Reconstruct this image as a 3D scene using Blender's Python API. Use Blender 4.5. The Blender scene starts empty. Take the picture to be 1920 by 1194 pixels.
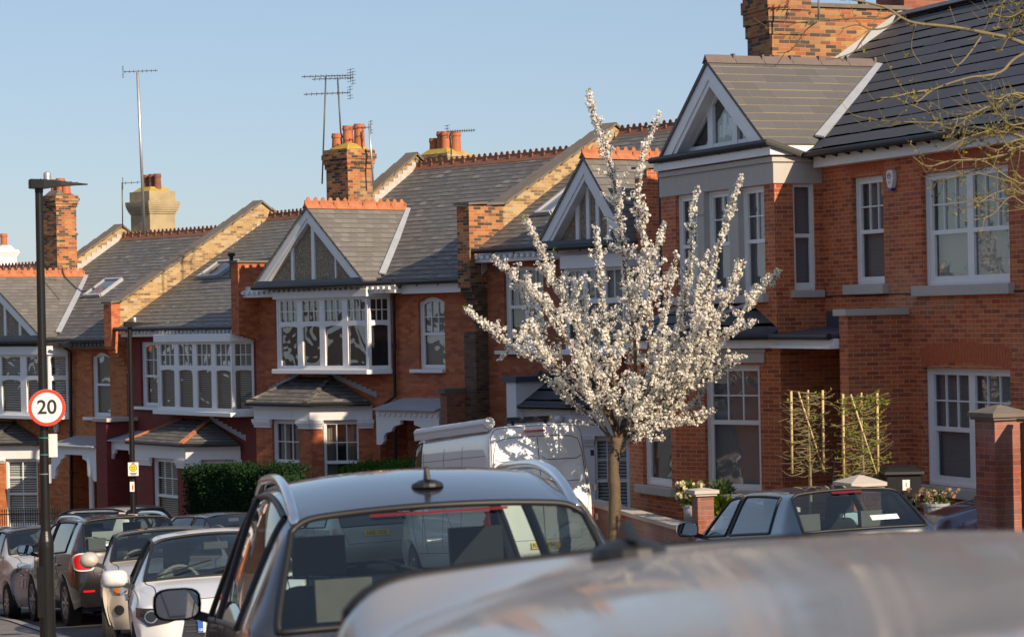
import bpy, bmesh, math, random
from mathutils import Vector, Matrix
R = math.radians
random.seed(7)
sc = bpy.context.scene
C = sc.collection
V = Vector

# ------------------------------------------------------------------ camera
FPX = 4533.0           # 85 mm lens on a 36 mm frame, in pixels of the 1920 wide photograph
ROLL = 0.02
cam_d = bpy.data.cameras.new('camera')
cam = bpy.data.objects.new('camera', cam_d)
C.objects.link(cam)
cam_d.sensor_width = 36.0
cam_d.lens = 85.0
cam_d.clip_start = 0.05
cam_d.clip_end = 3000
cam.matrix_world = Matrix.Rotation(R(90), 4, 'X') @ Matrix.Rotation(-ROLL, 4, 'Z')
cam_d.dof.use_dof = True
cam_d.dof.focus_distance = 46
cam_d.dof.aperture_fstop = 7.1
sc.camera = cam
cr, sr = math.cos(ROLL), math.sin(ROLL)

def ray(px, py):
    a = (px - 960.0) / FPX
    b = (597.0 - py) / FPX
    return V((a * cr + b * sr, 1.0, -a * sr + b * cr))

def at(px, py, Y):
    "the point of the place seen at this pixel, Y metres in front of the camera"
    return ray(px, py) * Y

# ------------------------------------------------------------------ light
SUN_PHI, SUN_EL = 38.0, 27.0
world = bpy.data.worlds.new('World')
sc.world = world
world.use_nodes = True
wn = world.node_tree.nodes
wn.clear()
sky = wn.new('ShaderNodeTexSky')
sky.sky_type = 'NISHITA'
sky.sun_disc = False
sky.sun_elevation = R(SUN_EL)
S = V((math.sin(R(SUN_PHI)) * math.cos(R(SUN_EL)), -math.cos(R(SUN_PHI)) * math.cos(R(SUN_EL)), math.sin(R(SUN_EL))))
sky.sun_rotation = math.atan2(S.x, S.y)
sky.air_density = 1.0
sky.dust_density = 0.35
sky.ozone_density = 2.5
bg = wn.new('ShaderNodeBackground')
bg.inputs['Strength'].default_value = 0.105
wo = wn.new('ShaderNodeOutputWorld')
_mx = wn.new('ShaderNodeMix')
_mx.data_type = 'RGBA'
_mx.inputs[0].default_value = 0.70
world.node_tree.links.new(sky.outputs[0], _mx.inputs[6])
_mx.inputs[7].default_value = (1.95, 2.48, 3.42, 1)      # thin even haze over the clear sky
world.node_tree.links.new(_mx.outputs[2], bg.inputs['Color'])
world.node_tree.links.new(bg.outputs[0], wo.inputs['Surface'])
sun_d = bpy.data.lights.new('sun', 'SUN')
sun_d.energy = 4.25
sun_d.angle = R(0.55)
sun_d.color = (1.0, 0.80, 0.58)
sun = bpy.data.objects.new('sun', sun_d)
C.objects.link(sun)
sun.matrix_world = S.to_track_quat('Z', 'Y').to_matrix().to_4x4()
sun.location = S * 60
sc.view_settings.view_transform = 'Standard'
sc.view_settings.look = 'None'
sc.view_settings.exposure = 0.64
sc.view_settings.gamma = 1.0
sc.cycles.max_bounces = 6
sc.cycles.transparent_max_bounces = 24
sc.cycles.sample_clamp_indirect = 6.0
sc.cycles.use_denoising = True

# ------------------------------------------------------------------ materials
class NT:
    def __init__(s, name):
        s.m = bpy.data.materials.new(name)
        s.m.use_nodes = True
        s.t = s.m.node_tree
        s.t.nodes.clear()
        s.out = s.n('ShaderNodeOutputMaterial')
    def n(s, typ, **kw):
        nd = s.t.nodes.new(typ)
        for k, v in kw.items():
            setattr(nd, k, v)
        return nd
    def set(s, sock, v):
        if isinstance(v, bpy.types.NodeSocket):
            s.t.links.new(v, sock)
        elif isinstance(v, (tuple, list)) and len(v) == 3 and sock.type == 'RGBA':
            sock.default_value = (*v, 1)
        else:
            sock.default_value = v
    def math(s, op, a, b=0.0, c=None, clamp=False):
        nd = s.n('ShaderNodeMath', operation=op)
        nd.use_clamp = clamp
        s.set(nd.inputs[0], a)
        s.set(nd.inputs[1], b)
        if c is not None:
            s.set(nd.inputs[2], c)
        return nd.outputs[0]
    def mix(s, f, a, b, blend='MIX'):
        nd = s.n('ShaderNodeMix', data_type='RGBA', blend_type=blend)
        s.set(nd.inputs[0], f)
        s.set(nd.inputs[6], a)
        s.set(nd.inputs[7], b)
        return nd.outputs[2]
    def noise(s, scale, detail=3, vec=None, rough=0.55, dist=0.0):
        nd = s.n('ShaderNodeTexNoise')
        nd.inputs['Scale'].default_value = scale
        nd.inputs['Detail'].default_value = detail
        nd.inputs['Roughness'].default_value = rough
        nd.inputs['Distortion'].default_value = dist
        s.t.links.new(vec if vec is not None else s.coord('Object'), nd.inputs['Vector'])
        return nd.outputs['Fac']
    def coord(s, k):
        if not hasattr(s, 'tc'):
            s.tc = s.n('ShaderNodeTexCoord')
        return s.tc.outputs[k]
    def uv(s):
        if not hasattr(s, 'sx'):
            s.sx = s.n('ShaderNodeSeparateXYZ')
            s.t.links.new(s.coord('UV'), s.sx.inputs[0])
        return s.sx.outputs[0], s.sx.outputs[1]
    def ramp(s, f, stops, interp='LINEAR'):
        nd = s.n('ShaderNodeValToRGB')
        cr_ = nd.color_ramp
        cr_.interpolation = interp
        while len(cr_.elements) < len(stops):
            cr_.elements.new(0.5)
        for e, (p, c) in zip(cr_.elements, stops):
            e.position = p
            e.color = (*c, 1) if len(c) == 3 else c
        s.set(nd.inputs[0], f)
        return nd.outputs[0]
    def white(s, x, y):
        cb = s.n('ShaderNodeCombineXYZ')
        s.set(cb.inputs[0], x)
        s.set(cb.inputs[1], y)
        w = s.n('ShaderNodeTexWhiteNoise', noise_dimensions='2D')
        s.t.links.new(cb.outputs[0], w.inputs['Vector'])
        return w.outputs['Value']
    def bump(s, h, strength=0.4, dist=0.01):
        b = s.n('ShaderNodeBump')
        b.inputs['Strength'].default_value = strength
        b.inputs['Distance'].default_value = dist
        s.set(b.inputs['Height'], h)
        return b.outputs[0]
    def pbsdf(s, color, rough=0.7, normal=None, **kw):
        p = s.n('ShaderNodeBsdfPrincipled')
        s.set(p.inputs['Base Color'], color)
        s.set(p.inputs['Roughness'], rough)
        if normal is not None:
            s.t.links.new(normal, p.inputs['Normal'])
        for k, v in kw.items():
            s.set(p.inputs[k], v)
        s.t.links.new(p.outputs[0], s.out.inputs['Surface'])
        return s.m

def plain(name, col, rough=0.6, var=0.12, scale=9.0, bump=0.0, **kw):
    t = NT(name)
    f = t.noise(scale, 5)
    c = t.mix(f, tuple(x * (1 - var) for x in col), tuple(min(1, x * (1 + var)) for x in col))
    nrm = t.bump(t.noise(scale * 6, 3), bump, 0.01) if bump else None
    return t.pbsdf(c, rough, nrm, **kw)

def brickmat(name, stops, mortar, bw=0.235, rh=0.075, joint=0.011, stain=(0.55, 0.4), grime=(0.16, 0.12, 0.10), bump=0.6, offx=0.5):
    t = NT(name)
    u, v = t.uv()
    vr = t.math('DIVIDE', v, rh)
    row = t.math('FLOOR', vr)
    par = t.math('MODULO', t.math('ABSOLUTE', row), 2.0)
    ur = t.math('ADD', t.math('DIVIDE', u, bw), t.math('MULTIPLY', par, offx))
    col = t.math('FLOOR', ur)
    # every second brick of a course is a header (split)
    fu = t.math('SUBTRACT', ur, col)
    fv = t.math('SUBTRACT', vr, row)
    eu = t.math('MULTIPLY', t.math('MINIMUM', fu, t.math('SUBTRACT', 1.0, fu)), bw)
    ev = t.math('MULTIPLY', t.math('MINIMUM', fv, t.math('SUBTRACT', 1.0, fv)), rh)
    edge = t.math('MINIMUM', eu, ev)
    wob = t.math('MULTIPLY', t.math('SUBTRACT', t.noise(30, 2), 0.5), 0.006)
    edge = t.math('ADD', edge, wob)
    mask = t.math('SMOOTH_MIN', t.math('DIVIDE', edge, joint * 0.5), 1.0, 0.4, clamp=True)
    rnd = t.white(col, row)
    bc = t.ramp(rnd, stops)
    bc = t.mix(t.math('MULTIPLY', t.noise(40, 3), 0.30), bc, (0.12, 0.05, 0.03))
    n2 = t.noise(0.7, 5)
    st = t.ramp(n2, [(0.42, (0, 0, 0)), (0.75, (1, 1, 1))])
    full = t.mix(mask, mortar, bc)
    full = t.mix(t.math('MULTIPLY', st, stain[1]), full, grime)
    mp = t.n('ShaderNodeMapping')
    mp.inputs['Scale'].default_value = (2.6, 2.6, 0.28)
    t.t.links.new(t.coord('Object'), mp.inputs['Vector'])
    sk = t.ramp(t.noise(1.0, 5, mp.outputs[0], 0.6), [(0.52, (0, 0, 0)), (0.72, (1, 1, 1))])
    full = t.mix(t.math('MULTIPLY', sk, stain[1] * 0.7), full, tuple(g * 0.75 for g in grime))
    pt = t.ramp(t.noise(0.45, 3, t.coord('Object'), 0.5), [(0.60, (0, 0, 0)), (0.64, (1, 1, 1))])
    full = t.mix(t.math('MULTIPLY', pt, 0.16), full, mortar)
    h = t.math('ADD', mask, t.math('MULTIPLY', t.noise(90, 3), 0.35))
    return t.pbsdf(full, 0.85, t.bump(h, bump, 0.008))

def slatemat(name, stops, rh=0.2, bw=0.26, line=(0.02, 0.02, 0.022), lineh=0.016, lichen=0.0, moss=(0.22, 0.19, 0.10), rough=0.55, gap=0.006):
    t = NT(name)
    u, v = t.uv()
    v = t.math('ADD', v, t.math('MULTIPLY', t.math('SUBTRACT', t.noise(2.5, 2), 0.5), 0.03))
    vr = t.math('DIVIDE', v, rh)
    row = t.math('FLOOR', vr)
    par = t.math('MODULO', t.math('ABSOLUTE', row), 2.0)
    ur = t.math('ADD', t.math('DIVIDE', u, bw), t.math('MULTIPLY', par, 0.5))
    col = t.math('FLOOR', ur)
    fu = t.math('SUBTRACT', ur, col)
    fv = t.math('SUBTRACT', vr, row)
    eu = t.math('MULTIPLY', t.math('MINIMUM', fu, t.math('SUBTRACT', 1.0, fu)), bw)
    rnd = t.white(col, row)
    lh = t.math('MULTIPLY', t.math('ADD', 0.5, rnd), lineh)
    low = t.math('GREATER_THAN', t.math('MULTIPLY', fv, rh), lh)
    vg = t.math('GREATER_THAN', eu, gap * 0.5)
    mask = t.math('MULTIPLY', low, t.math('ADD', t.math('MULTIPLY', vg, 0.6), 0.4))
    bc = t.ramp(rnd, stops)
    bc = t.mix(t.math('MULTIPLY', t.noise(1.3, 6), 0.5), bc, moss)
    full = t.mix(mask, line, bc)
    if lichen:
        sp = t.n('ShaderNodeTexVoronoi')
        sp.inputs['Scale'].default_value = 2.2
        t.t.links.new(t.coord('Object'), sp.inputs['Vector'])
        d = t.math('ADD', sp.outputs['Distance'], t.math('MULTIPLY', t.noise(14, 3), 0.16))
        spot = t.math('LESS_THAN', d, lichen)
        full = t.mix(spot, full, (0.55, 0.54, 0.50))
    h = t.math('ADD', t.math('MULTIPLY', t.math('SUBTRACT', 1.0, fv), 0.8), t.math('MULTIPLY', t.noise(35, 3), 0.25))
    h = t.math('MULTIPLY', h, mask)
    return t.pbsdf(full, rough, t.bump(h, 0.7, 0.012), **{'Specular IOR Level': t.math('MULTIPLY', mask, 0.3)})

def glassmat(name, tint=(0.75, 0.80, 0.80), refl=1.0, wav=0.0, base=0.05, wscale=1.6):
    t = NT(name)
    tr = t.n('ShaderNodeBsdfTransparent')
    tr.inputs[0].default_value = (*tint, 1)
    gl = t.n('ShaderNodeBsdfGlossy')
    gl.inputs['Roughness'].default_value = 0.015
    gl.inputs['Color'].default_value = (1, 1, 1, 1)
    fr = t.n('ShaderNodeFresnel')
    gm = t.n('ShaderNodeNewGeometry')
    t.set(fr.inputs['IOR'], t.math('ADD', 1.5, t.math('MULTIPLY', gm.outputs['Backfacing'], -0.8333)))
    if wav:
        b = t.bump(t.noise(wscale, 2, dist=0.6), wav, 0.05)
        t.t.links.new(b, gl.inputs['Normal'])
    f = t.math('ADD', t.math('MULTIPLY', fr.outputs[0], refl), base, clamp=True)
    mx = t.n('ShaderNodeMixShader')
    t.set(mx.inputs[0], f)
    t.t.links.new(tr.outputs[0], mx.inputs[1])
    t.t.links.new(gl.outputs[0], mx.inputs[2])
    t.t.links.new(mx.outputs[0], t.out.inputs['Surface'])
    return t.m

def stripemat(name, c0, c1, period, duty, rough=0.6, axis=1):
    t = NT(name)
    uv = t.uv()
    f = t.math('FRACT', t.math('DIVIDE', uv[axis], period))
    m = t.math('GREATER_THAN', f, duty)
    return t.pbsdf(t.mix(m, c0, c1), rough, t.bump(f, 0.5, 0.02))

def paintmat(name, col, metal=0.0, rough=0.32, dust=0.25, coat=1.0, flake=0.0):
    t = NT(name)
    n1 = t.noise(3.0, 6)
    n2 = t.noise(55, 4)
    d = t.math('MULTIPLY', t.ramp(t.math('ADD', t.math('MULTIPLY', n1, 0.7), t.math('MULTIPLY', n2, 0.3)), [(0.35, (0, 0, 0)), (0.7, (1, 1, 1))]), dust)
    c = t.mix(d, col, (0.34, 0.29, 0.24))
    r = t.math('ADD', rough, t.math('MULTIPLY', d, 0.5))
    p = t.pbsdf(c, r, None, **{'Metallic': metal, 'Coat Weight': coat, 'Coat Roughness': t.math('ADD', 0.03, t.math('MULTIPLY', d, 0.45))})
    return p

M = {}
M['brick_orange'] = brickmat('orange red facing brick', [(0, (0.38, 0.092, 0.034)), (0.5, (0.53, 0.145, 0.052)), (1, (0.60, 0.20, 0.078))], (0.27, 0.16, 0.11), joint=0.009, stain=(0.5, 0.4), grime=(0.20, 0.08, 0.05))
M['brick_new'] = brickmat('red facing brick with sand mortar', [(0, (0.33, 0.065, 0.026)), (0.45, (0.55, 0.122, 0.040)), (0.8, (0.64, 0.17, 0.055)), (1, (0.43, 0.11, 0.055))], (0.60, 0.46, 0.28), joint=0.014, stain=(0.5, 0.22), bump=0.5)
M['brick_amber'] = brickmat('amber orange facing brick', [(0, (0.42, 0.12, 0.035)), (0.5, (0.56, 0.18, 0.055)), (1, (0.62, 0.24, 0.08))], (0.33, 0.19, 0.11), joint=0.009, stain=(0.5, 0.35), grime=(0.24, 0.10, 0.05))
M['brick_brown'] = brickmat('brown red facing brick', [(0, (0.28, 0.075, 0.032)), (0.5, (0.42, 0.115, 0.045)), (1, (0.48, 0.16, 0.07))], (0.24, 0.15, 0.10), joint=0.010, stain=(0.5, 0.4), grime=(0.17, 0.07, 0.045))
M['brick_old'] = brickmat('weathered red brick', [(0, (0.17, 0.045, 0.025)), (0.5, (0.33, 0.085, 0.04)), (1, (0.40, 0.14, 0.07))], (0.26, 0.20, 0.15), joint=0.012, stain=(0.5, 0.5))
M['brick_sooty'] = brickmat('sooty stock brick', [(0, (0.03, 0.026, 0.022)), (0.55, (0.10, 0.06, 0.03)), (1, (0.20, 0.11, 0.05))], (0.17, 0.13, 0.09), joint=0.012)
M['brick_yellow'] = brickmat('yellow stock brick', [(0, (0.16, 0.10, 0.05)), (0.3, (0.36, 0.23, 0.10)), (0.8, (0.50, 0.35, 0.155)), (1, (0.47, 0.38, 0.23))], (0.52, 0.44, 0.31), joint=0.014, stain=(0.5, 0.25))
M['brick_chimney'] = brickmat('mixed chimney brick', [(0, (0.035, 0.03, 0.025)), (0.28, (0.09, 0.05, 0.03)), (0.42, (0.40, 0.11, 0.035)), (0.75, (0.46, 0.18, 0.055)), (1, (0.44, 0.28, 0.10))], (0.45, 0.36, 0.24), joint=0.013, stain=(0.5, 0.55), grime=(0.10, 0.075, 0.055))
M['brick_pier'] = brickmat('dark red pier brick', [(0, (0.17, 0.035, 0.02)), (0.6, (0.33, 0.075, 0.035)), (1, (0.22, 0.055, 0.035))], (0.30, 0.22, 0.17), joint=0.013, stain=(0.5, 0.6), grime=(0.42, 0.36, 0.32))
M['red_paint'] = brickmat('dark red painted brick', [(0, (0.17, 0.026, 0.022)), (1, (0.21, 0.034, 0.028))], (0.125, 0.02, 0.018), joint=0.008, stain=(0.5, 0.3), grime=(0.26, 0.07, 0.05), bump=0.35)
M['arch_brick'] = plain('rubbed red arch brick', (0.46, 0.115, 0.045), 0.85, 0.35, 14)
t = NT('white gloss paint')
_g = t.math('MULTIPLY', t.ramp(t.noise(5, 6), [(0.5, (0, 0, 0)), (0.8, (1, 1, 1))]), 0.16)
M['white'] = t.pbsdf(t.mix(_g, (0.77, 0.775, 0.78), (0.50, 0.47, 0.42)), 0.4)
M['stucco'] = plain('white masonry paint', (0.72, 0.73, 0.74), 0.75, 0.06, 3, 0.15)
M['stone'] = plain('grey dressed stone', (0.46, 0.43, 0.39), 0.85, 0.10, 6, 0.15)
M['slate_new'] = slatemat('dark blue slate', [(0, (0.055, 0.058, 0.068)), (1, (0.072, 0.075, 0.086))], rh=0.42, bw=0.7, line=(0.002, 0.002, 0.002), lineh=0.060, moss=(0.058, 0.053, 0.052), rough=0.6, gap=0.004)
M['slate_gable'] = slatemat('brown grey slate with mossy laps', [(0, (0.098, 0.096, 0.097)), (1, (0.122, 0.119, 0.119))], rh=0.265, bw=0.50, line=(0.26, 0.21, 0.12), lineh=0.020, moss=(0.125, 0.115, 0.11), rough=0.6, gap=0.007)
M['slate_old'] = slatemat('weathered grey slate', [(0, (0.085, 0.085, 0.086)), (0.5, (0.125, 0.121, 0.117)), (0.93, (0.165, 0.155, 0.145)), (1, (0.24, 0.225, 0.21))], lichen=0.06, moss=(0.115, 0.105, 0.08), lineh=0.026)
M['slate_lichen'] = slatemat('grey slate with white lichen', [(0, (0.105, 0.10, 0.092)), (0.5, (0.14, 0.132, 0.12)), (1, (0.18, 0.165, 0.145))], lichen=0.15, moss=(0.12, 0.105, 0.07), lineh=0.026)
M['slate_wash'] = slatemat('pale grey gable slate', [(0, (0.13, 0.125, 0.12)), (0.5, (0.15, 0.145, 0.14)), (1, (0.20, 0.19, 0.18))], moss=(0.16, 0.14, 0.10), lineh=0.014, gap=0.006)
M['terracotta'] = plain('terracotta', (0.40, 0.145, 0.065), 0.8, 0.6, 5, 0.2)
M['terracotta_old'] = plain('sooty terracotta', (0.20, 0.085, 0.052), 0.85, 0.4, 7, 0.2)
M['pot'] = plain('clay pot', (0.42, 0.135, 0.055), 0.75, 0.3, 5, 0.1)
M['ridge_brown'] = plain('brown ridge tile', (0.14, 0.11, 0.10), 0.8, 0.2, 6)
M['coping'] = plain('weathered coping tile', (0.15, 0.125, 0.10), 0.85, 0.35, 5, 0.3)
M['lead'] = plain('lead sheet', (0.34, 0.36, 0.39), 0.5, 0.2, 4)
M['lead_dark'] = plain('dark lead sheet', (0.055, 0.075, 0.105), 0.42, 0.25, 3)
M['flashing'] = plain('pale mortar flashing', (0.44, 0.42, 0.39), 0.8, 0.35, 8, 0.2)
M['render_chimney'] = plain('stained yellow render', (0.36, 0.29, 0.17), 0.9, 0.4, 2.2, 0.25)
M['lichen'] = plain('yellow lichen', (0.40, 0.29, 0.05), 0.95, 0.5, 9, 0.6)
M['black'] = plain('black gloss paint', (0.012, 0.012, 0.013), 0.35, 0.2)
M['black_plastic'] = plain('black plastic', (0.010, 0.010, 0.011), 0.5, 0.2)
M['room_shade'] = plain('dim room', (0.055, 0.05, 0.047), 0.9, 0.3, 2)  # dark colour stands in for the shade inside unlit rooms
M['curtain'] = plain('cream curtain', (0.52, 0.47, 0.39), 0.9, 0.1, 3)
M['net'] = plain('grey roller blind', (0.24, 0.24, 0.25), 0.9, 0.06, 3)
M['net_pale'] = plain('pale roller blind', (0.42, 0.40, 0.36), 0.9, 0.06, 3)
M['shutter'] = stripemat('white louvre shutter', (0.02, 0.02, 0.02), (0.74, 0.74, 0.73), 0.075, 0.34)
M['venetian'] = stripemat('venetian blind', (0.05, 0.045, 0.04), (0.50, 0.47, 0.42), 0.06, 0.35)
M['glass'] = glassmat('window glass', (0.78, 0.82, 0.82), 1.25, 0.10, 0.03)
M['glass_wavy'] = glassmat('old wavy window glass', (0.62, 0.66, 0.66), 1.5, 0.55, 0.10, 1.1)
M['glass_car'] = glassmat('car glass', (0.76, 0.86, 0.83), 1.0, 0.0, 0.02)
M['glass_car_dark'] = glassmat('privacy car glass', (0.20, 0.24, 0.26), 1.0, 0.0, 0.03)
M['asphalt'] = plain('asphalt', (0.055, 0.054, 0.053), 0.9, 0.3, 6, 0.5)
M['paving'] = brickmat('concrete paving flags', [(0, (0.17, 0.165, 0.16)), (1, (0.23, 0.22, 0.21))], (0.07, 0.065, 0.06), bw=0.75, rh=0.6, joint=0.014, stain=(0.5, 0.4), bump=0.3)
M['kerb'] = plain('granite kerb', (0.27, 0.26, 0.25), 0.85, 0.2, 12, 0.3)
M['soil'] = plain('soil', (0.055, 0.042, 0.03), 0.95, 0.4, 8, 0.5)
M['metal'] = plain('galvanised metal', (0.50, 0.50, 0.50), 0.42, 0.2, 6, 0, Metallic=0.7)
M['aerial'] = plain('dull aerial metal', (0.10, 0.10, 0.10), 0.5, 0.3, 6, 0, Metallic=0.4)
M['chrome'] = plain('polished metal', (0.72, 0.72, 0.72), 0.12, 0.03, 5, 0, Metallic=1.0)
t = NT('pebbledash')
_n = t.noise(28, 3)
M['pebble'] = t.pbsdf(t.ramp(_n, [(0.3, (0.10, 0.08, 0.055)), (0.5, (0.28, 0.22, 0.155)), (0.7, (0.50, 0.42, 0.32))]), 0.95, t.bump(_n, 1.0, 0.03))

# ------------------------------------------------------------------ mesh builder
class MB:
    def __init__(s):
        s.v = []
        s.f = []
        s.mi = []
        s.cur = 0
    def quad(s, *p):
        b = len(s.v)
        s.v += [V(q) for q in p]
        s.f.append(list(range(b, b + len(p))))
        s.mi.append(s.cur)
    def box8(s, p):
        b = len(s.v)
        s.v += [V(q) for q in p]
        for q in ((0, 3, 2, 1), (4, 5, 6, 7), (0, 1, 5, 4), (1, 2, 6, 5), (2, 3, 7, 6), (3, 0, 4, 7)):
            s.f.append([b + i for i in q])
            s.mi.append(s.cur)
    def box(s, F, u0, u1, w0, w1, z0, z1):
        if u0 > u1: u0, u1 = u1, u0
        if w0 > w1: w0, w1 = w1, w0
        if z0 > z1: z0, z1 = z1, z0
        s.box8([F.W(u, w, z) for z in (z0, z1) for (u, w) in ((u0, w0), (u1, w0), (u1, w1), (u0, w1))])
    def prism(s, pts, d):
        "polygon extruded along vector d"
        pts = [V(p) for p in pts]
        d = V(d)
        nrm = V((0, 0, 0))
        for i in range(len(pts)):
            nrm += (pts[i] - pts[0]).cross(pts[(i + 1) % len(pts)] - pts[0])
        if nrm.dot(d) > 0:
            pts = pts[::-1]
        n = len(pts)
        b = len(s.v)
        s.v += pts + [p + d for p in pts]
        s.f.append(list(range(b, b + n)))
        s.f.append([b + n + i for i in range(n)][::-1])
        s.mi += [s.cur] * 2
        for i in range(n):
            j = (i + 1) % n
            s.f.append([b + j, b + i, b + n + i, b + n + j])
            s.mi.append(s.cur)
    def bar(s, p, q, a, b_, up=(0, 0, 1)):
        "rectangular bar from p to q; a across, b_ along up"
        p, q, up = V(p), V(q), V(up)
        d = (q - p).normalized()
        x = d.cross(up)
        if x.length < 1e-4:
            x = d.cross(V((1, 0, 0)))
        x.normalize()
        y = x.cross(d).normalized()
        x *= a / 2
        y *= b_ / 2
        s.box8([p - x - y, p + x - y, p + x + y, p - x + y, q - x - y, q + x - y, q + x + y, q - x + y])
    def tube(s, pts, r, n=8, cap=True, r2=None):
        pts = [V(p) for p in pts]
        N = len(pts)
        b = len(s.v)
        prev = None
        for i, p in enumerate(pts):
            d = (pts[min(i + 1, N - 1)] - pts[max(i - 1, 0)]).normalized()
            if prev is None:
                x = d.cross(V((0, 0, 1)))
                if x.length < 1e-3: x = d.cross(V((1, 0, 0)))
            else:
                x = prev - d * prev.dot(d)
                if x.length < 1e-5: x = d.cross(V((0.3, 0.5, 0.8)))
            x.normalize()
            prev = x
            y = d.cross(x)
            if isinstance(r, (list, tuple)): rr = r[i]
            else: rr = r if r2 is None else r + (r2 - r) * i / max(1, N - 1)
            for k in range(n):
                a = 2 * math.pi * k / n
                s.v.append(p + x * (rr * math.cos(a)) + y * (rr * math.sin(a)))
        for i in range(N - 1):
            for k in range(n):
                k2 = (k + 1) % n
                s.f.append([b + i * n + k, b + i * n + k2, b + (i + 1) * n + k2, b + (i + 1) * n + k])
                s.mi.append(s.cur)
        if cap:
            s.f.append([b + k for k in range(n)][::-1])
            s.f.append([b + (N - 1) * n + k for k in range(n)])
            s.mi += [s.cur] * 2
    def lathe(s, c, prof, n=16, axis='z'):
        "prof: list of (radius, height)"
        c = V(c)
        b = len(s.v)
        for (r, h) in prof:
            for k in range(n):
                a = 2 * math.pi * k / n
                x, y = r * math.cos(a), r * math.sin(a)
                if axis == 'z': s.v.append(c + V((x, y, h)))
                elif axis == 'y': s.v.append(c + V((y, h, x)))
                else: s.v.append(c + V((h, x, y)))
        for i in range(len(prof) - 1):
            for k in range(n):
                k2 = (k + 1) % n
                s.f.append([b + i * n + k, b + i * n + k2, b + (i + 1) * n + k2, b + (i + 1) * n + k])
                s.mi.append(s.cur)
        s.f.append([b + k for k in range(n)][::-1])
        s.f.append([b + (len(prof) - 1) * n + k for k in range(n)])
        s.mi += [s.cur] * 2
    def build(s, name, mat, parent=None, smooth=False, bevel=0.0, label=None):
        me = bpy.data.meshes.new(name)
        org = V((0, 0, 0))
        if parent is not None:
            org = parent['_org'] if '_org' in parent else (0, 0, 0)
            org = V(org)
        me.from_pydata([tuple(v - org) for v in s.v], [], s.f)
        mats = mat if isinstance(mat, (list, tuple)) else [mat]
        for m in mats:
            me.materials.append(m)
        if len(mats) > 1:
            me.polygons.foreach_set('material_index', s.mi)
        uvl = me.uv_layers.new(name='UVMap')
        dat = uvl.data
        for p in me.polygons:
            n = p.normal
            h = V((n.x, n.y, 0))
            if h.length > 0.05 and abs(n.z) < 0.995:
                t_ = V((-n.y, n.x, 0)).normalized()
                b_ = n.cross(t_)
            else:
                t_, b_ = V((1, 0, 0)), V((0, 1, 0))
            for li in p.loop_indices:
                q = me.vertices[me.loops[li].vertex_index].co + org
                dat[li].uv = (q.dot(t_), q.dot(b_))
        if smooth:
            me.polygons.foreach_set('use_smooth', [True] * len(me.polygons))
        ob = bpy.data.objects.new(name, me)
        C.objects.link(ob)
        if parent is not None:
            ob.parent = parent
        if bevel:
            bv = ob.modifiers.new('bevel', 'BEVEL')
            bv.width = bevel
            bv.segments = 2
            bv.limit_method = 'ANGLE'
        if label:
            ob['label'] = label
        ob['_org'] = tuple(org)
        return ob

def empty(name, loc, label, cat, group=None):
    o = bpy.data.objects.new(name, None)
    o.empty_display_size = 0.2
    o.location = loc
    C.objects.link(o)
    o['label'] = label
    o['category'] = cat
    if group: o['group'] = group
    o['_org'] = tuple(loc)
    return o

def tag(o, label, cat, group=None):
    o['label'] = label
    o['category'] = cat
    if group: o['group'] = group
    return o

def struct(o, kind='structure'):
    o['kind'] = kind
    return o

class Fr:
    "a vertical working plane: u runs along it to the right, w into the building, z up (0 = eye level)"
    def __init__(s, x, y, ang):
        s.o = V((x, y, 0))
        s.a = ang
        s.du = V((math.sin(ang), -math.cos(ang), 0))
        s.dw = V((math.cos(ang), math.sin(ang), 0))
    def W(s, u, w, z):
        return s.o + s.du * u + s.dw * w + V((0, 0, z))
    def px(s, px, py, w=0.0):
        d = ray(px, py)
        k = (s.o + s.dw * w).dot(s.dw) / d.dot(s.dw)
        p = d * k
        return (p - s.o).dot(s.du), p.z
    def u(s, px, py, w=0.0):
        return s.px(px, py, w)[0]
    def z(s, px, py, w=0.0):
        return s.px(px, py, w)[1]
    def sub(s, u, w, dang):
        "a plane through (u,w), turned by dang (positive: its right end swings back into the building)"
        p = s.W(u, w, 0)
        return Fr(p.x, p.y, s.a + dang)

# ------------------------------------------------------------------ ground
def gz(x, y):
    k = 0.0695 * min(y, 45) + (0.05 * (min(y, 110) - 45) if y > 45 else 0)
    return -1.65 - k + 0.04 * max(-30, min(30, x))
# ------------------------------------------------------------------ house pieces
def plate(mb, F, u0, u1, z0, z1, w, holes, depth, edges=True, skip=()):
    us = sorted(set([u0, u1] + [x for h in holes for x in h[:2] if u0 < x < u1]))
    zs = sorted(set([z0, z1] + [x for h in holes for x in h[2:4] if z0 < x < z1]))
    for i in range(len(us) - 1):
        for j in range(len(zs) - 1):
            uc, zc = (us[i] + us[i + 1]) / 2, (zs[j] + zs[j + 1]) / 2
            if any(h[0] < uc < h[1] and h[2] < zc < h[3] for h in holes):
                continue
            mb.quad(F.W(us[i], w, zs[j]), F.W(us[i + 1], w, zs[j]), F.W(us[i + 1], w, zs[j + 1]), F.W(us[i], w, zs[j + 1]))
    e = w + depth
    def ring(a, b, c, d, inv):
        q = [((a, c), (b, c)), ((b, c), (b, d)), ((b, d), (a, d)), ((a, d), (a, c))]
        for (p, r) in q:
            pts = [F.W(p[0], w, p[1]), F.W(r[0], w, r[1]), F.W(r[0], e, r[1]), F.W(p[0], e, p[1])]
            mb.quad(*(pts if inv else pts[::-1]))
    for h in holes:
        ring(h[0], h[1], h[2], h[3], True)
    if edges:
        ring(u0, u1, z0, z1, False)

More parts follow.
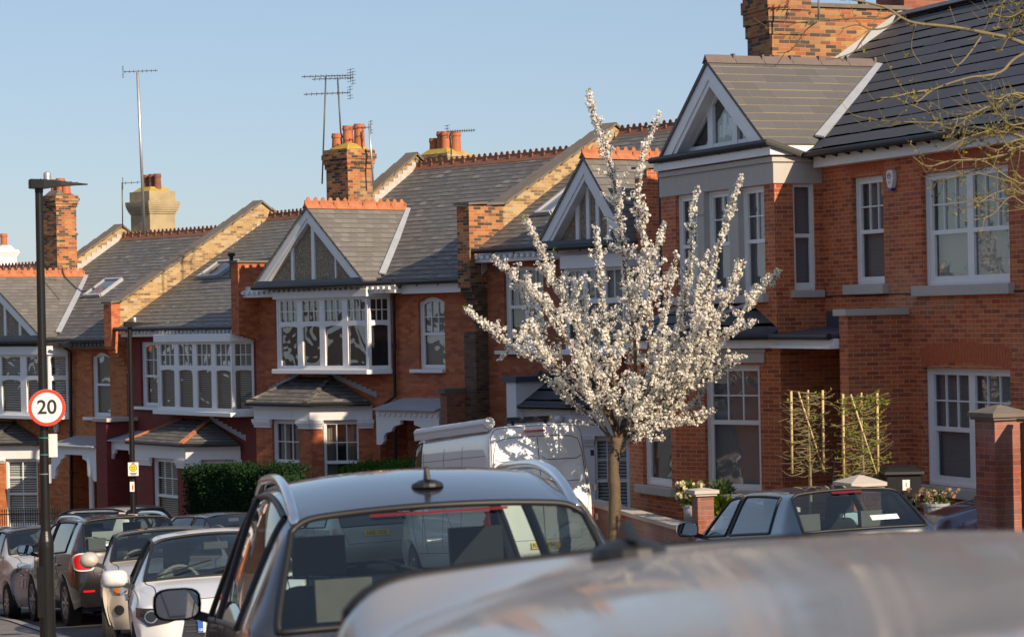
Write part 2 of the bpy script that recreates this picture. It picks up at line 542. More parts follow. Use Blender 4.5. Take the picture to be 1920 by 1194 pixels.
def arc_fill(mb, F, u0, u1, zt, rise, w, n=8, depth=0.0):
    "fills the corners above a shallow arch whose crown touches zt"
    for i in range(n):
        a, b = -1 + 2 * i / n, -1 + 2 * (i + 1) / n
        za, zb = zt - rise * a * a, zt - rise * b * b
        ua, ub = (u0 + u1) / 2 + a * (u1 - u0) / 2, (u0 + u1) / 2 + b * (u1 - u0) / 2
        if zt - za < 1e-6:
            mb.quad(F.W(ua, w, za), F.W(ub, w, zb), F.W(ub, w, zt))
        elif zt - zb < 1e-6:
            mb.quad(F.W(ua, w, za), F.W(ub, w, zb), F.W(ua, w, zt))
        else:
            mb.quad(F.W(ua, w, za), F.W(ub, w, zb), F.W(ub, w, zt), F.W(ua, w, zt))
        if depth:
            mb.quad(F.W(ua, w, za), F.W(ua, w + depth, za), F.W(ub, w + depth, zb), F.W(ub, w, zb))

def bars(mb, F, h, cols, rows, w, t=0.024):
    u0, u1, z0, z1 = h
    for i in range(1, cols):
        u = u0 + (u1 - u0) * i / cols
        mb.box(F, u - t / 2, u + t / 2, w - 0.012, w + 0.02, z0, z1)
    for j in range(1, rows):
        z = z0 + (z1 - z0) * j / rows
        mb.box(F, u0, u1, w - 0.010, w + 0.018, z - t / 2, z + t / 2)

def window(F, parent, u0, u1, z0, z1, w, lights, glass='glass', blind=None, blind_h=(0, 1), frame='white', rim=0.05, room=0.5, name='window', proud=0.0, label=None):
    """lights: (u0,u1,z0,z1,cols,rows,arch) as fractions of the window"""
    mb = MB()
    hs = []
    for L in lights:
        hs.append((u0 + (u1 - u0) * L[0], u0 + (u1 - u0) * L[1], z0 + (z1 - z0) * L[2], z0 + (z1 - z0) * L[3]))
    plate(mb, F, u0, u1, z0, z1, w, hs, 0.05)
    for L, h in zip(lights, hs):
        cols, rows = L[4], L[5]
        if cols > 1 or rows > 1:
            bars(mb, F, h, cols, rows, w + 0.022)
        if len(L) > 6 and L[6]:
            arc_fill(mb, F, h[0], h[1], h[3] + 0.001, L[6] * (h[1] - h[0]), w + 0.004, depth=0.04)
    if rim:
        r = rim
        for (a, b, c, d) in ((u0, u0 + r, z0, z1), (u1 - r, u1, z0, z1), (u0 + r, u1 - r, z1 - r, z1), (u0 + r, u1 - r, z0, z0 + r)):
            mb.box(F, a, b, w - 0.03, w - 0.002, c, d)
    fr = mb.build(name, M[frame], parent, bevel=0, label=label)
    g = MB()
    for h in hs:
        g.quad(F.W(h[0], w + 0.04, h[2]), F.W(h[1], w + 0.04, h[2]), F.W(h[1], w + 0.04, h[3]), F.W(h[0], w + 0.04, h[3]))
    g.build('pane', M[glass], fr)
    if blind:
        b = MB()
        za, zb = z0 + (z1 - z0) * blind_h[0], z0 + (z1 - z0) * blind_h[1]
        if blind == 'curtain':
            n = 40
            def wv(k):
                return 0.16 + 0.03 * math.sin(k * 1.9) + 0.012 * math.sin(k * 4.3)
            for (ca, cb) in ((u0 + 0.04, u0 + (u1 - u0) * 0.34), (u1 - (u1 - u0) * 0.42, u1 - 0.04)):
                for k in range(n):
                    a, c = ca + (cb - ca) * k / n, ca + (cb - ca) * (k + 1) / n
                    b.quad(F.W(a, w + wv(k), za), F.W(c, w + wv(k + 1), za), F.W(c, w + wv(k + 1), zb), F.W(a, w + wv(k), zb))
            b.build('curtain', M['curtain'], fr, smooth=True)
        else:
            b.quad(F.W(u0, w + 0.13, za), F.W(u1, w + 0.13, za), F.W(u1, w + 0.13, zb), F.W(u0, w + 0.13, zb))
            b.build('shutter' if blind == 'shutter' else 'blind', M[blind], fr)
    if room:  # shallow dark backing box, added to keep the panes dark and stop light leaks
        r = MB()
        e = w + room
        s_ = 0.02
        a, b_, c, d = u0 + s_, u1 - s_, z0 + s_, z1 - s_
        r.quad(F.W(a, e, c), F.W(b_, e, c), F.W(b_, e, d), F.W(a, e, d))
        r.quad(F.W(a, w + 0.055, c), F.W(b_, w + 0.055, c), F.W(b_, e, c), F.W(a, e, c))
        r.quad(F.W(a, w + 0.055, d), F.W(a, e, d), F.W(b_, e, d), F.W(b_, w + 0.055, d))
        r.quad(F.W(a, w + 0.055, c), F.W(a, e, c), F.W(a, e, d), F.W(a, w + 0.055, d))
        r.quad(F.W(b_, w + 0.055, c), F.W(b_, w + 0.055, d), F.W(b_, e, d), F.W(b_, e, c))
        r.build('room', M['room_shade'], fr)
    return fr

def sash_lights(cols=3, rows=2, mid=0.5, arch=0.0, side=0.10, top=0.045, bot=0.07):
    "an ordinary up and down sash: barred above, plain below"
    return [(side, 1 - side, mid + 0.018, 1 - top, cols, rows, arch), (side, 1 - side, bot, mid - 0.018, 1, 1)]

def multi_lights(n, z_tr=0.6, up=(3, 2), arch=0.05, gap=0.055, mull=0.035, edge=0.02, up_cols=None):
    out = []
    wdt = (1 - 2 * edge - (n - 1) * mull) / n
    for i in range(n):
        a = edge + i * (wdt + mull)
        g = wdt * gap
        out.append((a + g, a + wdt - g, z_tr + 0.03, 0.965, up[0], up[1]))
        out.append((a + g, a + wdt - g, 0.05, z_tr - 0.035, 1, 1, arch))
    return out

def sill(F, parent, u0, u1, z, w, mat='white', h=0.09, proj=0.12, name='sill'):
    mb = MB()
    mb.box(F, u0, u1, w - proj, w + 0.02, z - h, z)
    return mb.build(name, M[mat], parent, bevel=0.012)

def brick_arch(F, parent, u0, u1, z, rise, w, h=0.33, mat='arch_brick', over=0.06):
    "soldier course of rubbed bricks over an opening"
    mb = MB()
    n = max(8, int((u1 - u0) / 0.078))
    uc, hw = (u0 + u1) / 2, (u1 - u0) / 2
    for i in range(n):
        a, b = -1 + 2 * (i + 0.07) / n, -1 + 2 * (i + 0.93) / n
        def P(k, top):
            hh = hw * (1 + (over / hw if top else 0))
            zz = z + rise * (1 - k * k) - rise
            return (uc + k * hh, zz + (h if top else 0))
        p = [P(a, 0), P(b, 0), P(b, 1), P(a, 1)]
        mb.prism([F.W(q[0], w - 0.006, q[1]) for q in p], F.dw * 0.02)
    return mb.build('window_arch', M[mat], parent)

def pipe(parent, pts, r=0.045, name='downpipe', mat='black', n=10):
    mb = MB()
    mb.tube(pts, r, n)
    for i in range(len(pts) - 1):
        p, q = V(pts[i]), V(pts[i + 1])
        L = (q - p).length
        if L > 1.5:
            k = int(L / 1.4)
            for j in range(1, k + 1):
                c = p + (q - p) * (j / (k + 1))
                d = (q - p).normalized() * 0.05
                mb.tube([c - d, c + d], r * 1.28, n)
    return mb.build(name, M[mat], parent, smooth=False)

def gutter(parent, p, q, r=0.065, mat='black'):
    mb = MB()
    mb.tube([p, q], r, 10)
    L = (V(q) - V(p)).length
    for j in range(1, int(L / 0.8)):
        c = V(p) + (V(q) - V(p)) * (j * 0.8 / L)
        mb.bar(c, c - V((0, 0, 0.11)), 0.03, 0.03, up=(1, 0, 0))
    return mb.build('gutter', M[mat], parent)

def ridge_crest(parent, p, q, mat='terracotta', crest=True, r=0.13, tile=0.45, name='ridge_tiles'):
    mb = MB()
    p, q = V(p), V(q)
    L = (q - p).length
    d = (q - p) / L
    x = d.cross(V((0, 0, 1))).normalized()
    n = max(1, int(L / tile))
    for i in range(n):
        a = p + d * (L * i / n)
        b = p + d * (L * (i + 0.985) / n)
        j = random.uniform(-0.008, 0.008)
        up = V((0, 0, 0.07 + j))
        for (s0, s1) in ((a, b),):
            mb.prism([s0 - x * r - V((0, 0, r * 0.75)), s0 + up, s0 + x * r - V((0, 0, r * 0.75)), s0 - V((0, 0, 0.02))], s1 - s0)
        mb.bar(b - d * 0.03 + up * 0.6, b + up * 0.6 + d * 0.01, r * 1.0, 0.10)
    if crest:
        k = int(L / 0.225)
        mb.bar(p + V((0, 0, 0.08)), q + V((0, 0, 0.08)), 0.03, 0.09)
        for i in range(k):
            c = p + d * (L * (i + 0.5) / k)
            pr = [c + d * -0.065 + V((0, 0, 0.12)), c + d * -0.05 + V((0, 0, 0.18)), c + V((0, 0, 0.215)), c + d * 0.05 + V((0, 0, 0.18)), c + d * 0.065 + V((0, 0, 0.12))]
            mb.prism([v - x * 0.014 for v in pr], x * 0.028)
    return mb.build(name, M[mat], parent)

class Roof:
    "main roof of a terrace house: eaves at w0, ridge at wr"
    def __init__(s, w0, ze, wr, zr):
        s.w0, s.ze, s.wr, s.zr = w0, ze, wr, zr
        s.k = (zr - ze) / (wr - w0)
    def z(s, w):
        return s.ze + (w - s.w0) * s.k if w <= s.wr else s.zr - (w - s.wr) * s.k
    def w(s, z):
        return s.w0 + (z - s.ze) / s.k

def main_roof(F, H, rf, u0, u1, mat, ridge='terracotta_old', crest=True):
    mb = MB()
    th = 0.07
    wb = 2 * rf.wr - rf.w0
    mb.prism([F.W(u0, rf.w0, rf.ze), F.W(u0, rf.wr, rf.zr), F.W(u0, rf.wr, rf.zr - th * 1.3), F.W(u0, rf.w0, rf.ze - th)], F.du * (u1 - u0))
    mb.prism([F.W(u0, wb, rf.ze), F.W(u0, rf.wr, rf.zr), F.W(u0, rf.wr, rf.zr - th * 1.3), F.W(u0, wb, rf.ze - th)], F.du * (u1 - u0))
    r = mb.build('roof', M[mat], H)
    if ridge:
        ridge_crest(r, F.W(u0, rf.wr, rf.zr + 0.02), F.W(u1, rf.wr, rf.zr + 0.02), ridge, crest)
    return r

def party_wall(F, H, rf, u, th, wf, z_top, w_flat, z_apex, z_bot, face='brick_yellow', front='brick_orange', flash=True, name='party_wall', flash_side=1):
    """parapet rising through the roofs on a boundary; its front end stands proud of the facade"""
    wb = 2 * rf.wr - w_flat
    prof = [(wf, z_bot), (wf, z_top), (w_flat, z_top), (rf.wr, z_apex), (wb, z_top), (wb, z_bot)]
    mb = MB()
    mb.prism([F.W(u - th / 2, w, z) for w, z in prof], F.du * th)
    pw = mb.build(name, M[face], H)
    # orange kneeler at the front end
    kn = MB()
    kn.box(F, u - th / 2 - 0.012, u + th / 2 + 0.012, wf - 0.012, max(w_flat, wf + 0.30), rf.ze - 0.25, z_top - 0.004)
    kn.build('kneeler', M[front], pw)
    cp = MB()
    def slab(p, q, n):
        for i in range(n):
            a = V(p).lerp(V(q), i / n)
            b = V(p).lerp(V(q), (i + 1.06) / n)
            up = V((0, 0, 0.035 + 0.03))
            cp.bar(a + V((0, 0, 0.045)), b + V((0, 0, 0.075)), th + 0.14, 0.055)
    slab(F.W(u, wf - 0.06, z_top), F.W(u, max(w_flat, wf + 0.30), z_top), max(1, int((w_flat - wf) / 0.45)))
    n = int((V((rf.wr, z_apex)) - V((w_flat, z_top))).length / 0.42) if False else max(3, int(math.hypot(rf.wr - w_flat, z_apex - z_top) / 0.42))
    slab(F.W(u, w_flat, z_top), F.W(u, rf.wr, z_apex), n)
    slab(F.W(u, wb, z_top), F.W(u, rf.wr, z_apex), n)
    cp.build('coping', M['coping'], pw)
    if flash:
        fl = MB()
        uu = u + flash_side * (th / 2 + 0.012)
        n = 26
        for i in range(n):
            wa = rf.w0 + 0.1 + (rf.wr - rf.w0 - 0.1) * i / n
            wb2 = rf.w0 + 0.1 + (rf.wr - rf.w0 - 0.1) * (i + 1) / n
            fl.box8([F.W(uu - 0.012, wa, rf.z(wa) - 0.02), F.W(uu + 0.012, wa, rf.z(wa) - 0.02), F.W(uu + 0.012, wb2, rf.z(wb2) - 0.02), F.W(uu - 0.012, wb2, rf.z(wb2) - 0.02),
                     F.W(uu - 0.012, wa, rf.z(wb2) + 0.15), F.W(uu + 0.012, wa, rf.z(wb2) + 0.15), F.W(uu + 0.012, wb2, rf.z(wb2) + 0.15), F.W(uu - 0.012, wb2, rf.z(wb2) + 0.15)])
        fl.build('flashing', M['flashing'], pw)
    return pw

def corbel(F, H, u, th, wf, z0, z1, mat='brick_orange'):
    "stepped brick corbel that carries a kneeler"
    mb = MB()
    n = 7
    for i in range(n):
        w = wf * ((i + 1) / n) ** 1.3
        mb.box(F, u - th / 2, u + th / 2, w, 0.02, z0 + (z1 - z0) * i / n, z0 + (z1 - z0) * (i + 1) / n + 0.001)
    return mb.build('corbel', M[mat], H)

def gable(F, H, rf, wf, ua, za, ub0, ub1, zb, roof_mat, ridge_mat, crest, studs, fill='pebble', barge=0.27, ridge_tile=0.45, valley='lead', deep=0.14, win=None):
    "front gable over a bay: verge boards, infill, roof running back into the main roof"
    k = rf.k
    wr_ = rf.w(za)
    wb_ = rf.w(zb)
    g = MB()
    th = 0.06
    ov = 0.06
    # two roof slopes
    for (ub, sgn) in ((ub1, 1), (ub0, -1)):
        sl = (za - zb) / (ub - ua)
        ue = ub + sgn * 0.10
        ze_ = zb - abs(sl) * 0.10
        pts = [F.W(ue, wf - ov, ze_), F.W(ua, wf - ov, za), F.W(ua, wr_, za), F.W(ue, rf.w(ze_), ze_)]
        nrm = (pts[1] - pts[0]).cross(pts[2] - pts[0]).normalized()
        if nrm.z < 0: nrm = -nrm
        g.prism([p + nrm * 0.03 for p in pts], -nrm * th)
    go = g.build('gable_roof', M[roof_mat], H)
    if ridge_mat:
        ridge_crest(go, F.W(ua, wf - ov - 0.02, za + 0.06), F.W(ua, wr_ - 0.05, za + 0.06), ridge_mat, crest, r=0.12, tile=ridge_tile)
    # valley flashing on the visible side
    vm = MB()
    p, q = F.W(ub1 + 0.04, wb_ + 0.02, zb + 0.09), F.W(ua + 0.1, wr_ + 0.02, za + 0.02)
    vm.bar(p, q, 0.17, 0.035, up=V((0, 0, 1)) + F.du * 0.6 - F.dw * 0.3)
    vm.build('valley', M[valley], go)
    # verge boards
    b = MB()
    for (ub, sgn) in ((ub1, 1), (ub0, -1)):
        d2 = V((ub - ua, zb - za))
        L = d2.length
        nx, nz = d2.y / L, -d2.x / L
        if nz > 0: nx, nz = -nx, -nz
        top = [(ua, za), (ub, zb)]
        vlow = za - barge * L / abs(ub - ua)
        ulow = ub - sgn * barge * L / abs(za - zb)
        poly = [(ua, za), (ub, zb), (ulow, zb), (ua, vlow)]
        b.prism([F.W(u, wf, z) for u, z in poly], F.dw * 0.05)
        # inner moulding
        m = 0.72
        vl2 = za - barge * m * L / abs(ub - ua)
        ul2 = ub - sgn * barge * m * L / abs(za - zb)
        b.prism([F.W(u, wf - 0.025, z) for u, z in [(ua, za), (ub, zb), (ul2, zb), (ua, vl2)]], F.dw * 0.024)
    gb = b.build('verge_board', M['white'], go)
    wi = wf + deep
    if win is None:
        f = MB()
        f.prism([F.W(ub0 + 0.12, wi, zb - 0.02), F.W(ub1 - 0.12, wi, zb - 0.02), F.W(ua, wi, za - 0.12)], F.dw * 0.08)
        f.build('gable_infill', M[fill], go)
        for (uc, wd) in studs:
            s = MB()
            zt = za - (za - zb) * abs(uc - ua) / (abs(ub1 - ua) if uc > ua else abs(ub0 - ua)) - barge * 0.9
            s.box(F, uc - wd / 2, uc + wd / 2, wi - 0.05, wi - 0.002, zb, zt)
            s.build('stud', M['white'], go)
    # soffit cheeks closing the recess
    c = MB()
    for (ub, sgn) in ((ub1, 1), (ub0, -1)):
        L = math.hypot(ub - ua, zb - za)
        vlow = za - barge * L / abs(ub - ua)
        ulow = ub - sgn * barge * L / abs(za - zb)
        c.quad(F.W(ua, wf + 0.05, vlow), F.W(ulow, wf + 0.05, zb), F.W(ulow, wi, zb), F.W(ua, wi, vlow))
    c.build('soffit', M['white'], go)
    return go

def chimney(F, H, u, w, su, sw, z0, z1, mat, pots, cap_h=0.5, cap='brick', pot_h=0.75, flaunch='lichen', bands=(0.45,), pot_mat='pot', pot_r=0.125):
    mb = MB()
    mb.box(F, u - su / 2, u + su / 2, w - sw / 2, w + sw / 2, z0, z1 - cap_h)
    hu, hw = su / 2, sw / 2
    if cap == 'brick':
        steps = [(0.0, 0.03), (0.12, 0.06), (0.24, 0.09), (0.36, 0.06)]
        for (f, o) in steps:
            za = z1 - cap_h + cap_h * f * 2
            mb.box(F, u - hu - o, u + hu + o, w - hw - o, w + hw + o, za + 0.001, za + cap_h * 0.24)
        for bnd in bands:
            zb = z0 + (z1 - z0) * bnd
            mb.box(F, u - hu - 0.035, u + hu + 0.035, w - hw - 0.035, w + hw + 0.035, zb, zb + 0.08)
    else:
        n = 6
        for i in range(n):
            o = 0.13 * math.sin(math.pi / 2 * (i + 1) / n)
            za = z1 - cap_h + cap_h * 0.55 * i / n
            mb.box(F, u - hu - o, u + hu + o, w - hw - o, w + hw + o, za + 0.001, za + cap_h * 0.55 / n + 0.003)
        mb.box(F, u - hu - 0.02, u + hu + 0.02, w - hw - 0.02, w + hw + 0.02, z1 - cap_h * 0.45, z1)
    ch = mb.build('chimney', M[mat], H)
    fm = MB()
    a, b = 0.9, 0.55
    zt = z1 - cap_h * (0.04 if cap == 'brick' else 0.0)
    lo = [F.W(u + x * hu * a, w + y * hw * a, zt) for x, y in ((-1, -1), (1, -1), (1, 1), (-1, 1))]
    hi = [F.W(u + x * hu * b, w + y * hw * b, zt + 0.16) for x, y in ((-1, -1), (1, -1), (1, 1), (-1, 1))]
    fm.box8(lo + hi)
    fm.build('flaunching', M[flaunch], ch)
    for (pu, pw, ph) in pots:
        pm = MB()
        pm.lathe(F.W(u + pu, w + pw, zt + 0.04), [(pot_r * 0.95, 0), (pot_r * 0.92, ph * 0.3), (pot_r * 0.86, ph - 0.13), (pot_r * 0.98, ph - 0.12), (pot_r * 1.0, ph - 0.06), (pot_r * 0.92, ph - 0.05), (pot_r * 0.94, ph), (pot_r * 0.7, ph), (pot_r * 0.65, ph - 0.2)], 14)
        pm.build('chimney_pot', M[pot_mat], ch, smooth=False)
    return ch

def hip_roof(H, lo, hi, mat, name='bay_roof', hips=None, th=0.05, hipmat='slate_old'):
    """lo: eaves points left to right, hi: the matching top points"""
    mb = MB()
    for i in range(len(lo) - 1):
        pts = [lo[i], lo[i + 1], hi[i + 1]] + ([hi[i]] if (hi[i] - hi[i + 1]).length > 0.01 else [])
        mb.quad(*pts)
        mb.quad(*[p - V((0, 0, th)) for p in pts][::-1])
    for i in range(len(lo) - 1):
        mb.quad(lo[i] - V((0, 0, th)), lo[i + 1] - V((0, 0, th)), lo[i + 1], lo[i])
    r = mb.build(name, M[mat], H)
    if hips:
        for (a, b) in hips:
            hm = MB()
            hm.bar(a + V((0, 0, 0.02)), b + V((0, 0, 0.02)), 0.13, 0.06)
            hm.build('hip_tiles', M[hipmat], r)
    return r

def extrude_poly(mb, pts, z0, z1):
    "pts: plan points (world xy) as a closed polygon"
    mb.prism([V((p.x, p.y, z0)) for p in pts], V((0, 0, z1 - z0)))

def offset_path(pts, d):
    "moves an open plan path outward (to the left of travel reversed) by d"
    out = []
    n = len(pts)
    for i in range(n):
        ds = []
        if i > 0: ds.append((pts[i] - pts[i - 1]).normalized())
        if i < n - 1: ds.append((pts[i + 1] - pts[i]).normalized())
        ns = [V((k.y, -k.x, 0)) for k in ds]
        m = ns[0] if len(ns) == 1 else (ns[0] + ns[1]).normalized()
        f = 1.0 if len(ns) == 1 else 1.0 / max(0.4, m.dot(ns[0]))
        out.append(pts[i] + m * (d * f))
    return out

def band(mb, path, d, z0, z1, back=0.25):
    "moulded band that follows a plan path, standing d proud of it"
    o = offset_path(path, d)
    i = offset_path(path, -back)
    for k in range(len(path) - 1):
        q = [o[k], o[k + 1], i[k + 1], i[k]]
        mb.box8([V((p.x, p.y, z0)) for p in q] + [V((p.x, p.y, z1)) for p in q])

def console(mb, F, u, z, w0, depth, h, t=0.10):
    "scrolled porch bracket lying in the facade plane, pointing along +u when depth > 0"
    pts = [(0, 0), (depth, 0), (depth, -0.10), (depth * 0.72, -0.16), (depth * 0.62, -0.28), (depth * 0.40, -h * 0.52), (depth * 0.30, -h * 0.66), (depth * 0.30, -h * 0.85), (depth * 0.2, -h), (0, -h)]
    mb.prism([F.W(u + a, w0, z + b) for a, b in pts], F.dw * t)

def skylight(F, H, rf, u0, u1, w0, w1, mat='lead'):
    mb = MB()
    up = V((0, 0, 1)) - F.dw * 0.7
    for (a, b) in (((u0, w0), (u1, w0)), ((u1, w0), (u1, w1)), ((u1, w1), (u0, w1)), ((u0, w1), (u0, w0))):
        mb.bar(F.W(a[0], a[1], rf.z(a[1]) + 0.05), F.W(b[0], b[1], rf.z(b[1]) + 0.05), 0.08, 0.12, up=up)
    s = mb.build('roof_window', M[mat], H)
    g = MB()
    g.quad(*[F.W(u, w, rf.z(w) + 0.07) for u, w in ((u0, w0), (u1, w0), (u1, w1), (u0, w1))])
    g.build('pane', M['skyglass'], s)
    return s
M['skyglass'] = plain('sky lit roof glass', (0.10, 0.13, 0.16), 0.03, 0.05, 3, 0, Metallic=0.0)

def shell(H, F, u0, u1, z0, z1, depth, mat):
    "back and side walls that close the house"
    mb = MB()
    mb.box(F, u0 + 0.02, u0 + 0.12, 0.3, depth, z0, z1)
    mb.box(F, u1 - 0.12, u1 - 0.02, 0.3, depth, z0, z1)
    mb.box(F, u0 + 0.12, u1 - 0.12, depth - 0.1, depth, z0, z1)
    return mb.build('rear_wall', M[mat], H)
# ------------------------------------------------------------------ the terrace of four houses
def chain(P, ang, px, py):
    return Fr(P.x, P.y, ang).u(px, py)
A2, A3, A4, A5 = R(38), R(42), R(36), R(42)
P34 = at(478, 560, 65.4)
F3 = Fr(P34.x, P34.y, A3)
U3 = F3.u(903, 520)
P23 = F3.W(U3, 0, 0)
F2 = Fr(P23.x, P23.y, A2)
U2 = F2.u(1240, 460)
_u = chain(P34, A4, 236, 650)
P45 = Fr(P34.x, P34.y, A4).W(_u, 0, 0)
F4 = Fr(P45.x, P45.y, A4)
U4 = -_u
_u = chain(P45, A5, -215, 650)
P56 = Fr(P45.x, P45.y, A5).W(_u, 0, 0)
F5 = Fr(P56.x, P56.y, A5)
U5 = -_u

def house_root(F, U, label, group='houses of the terrace'):
    c = F.W(U / 2, 2, 0)
    return empty('terraced_house', (c.x, c.y, gz(c.x, c.y) + 0.3), label, 'house', group)

def zg(F, u, w=0):
    p = F.W(u, w, 0)
    return gz(p.x, p.y)

def upper_bay(F, H, uL, uR, p, dang, z0, z1, n, lights_n, cant_lights, glass='glass_wavy', blind=None, head=0.30, cant_blind=None, sill_h=0.12, wide=0.16, left=True):
    "shallow oriel with a row of lights and canted ends"
    dx = p / math.tan(dang)
    path = [F.W(uL - dx, 0, 0), F.W(uL, -p, 0), F.W(uR, -p, 0), F.W(uR + dx, 0, 0)]
    window(F, H, uL, uR, z0, z1, -p, lights_n, glass, blind, room=p + 0.25, name='bay_window', rim=0.04)
    Fc = F.sub(uR, -p, dang)
    Lc = p / math.sin(dang)
    window(Fc, H, 0.003, Lc, z0, z1, 0, cant_lights, 'glass', cant_blind, room=0.22, name='bay_window', rim=0.04)
    Fl = F.sub(uL - dx, 0, -dang)
    window(Fl, H, 0, Lc - 0.003, z0, z1, 0, cant_lights, 'glass', None, room=0.22, name='bay_window', rim=0.04)
    mb = MB()
    band(mb, path, wide, z0 - sill_h, z0 - 0.002)
    s = mb.build('bay_sill', M['white'], H, bevel=0.012)
    mb = MB()
    band(mb, path, 0.11, z1 + 0.002, z1 + head)
    mb.build('bay_head', M['white'], H, bevel=0.01)
    return path

def lower_bay(F, H, px, p, z_roof, z_ent0, z_cap0, win_front, win_cant, z_w0, z_w1, z_ground, brick, hi_u, hi_z, roof_mat, ent='white', ent_h=0.0, glass='glass', blind_f=None, blind_c=None, hips=True, hipmat='slate_old', lights=None, cantroom=0.45):
    """px = (u_left, u_corner, u_end): front face from u_left to u_corner at -p, canted face back to u_end on the wall"""
    uL, uC, uE = px
    dang = math.atan2(p, uE - uC)
    path = [F.W(uL - (uE - uC), 0, 0), F.W(uL, -p, 0), F.W(uC, -p, 0), F.W(uE, 0, 0)]
    Fc = F.sub(uC, -p, dang)
    Lc = math.hypot(p, uE - uC)
    Fl = F.sub(uL - (uE - uC), 0, -dang)
    mb = MB()
    wf = (win_front[0], win_front[1], z_w0, z_w1)
    plate(mb, F, uL, uC, z_ground, z_ent0 + 0.01, -p, [wf], 0.13)
    wc = (Fc.u(win_cant[0], 850), Fc.u(win_cant[1], 850), z_w0, z_w1)
    plate(mb, Fc, 0, Lc, z_ground, z_ent0 + 0.01, 0, [wc], 0.13)
    plate(mb, Fl, 0, Lc, z_ground, z_ent0 + 0.01, 0, [(Lc * 0.2, Lc * 0.8, z_w0, z_w1)], 0.13)
    mb.build('bay_wall', M[brick], H)
    lights = lights or sash_lights(3, 2, 0.52, 0, 0.07, 0.05, 0.06)
    window(F, H, wf[0], wf[1], z_w0, z_w1, -p + 0.10, lights, glass, blind_f, room=0.5)
    window(Fc, H, wc[0], wc[1], z_w0, z_w1, 0.10, lights, glass, blind_c, room=cantroom)
    window(Fl, H, Lc * 0.2, Lc * 0.8, z_w0, z_w1, 0.10, lights, glass, None, room=0.3)
    mb = MB()
    band(mb, path, 0.05, z_ent0, z_roof - 0.18)
    band(mb, path, 0.09, z_roof - 0.18, z_roof - 0.12)
    band(mb, path, 0.15, z_roof - 0.12, z_roof - 0.05)
    mb.build('entablature', M[ent], H, bevel=0.008)
    # capitals on the piers
    for (Fa, L, w_, wdw) in ((F, (uL, uC), -p, wf), (Fc, (0, Lc), 0, wc)):
        for (a, b) in ((L[0] - 0.04, wdw[0] - 0.015), (wdw[1] + 0.015, L[1] + 0.02)):
            if b - a < 0.08: continue
            hh = z_ent0 - z_cap0
            mb = MB()
            mb.box(Fa, a, b, w_ - 0.045, w_ - 0.001, z_cap0, z_cap0 + hh * 0.35)
            mb.box(Fa, a - 0.02, b + 0.02, w_ - 0.075, w_ - 0.001, z_cap0 + hh * 0.35 + 0.001, z_cap0 + hh * 0.6)
            mb.box(Fa, a - 0.03, b + 0.03, w_ - 0.10, w_ - 0.001, z_cap0 + hh * 0.6 + 0.001, z_ent0 - 0.002)
            mb.build('capital', M[ent], H)
    # roof
    o = offset_path(path, 0.24)
    lo = [V((q.x, q.y, z_roof)) for q in o]
    hi = [F.W(hi_u[0], -0.02, hi_z), F.W(hi_u[0], -0.02, hi_z), F.W(hi_u[1], -0.02, hi_z), F.W(hi_u[1], -0.02, hi_z)]
    lo[0] = V((lo[0].x, lo[0].y, z_roof))
    r = hip_roof(H, lo, hi, roof_mat, hips=[(lo[1], hi[1]), (lo[2], hi[2])] if hips else None, hipmat=hipmat)
    gm = MB()
    gm.tube([q - V((0, 0, 0.03)) for q in lo], 0.05, 8)
    gm.build('bay_gutter', M['black'], H)
    return path, lo, hi

def step_flash(H, F, p, q, mat='lead', n=7, w=-0.012):
    "stepped lead where a lean roof meets the wall"
    mb = MB()
    p, q = V(p), V(q)
    for i in range(n):
        a, b = p.lerp(q, i / n), p.lerp(q, (i + 1) / n)
        top = max(a.z, b.z) + 0.11
        off = -F.dw * 0.014
        mb.quad(a + off, b + off, V((b.x, b.y, top)) + off, V((a.x, a.y, top)) + off)
        mb.quad(V((a.x, a.y, top)), V((b.x, b.y, top)), V((b.x, b.y, top)) + off, V((a.x, a.y, top)) + off)
    return mb.build('flashing', M[mat], H)

def dentils(F, H, u0, u1, z, w, mat='white', pitch=0.2, h=0.11, band_h=0.08, proj=0.16):
    mb = MB()
    mb.box(F, u0, u1, w - proj * 0.55, w + 0.02, z - h - band_h, z - h)
    n = int((u1 - u0) / pitch)
    for i in range(n):
        u = u0 + (i + 0.3) * pitch
        mb.box(F, u, u + pitch * 0.5, w - proj, w + 0.02, z - h + 0.002, z - 0.03)
    mb.box(F, u0, u1, w - proj * 0.6, w + 0.02, z - 0.028, z)
    return mb.build('cornice', M[mat], H)

def porch(F, H, u0, u1, z, depth, hb, mat='white', roof='lead', scallop=False, bdepth=0.8, slope=0.25):
    "bracketed timber porch canopy between two brick piers"
    mb = MB()
    mb.box(F, u0, u1, -depth, -depth + 0.07, z - 0.26, z)
    if scallop:
        n = int((u1 - u0) / 0.19)
        for i in range(n):
            c = u0 + (i + 0.5) * (u1 - u0) / n
            r = (u1 - u0) / n * 0.48
            mb.prism([F.W(c + r * math.cos(a), -depth - 0.02, z - 0.07 - r * 1.15 * math.sin(a)) for a in [math.pi * k / 8 for k in range(9)]], F.dw * 0.018)
    console(mb, F, u0 + 0.002, z - 0.262, -depth, bdepth, hb, 0.09)
    console(mb, F, u1 - 0.002, z - 0.262, -depth, -bdepth, hb, 0.09)
    pm = mb.build('porch', M[mat], H)
    r = MB()
    r.prism([F.W(u0, -depth - 0.14, z + 0.01), F.W(u0, 0.0, z + slope), F.W(u0, 0.0, z + slope - 0.06), F.W(u0, -depth - 0.14, z + 0.002 - 0.02)], F.du * (u1 - u0))
    r.build('porch_roof', M[roof], pm)
    return pm

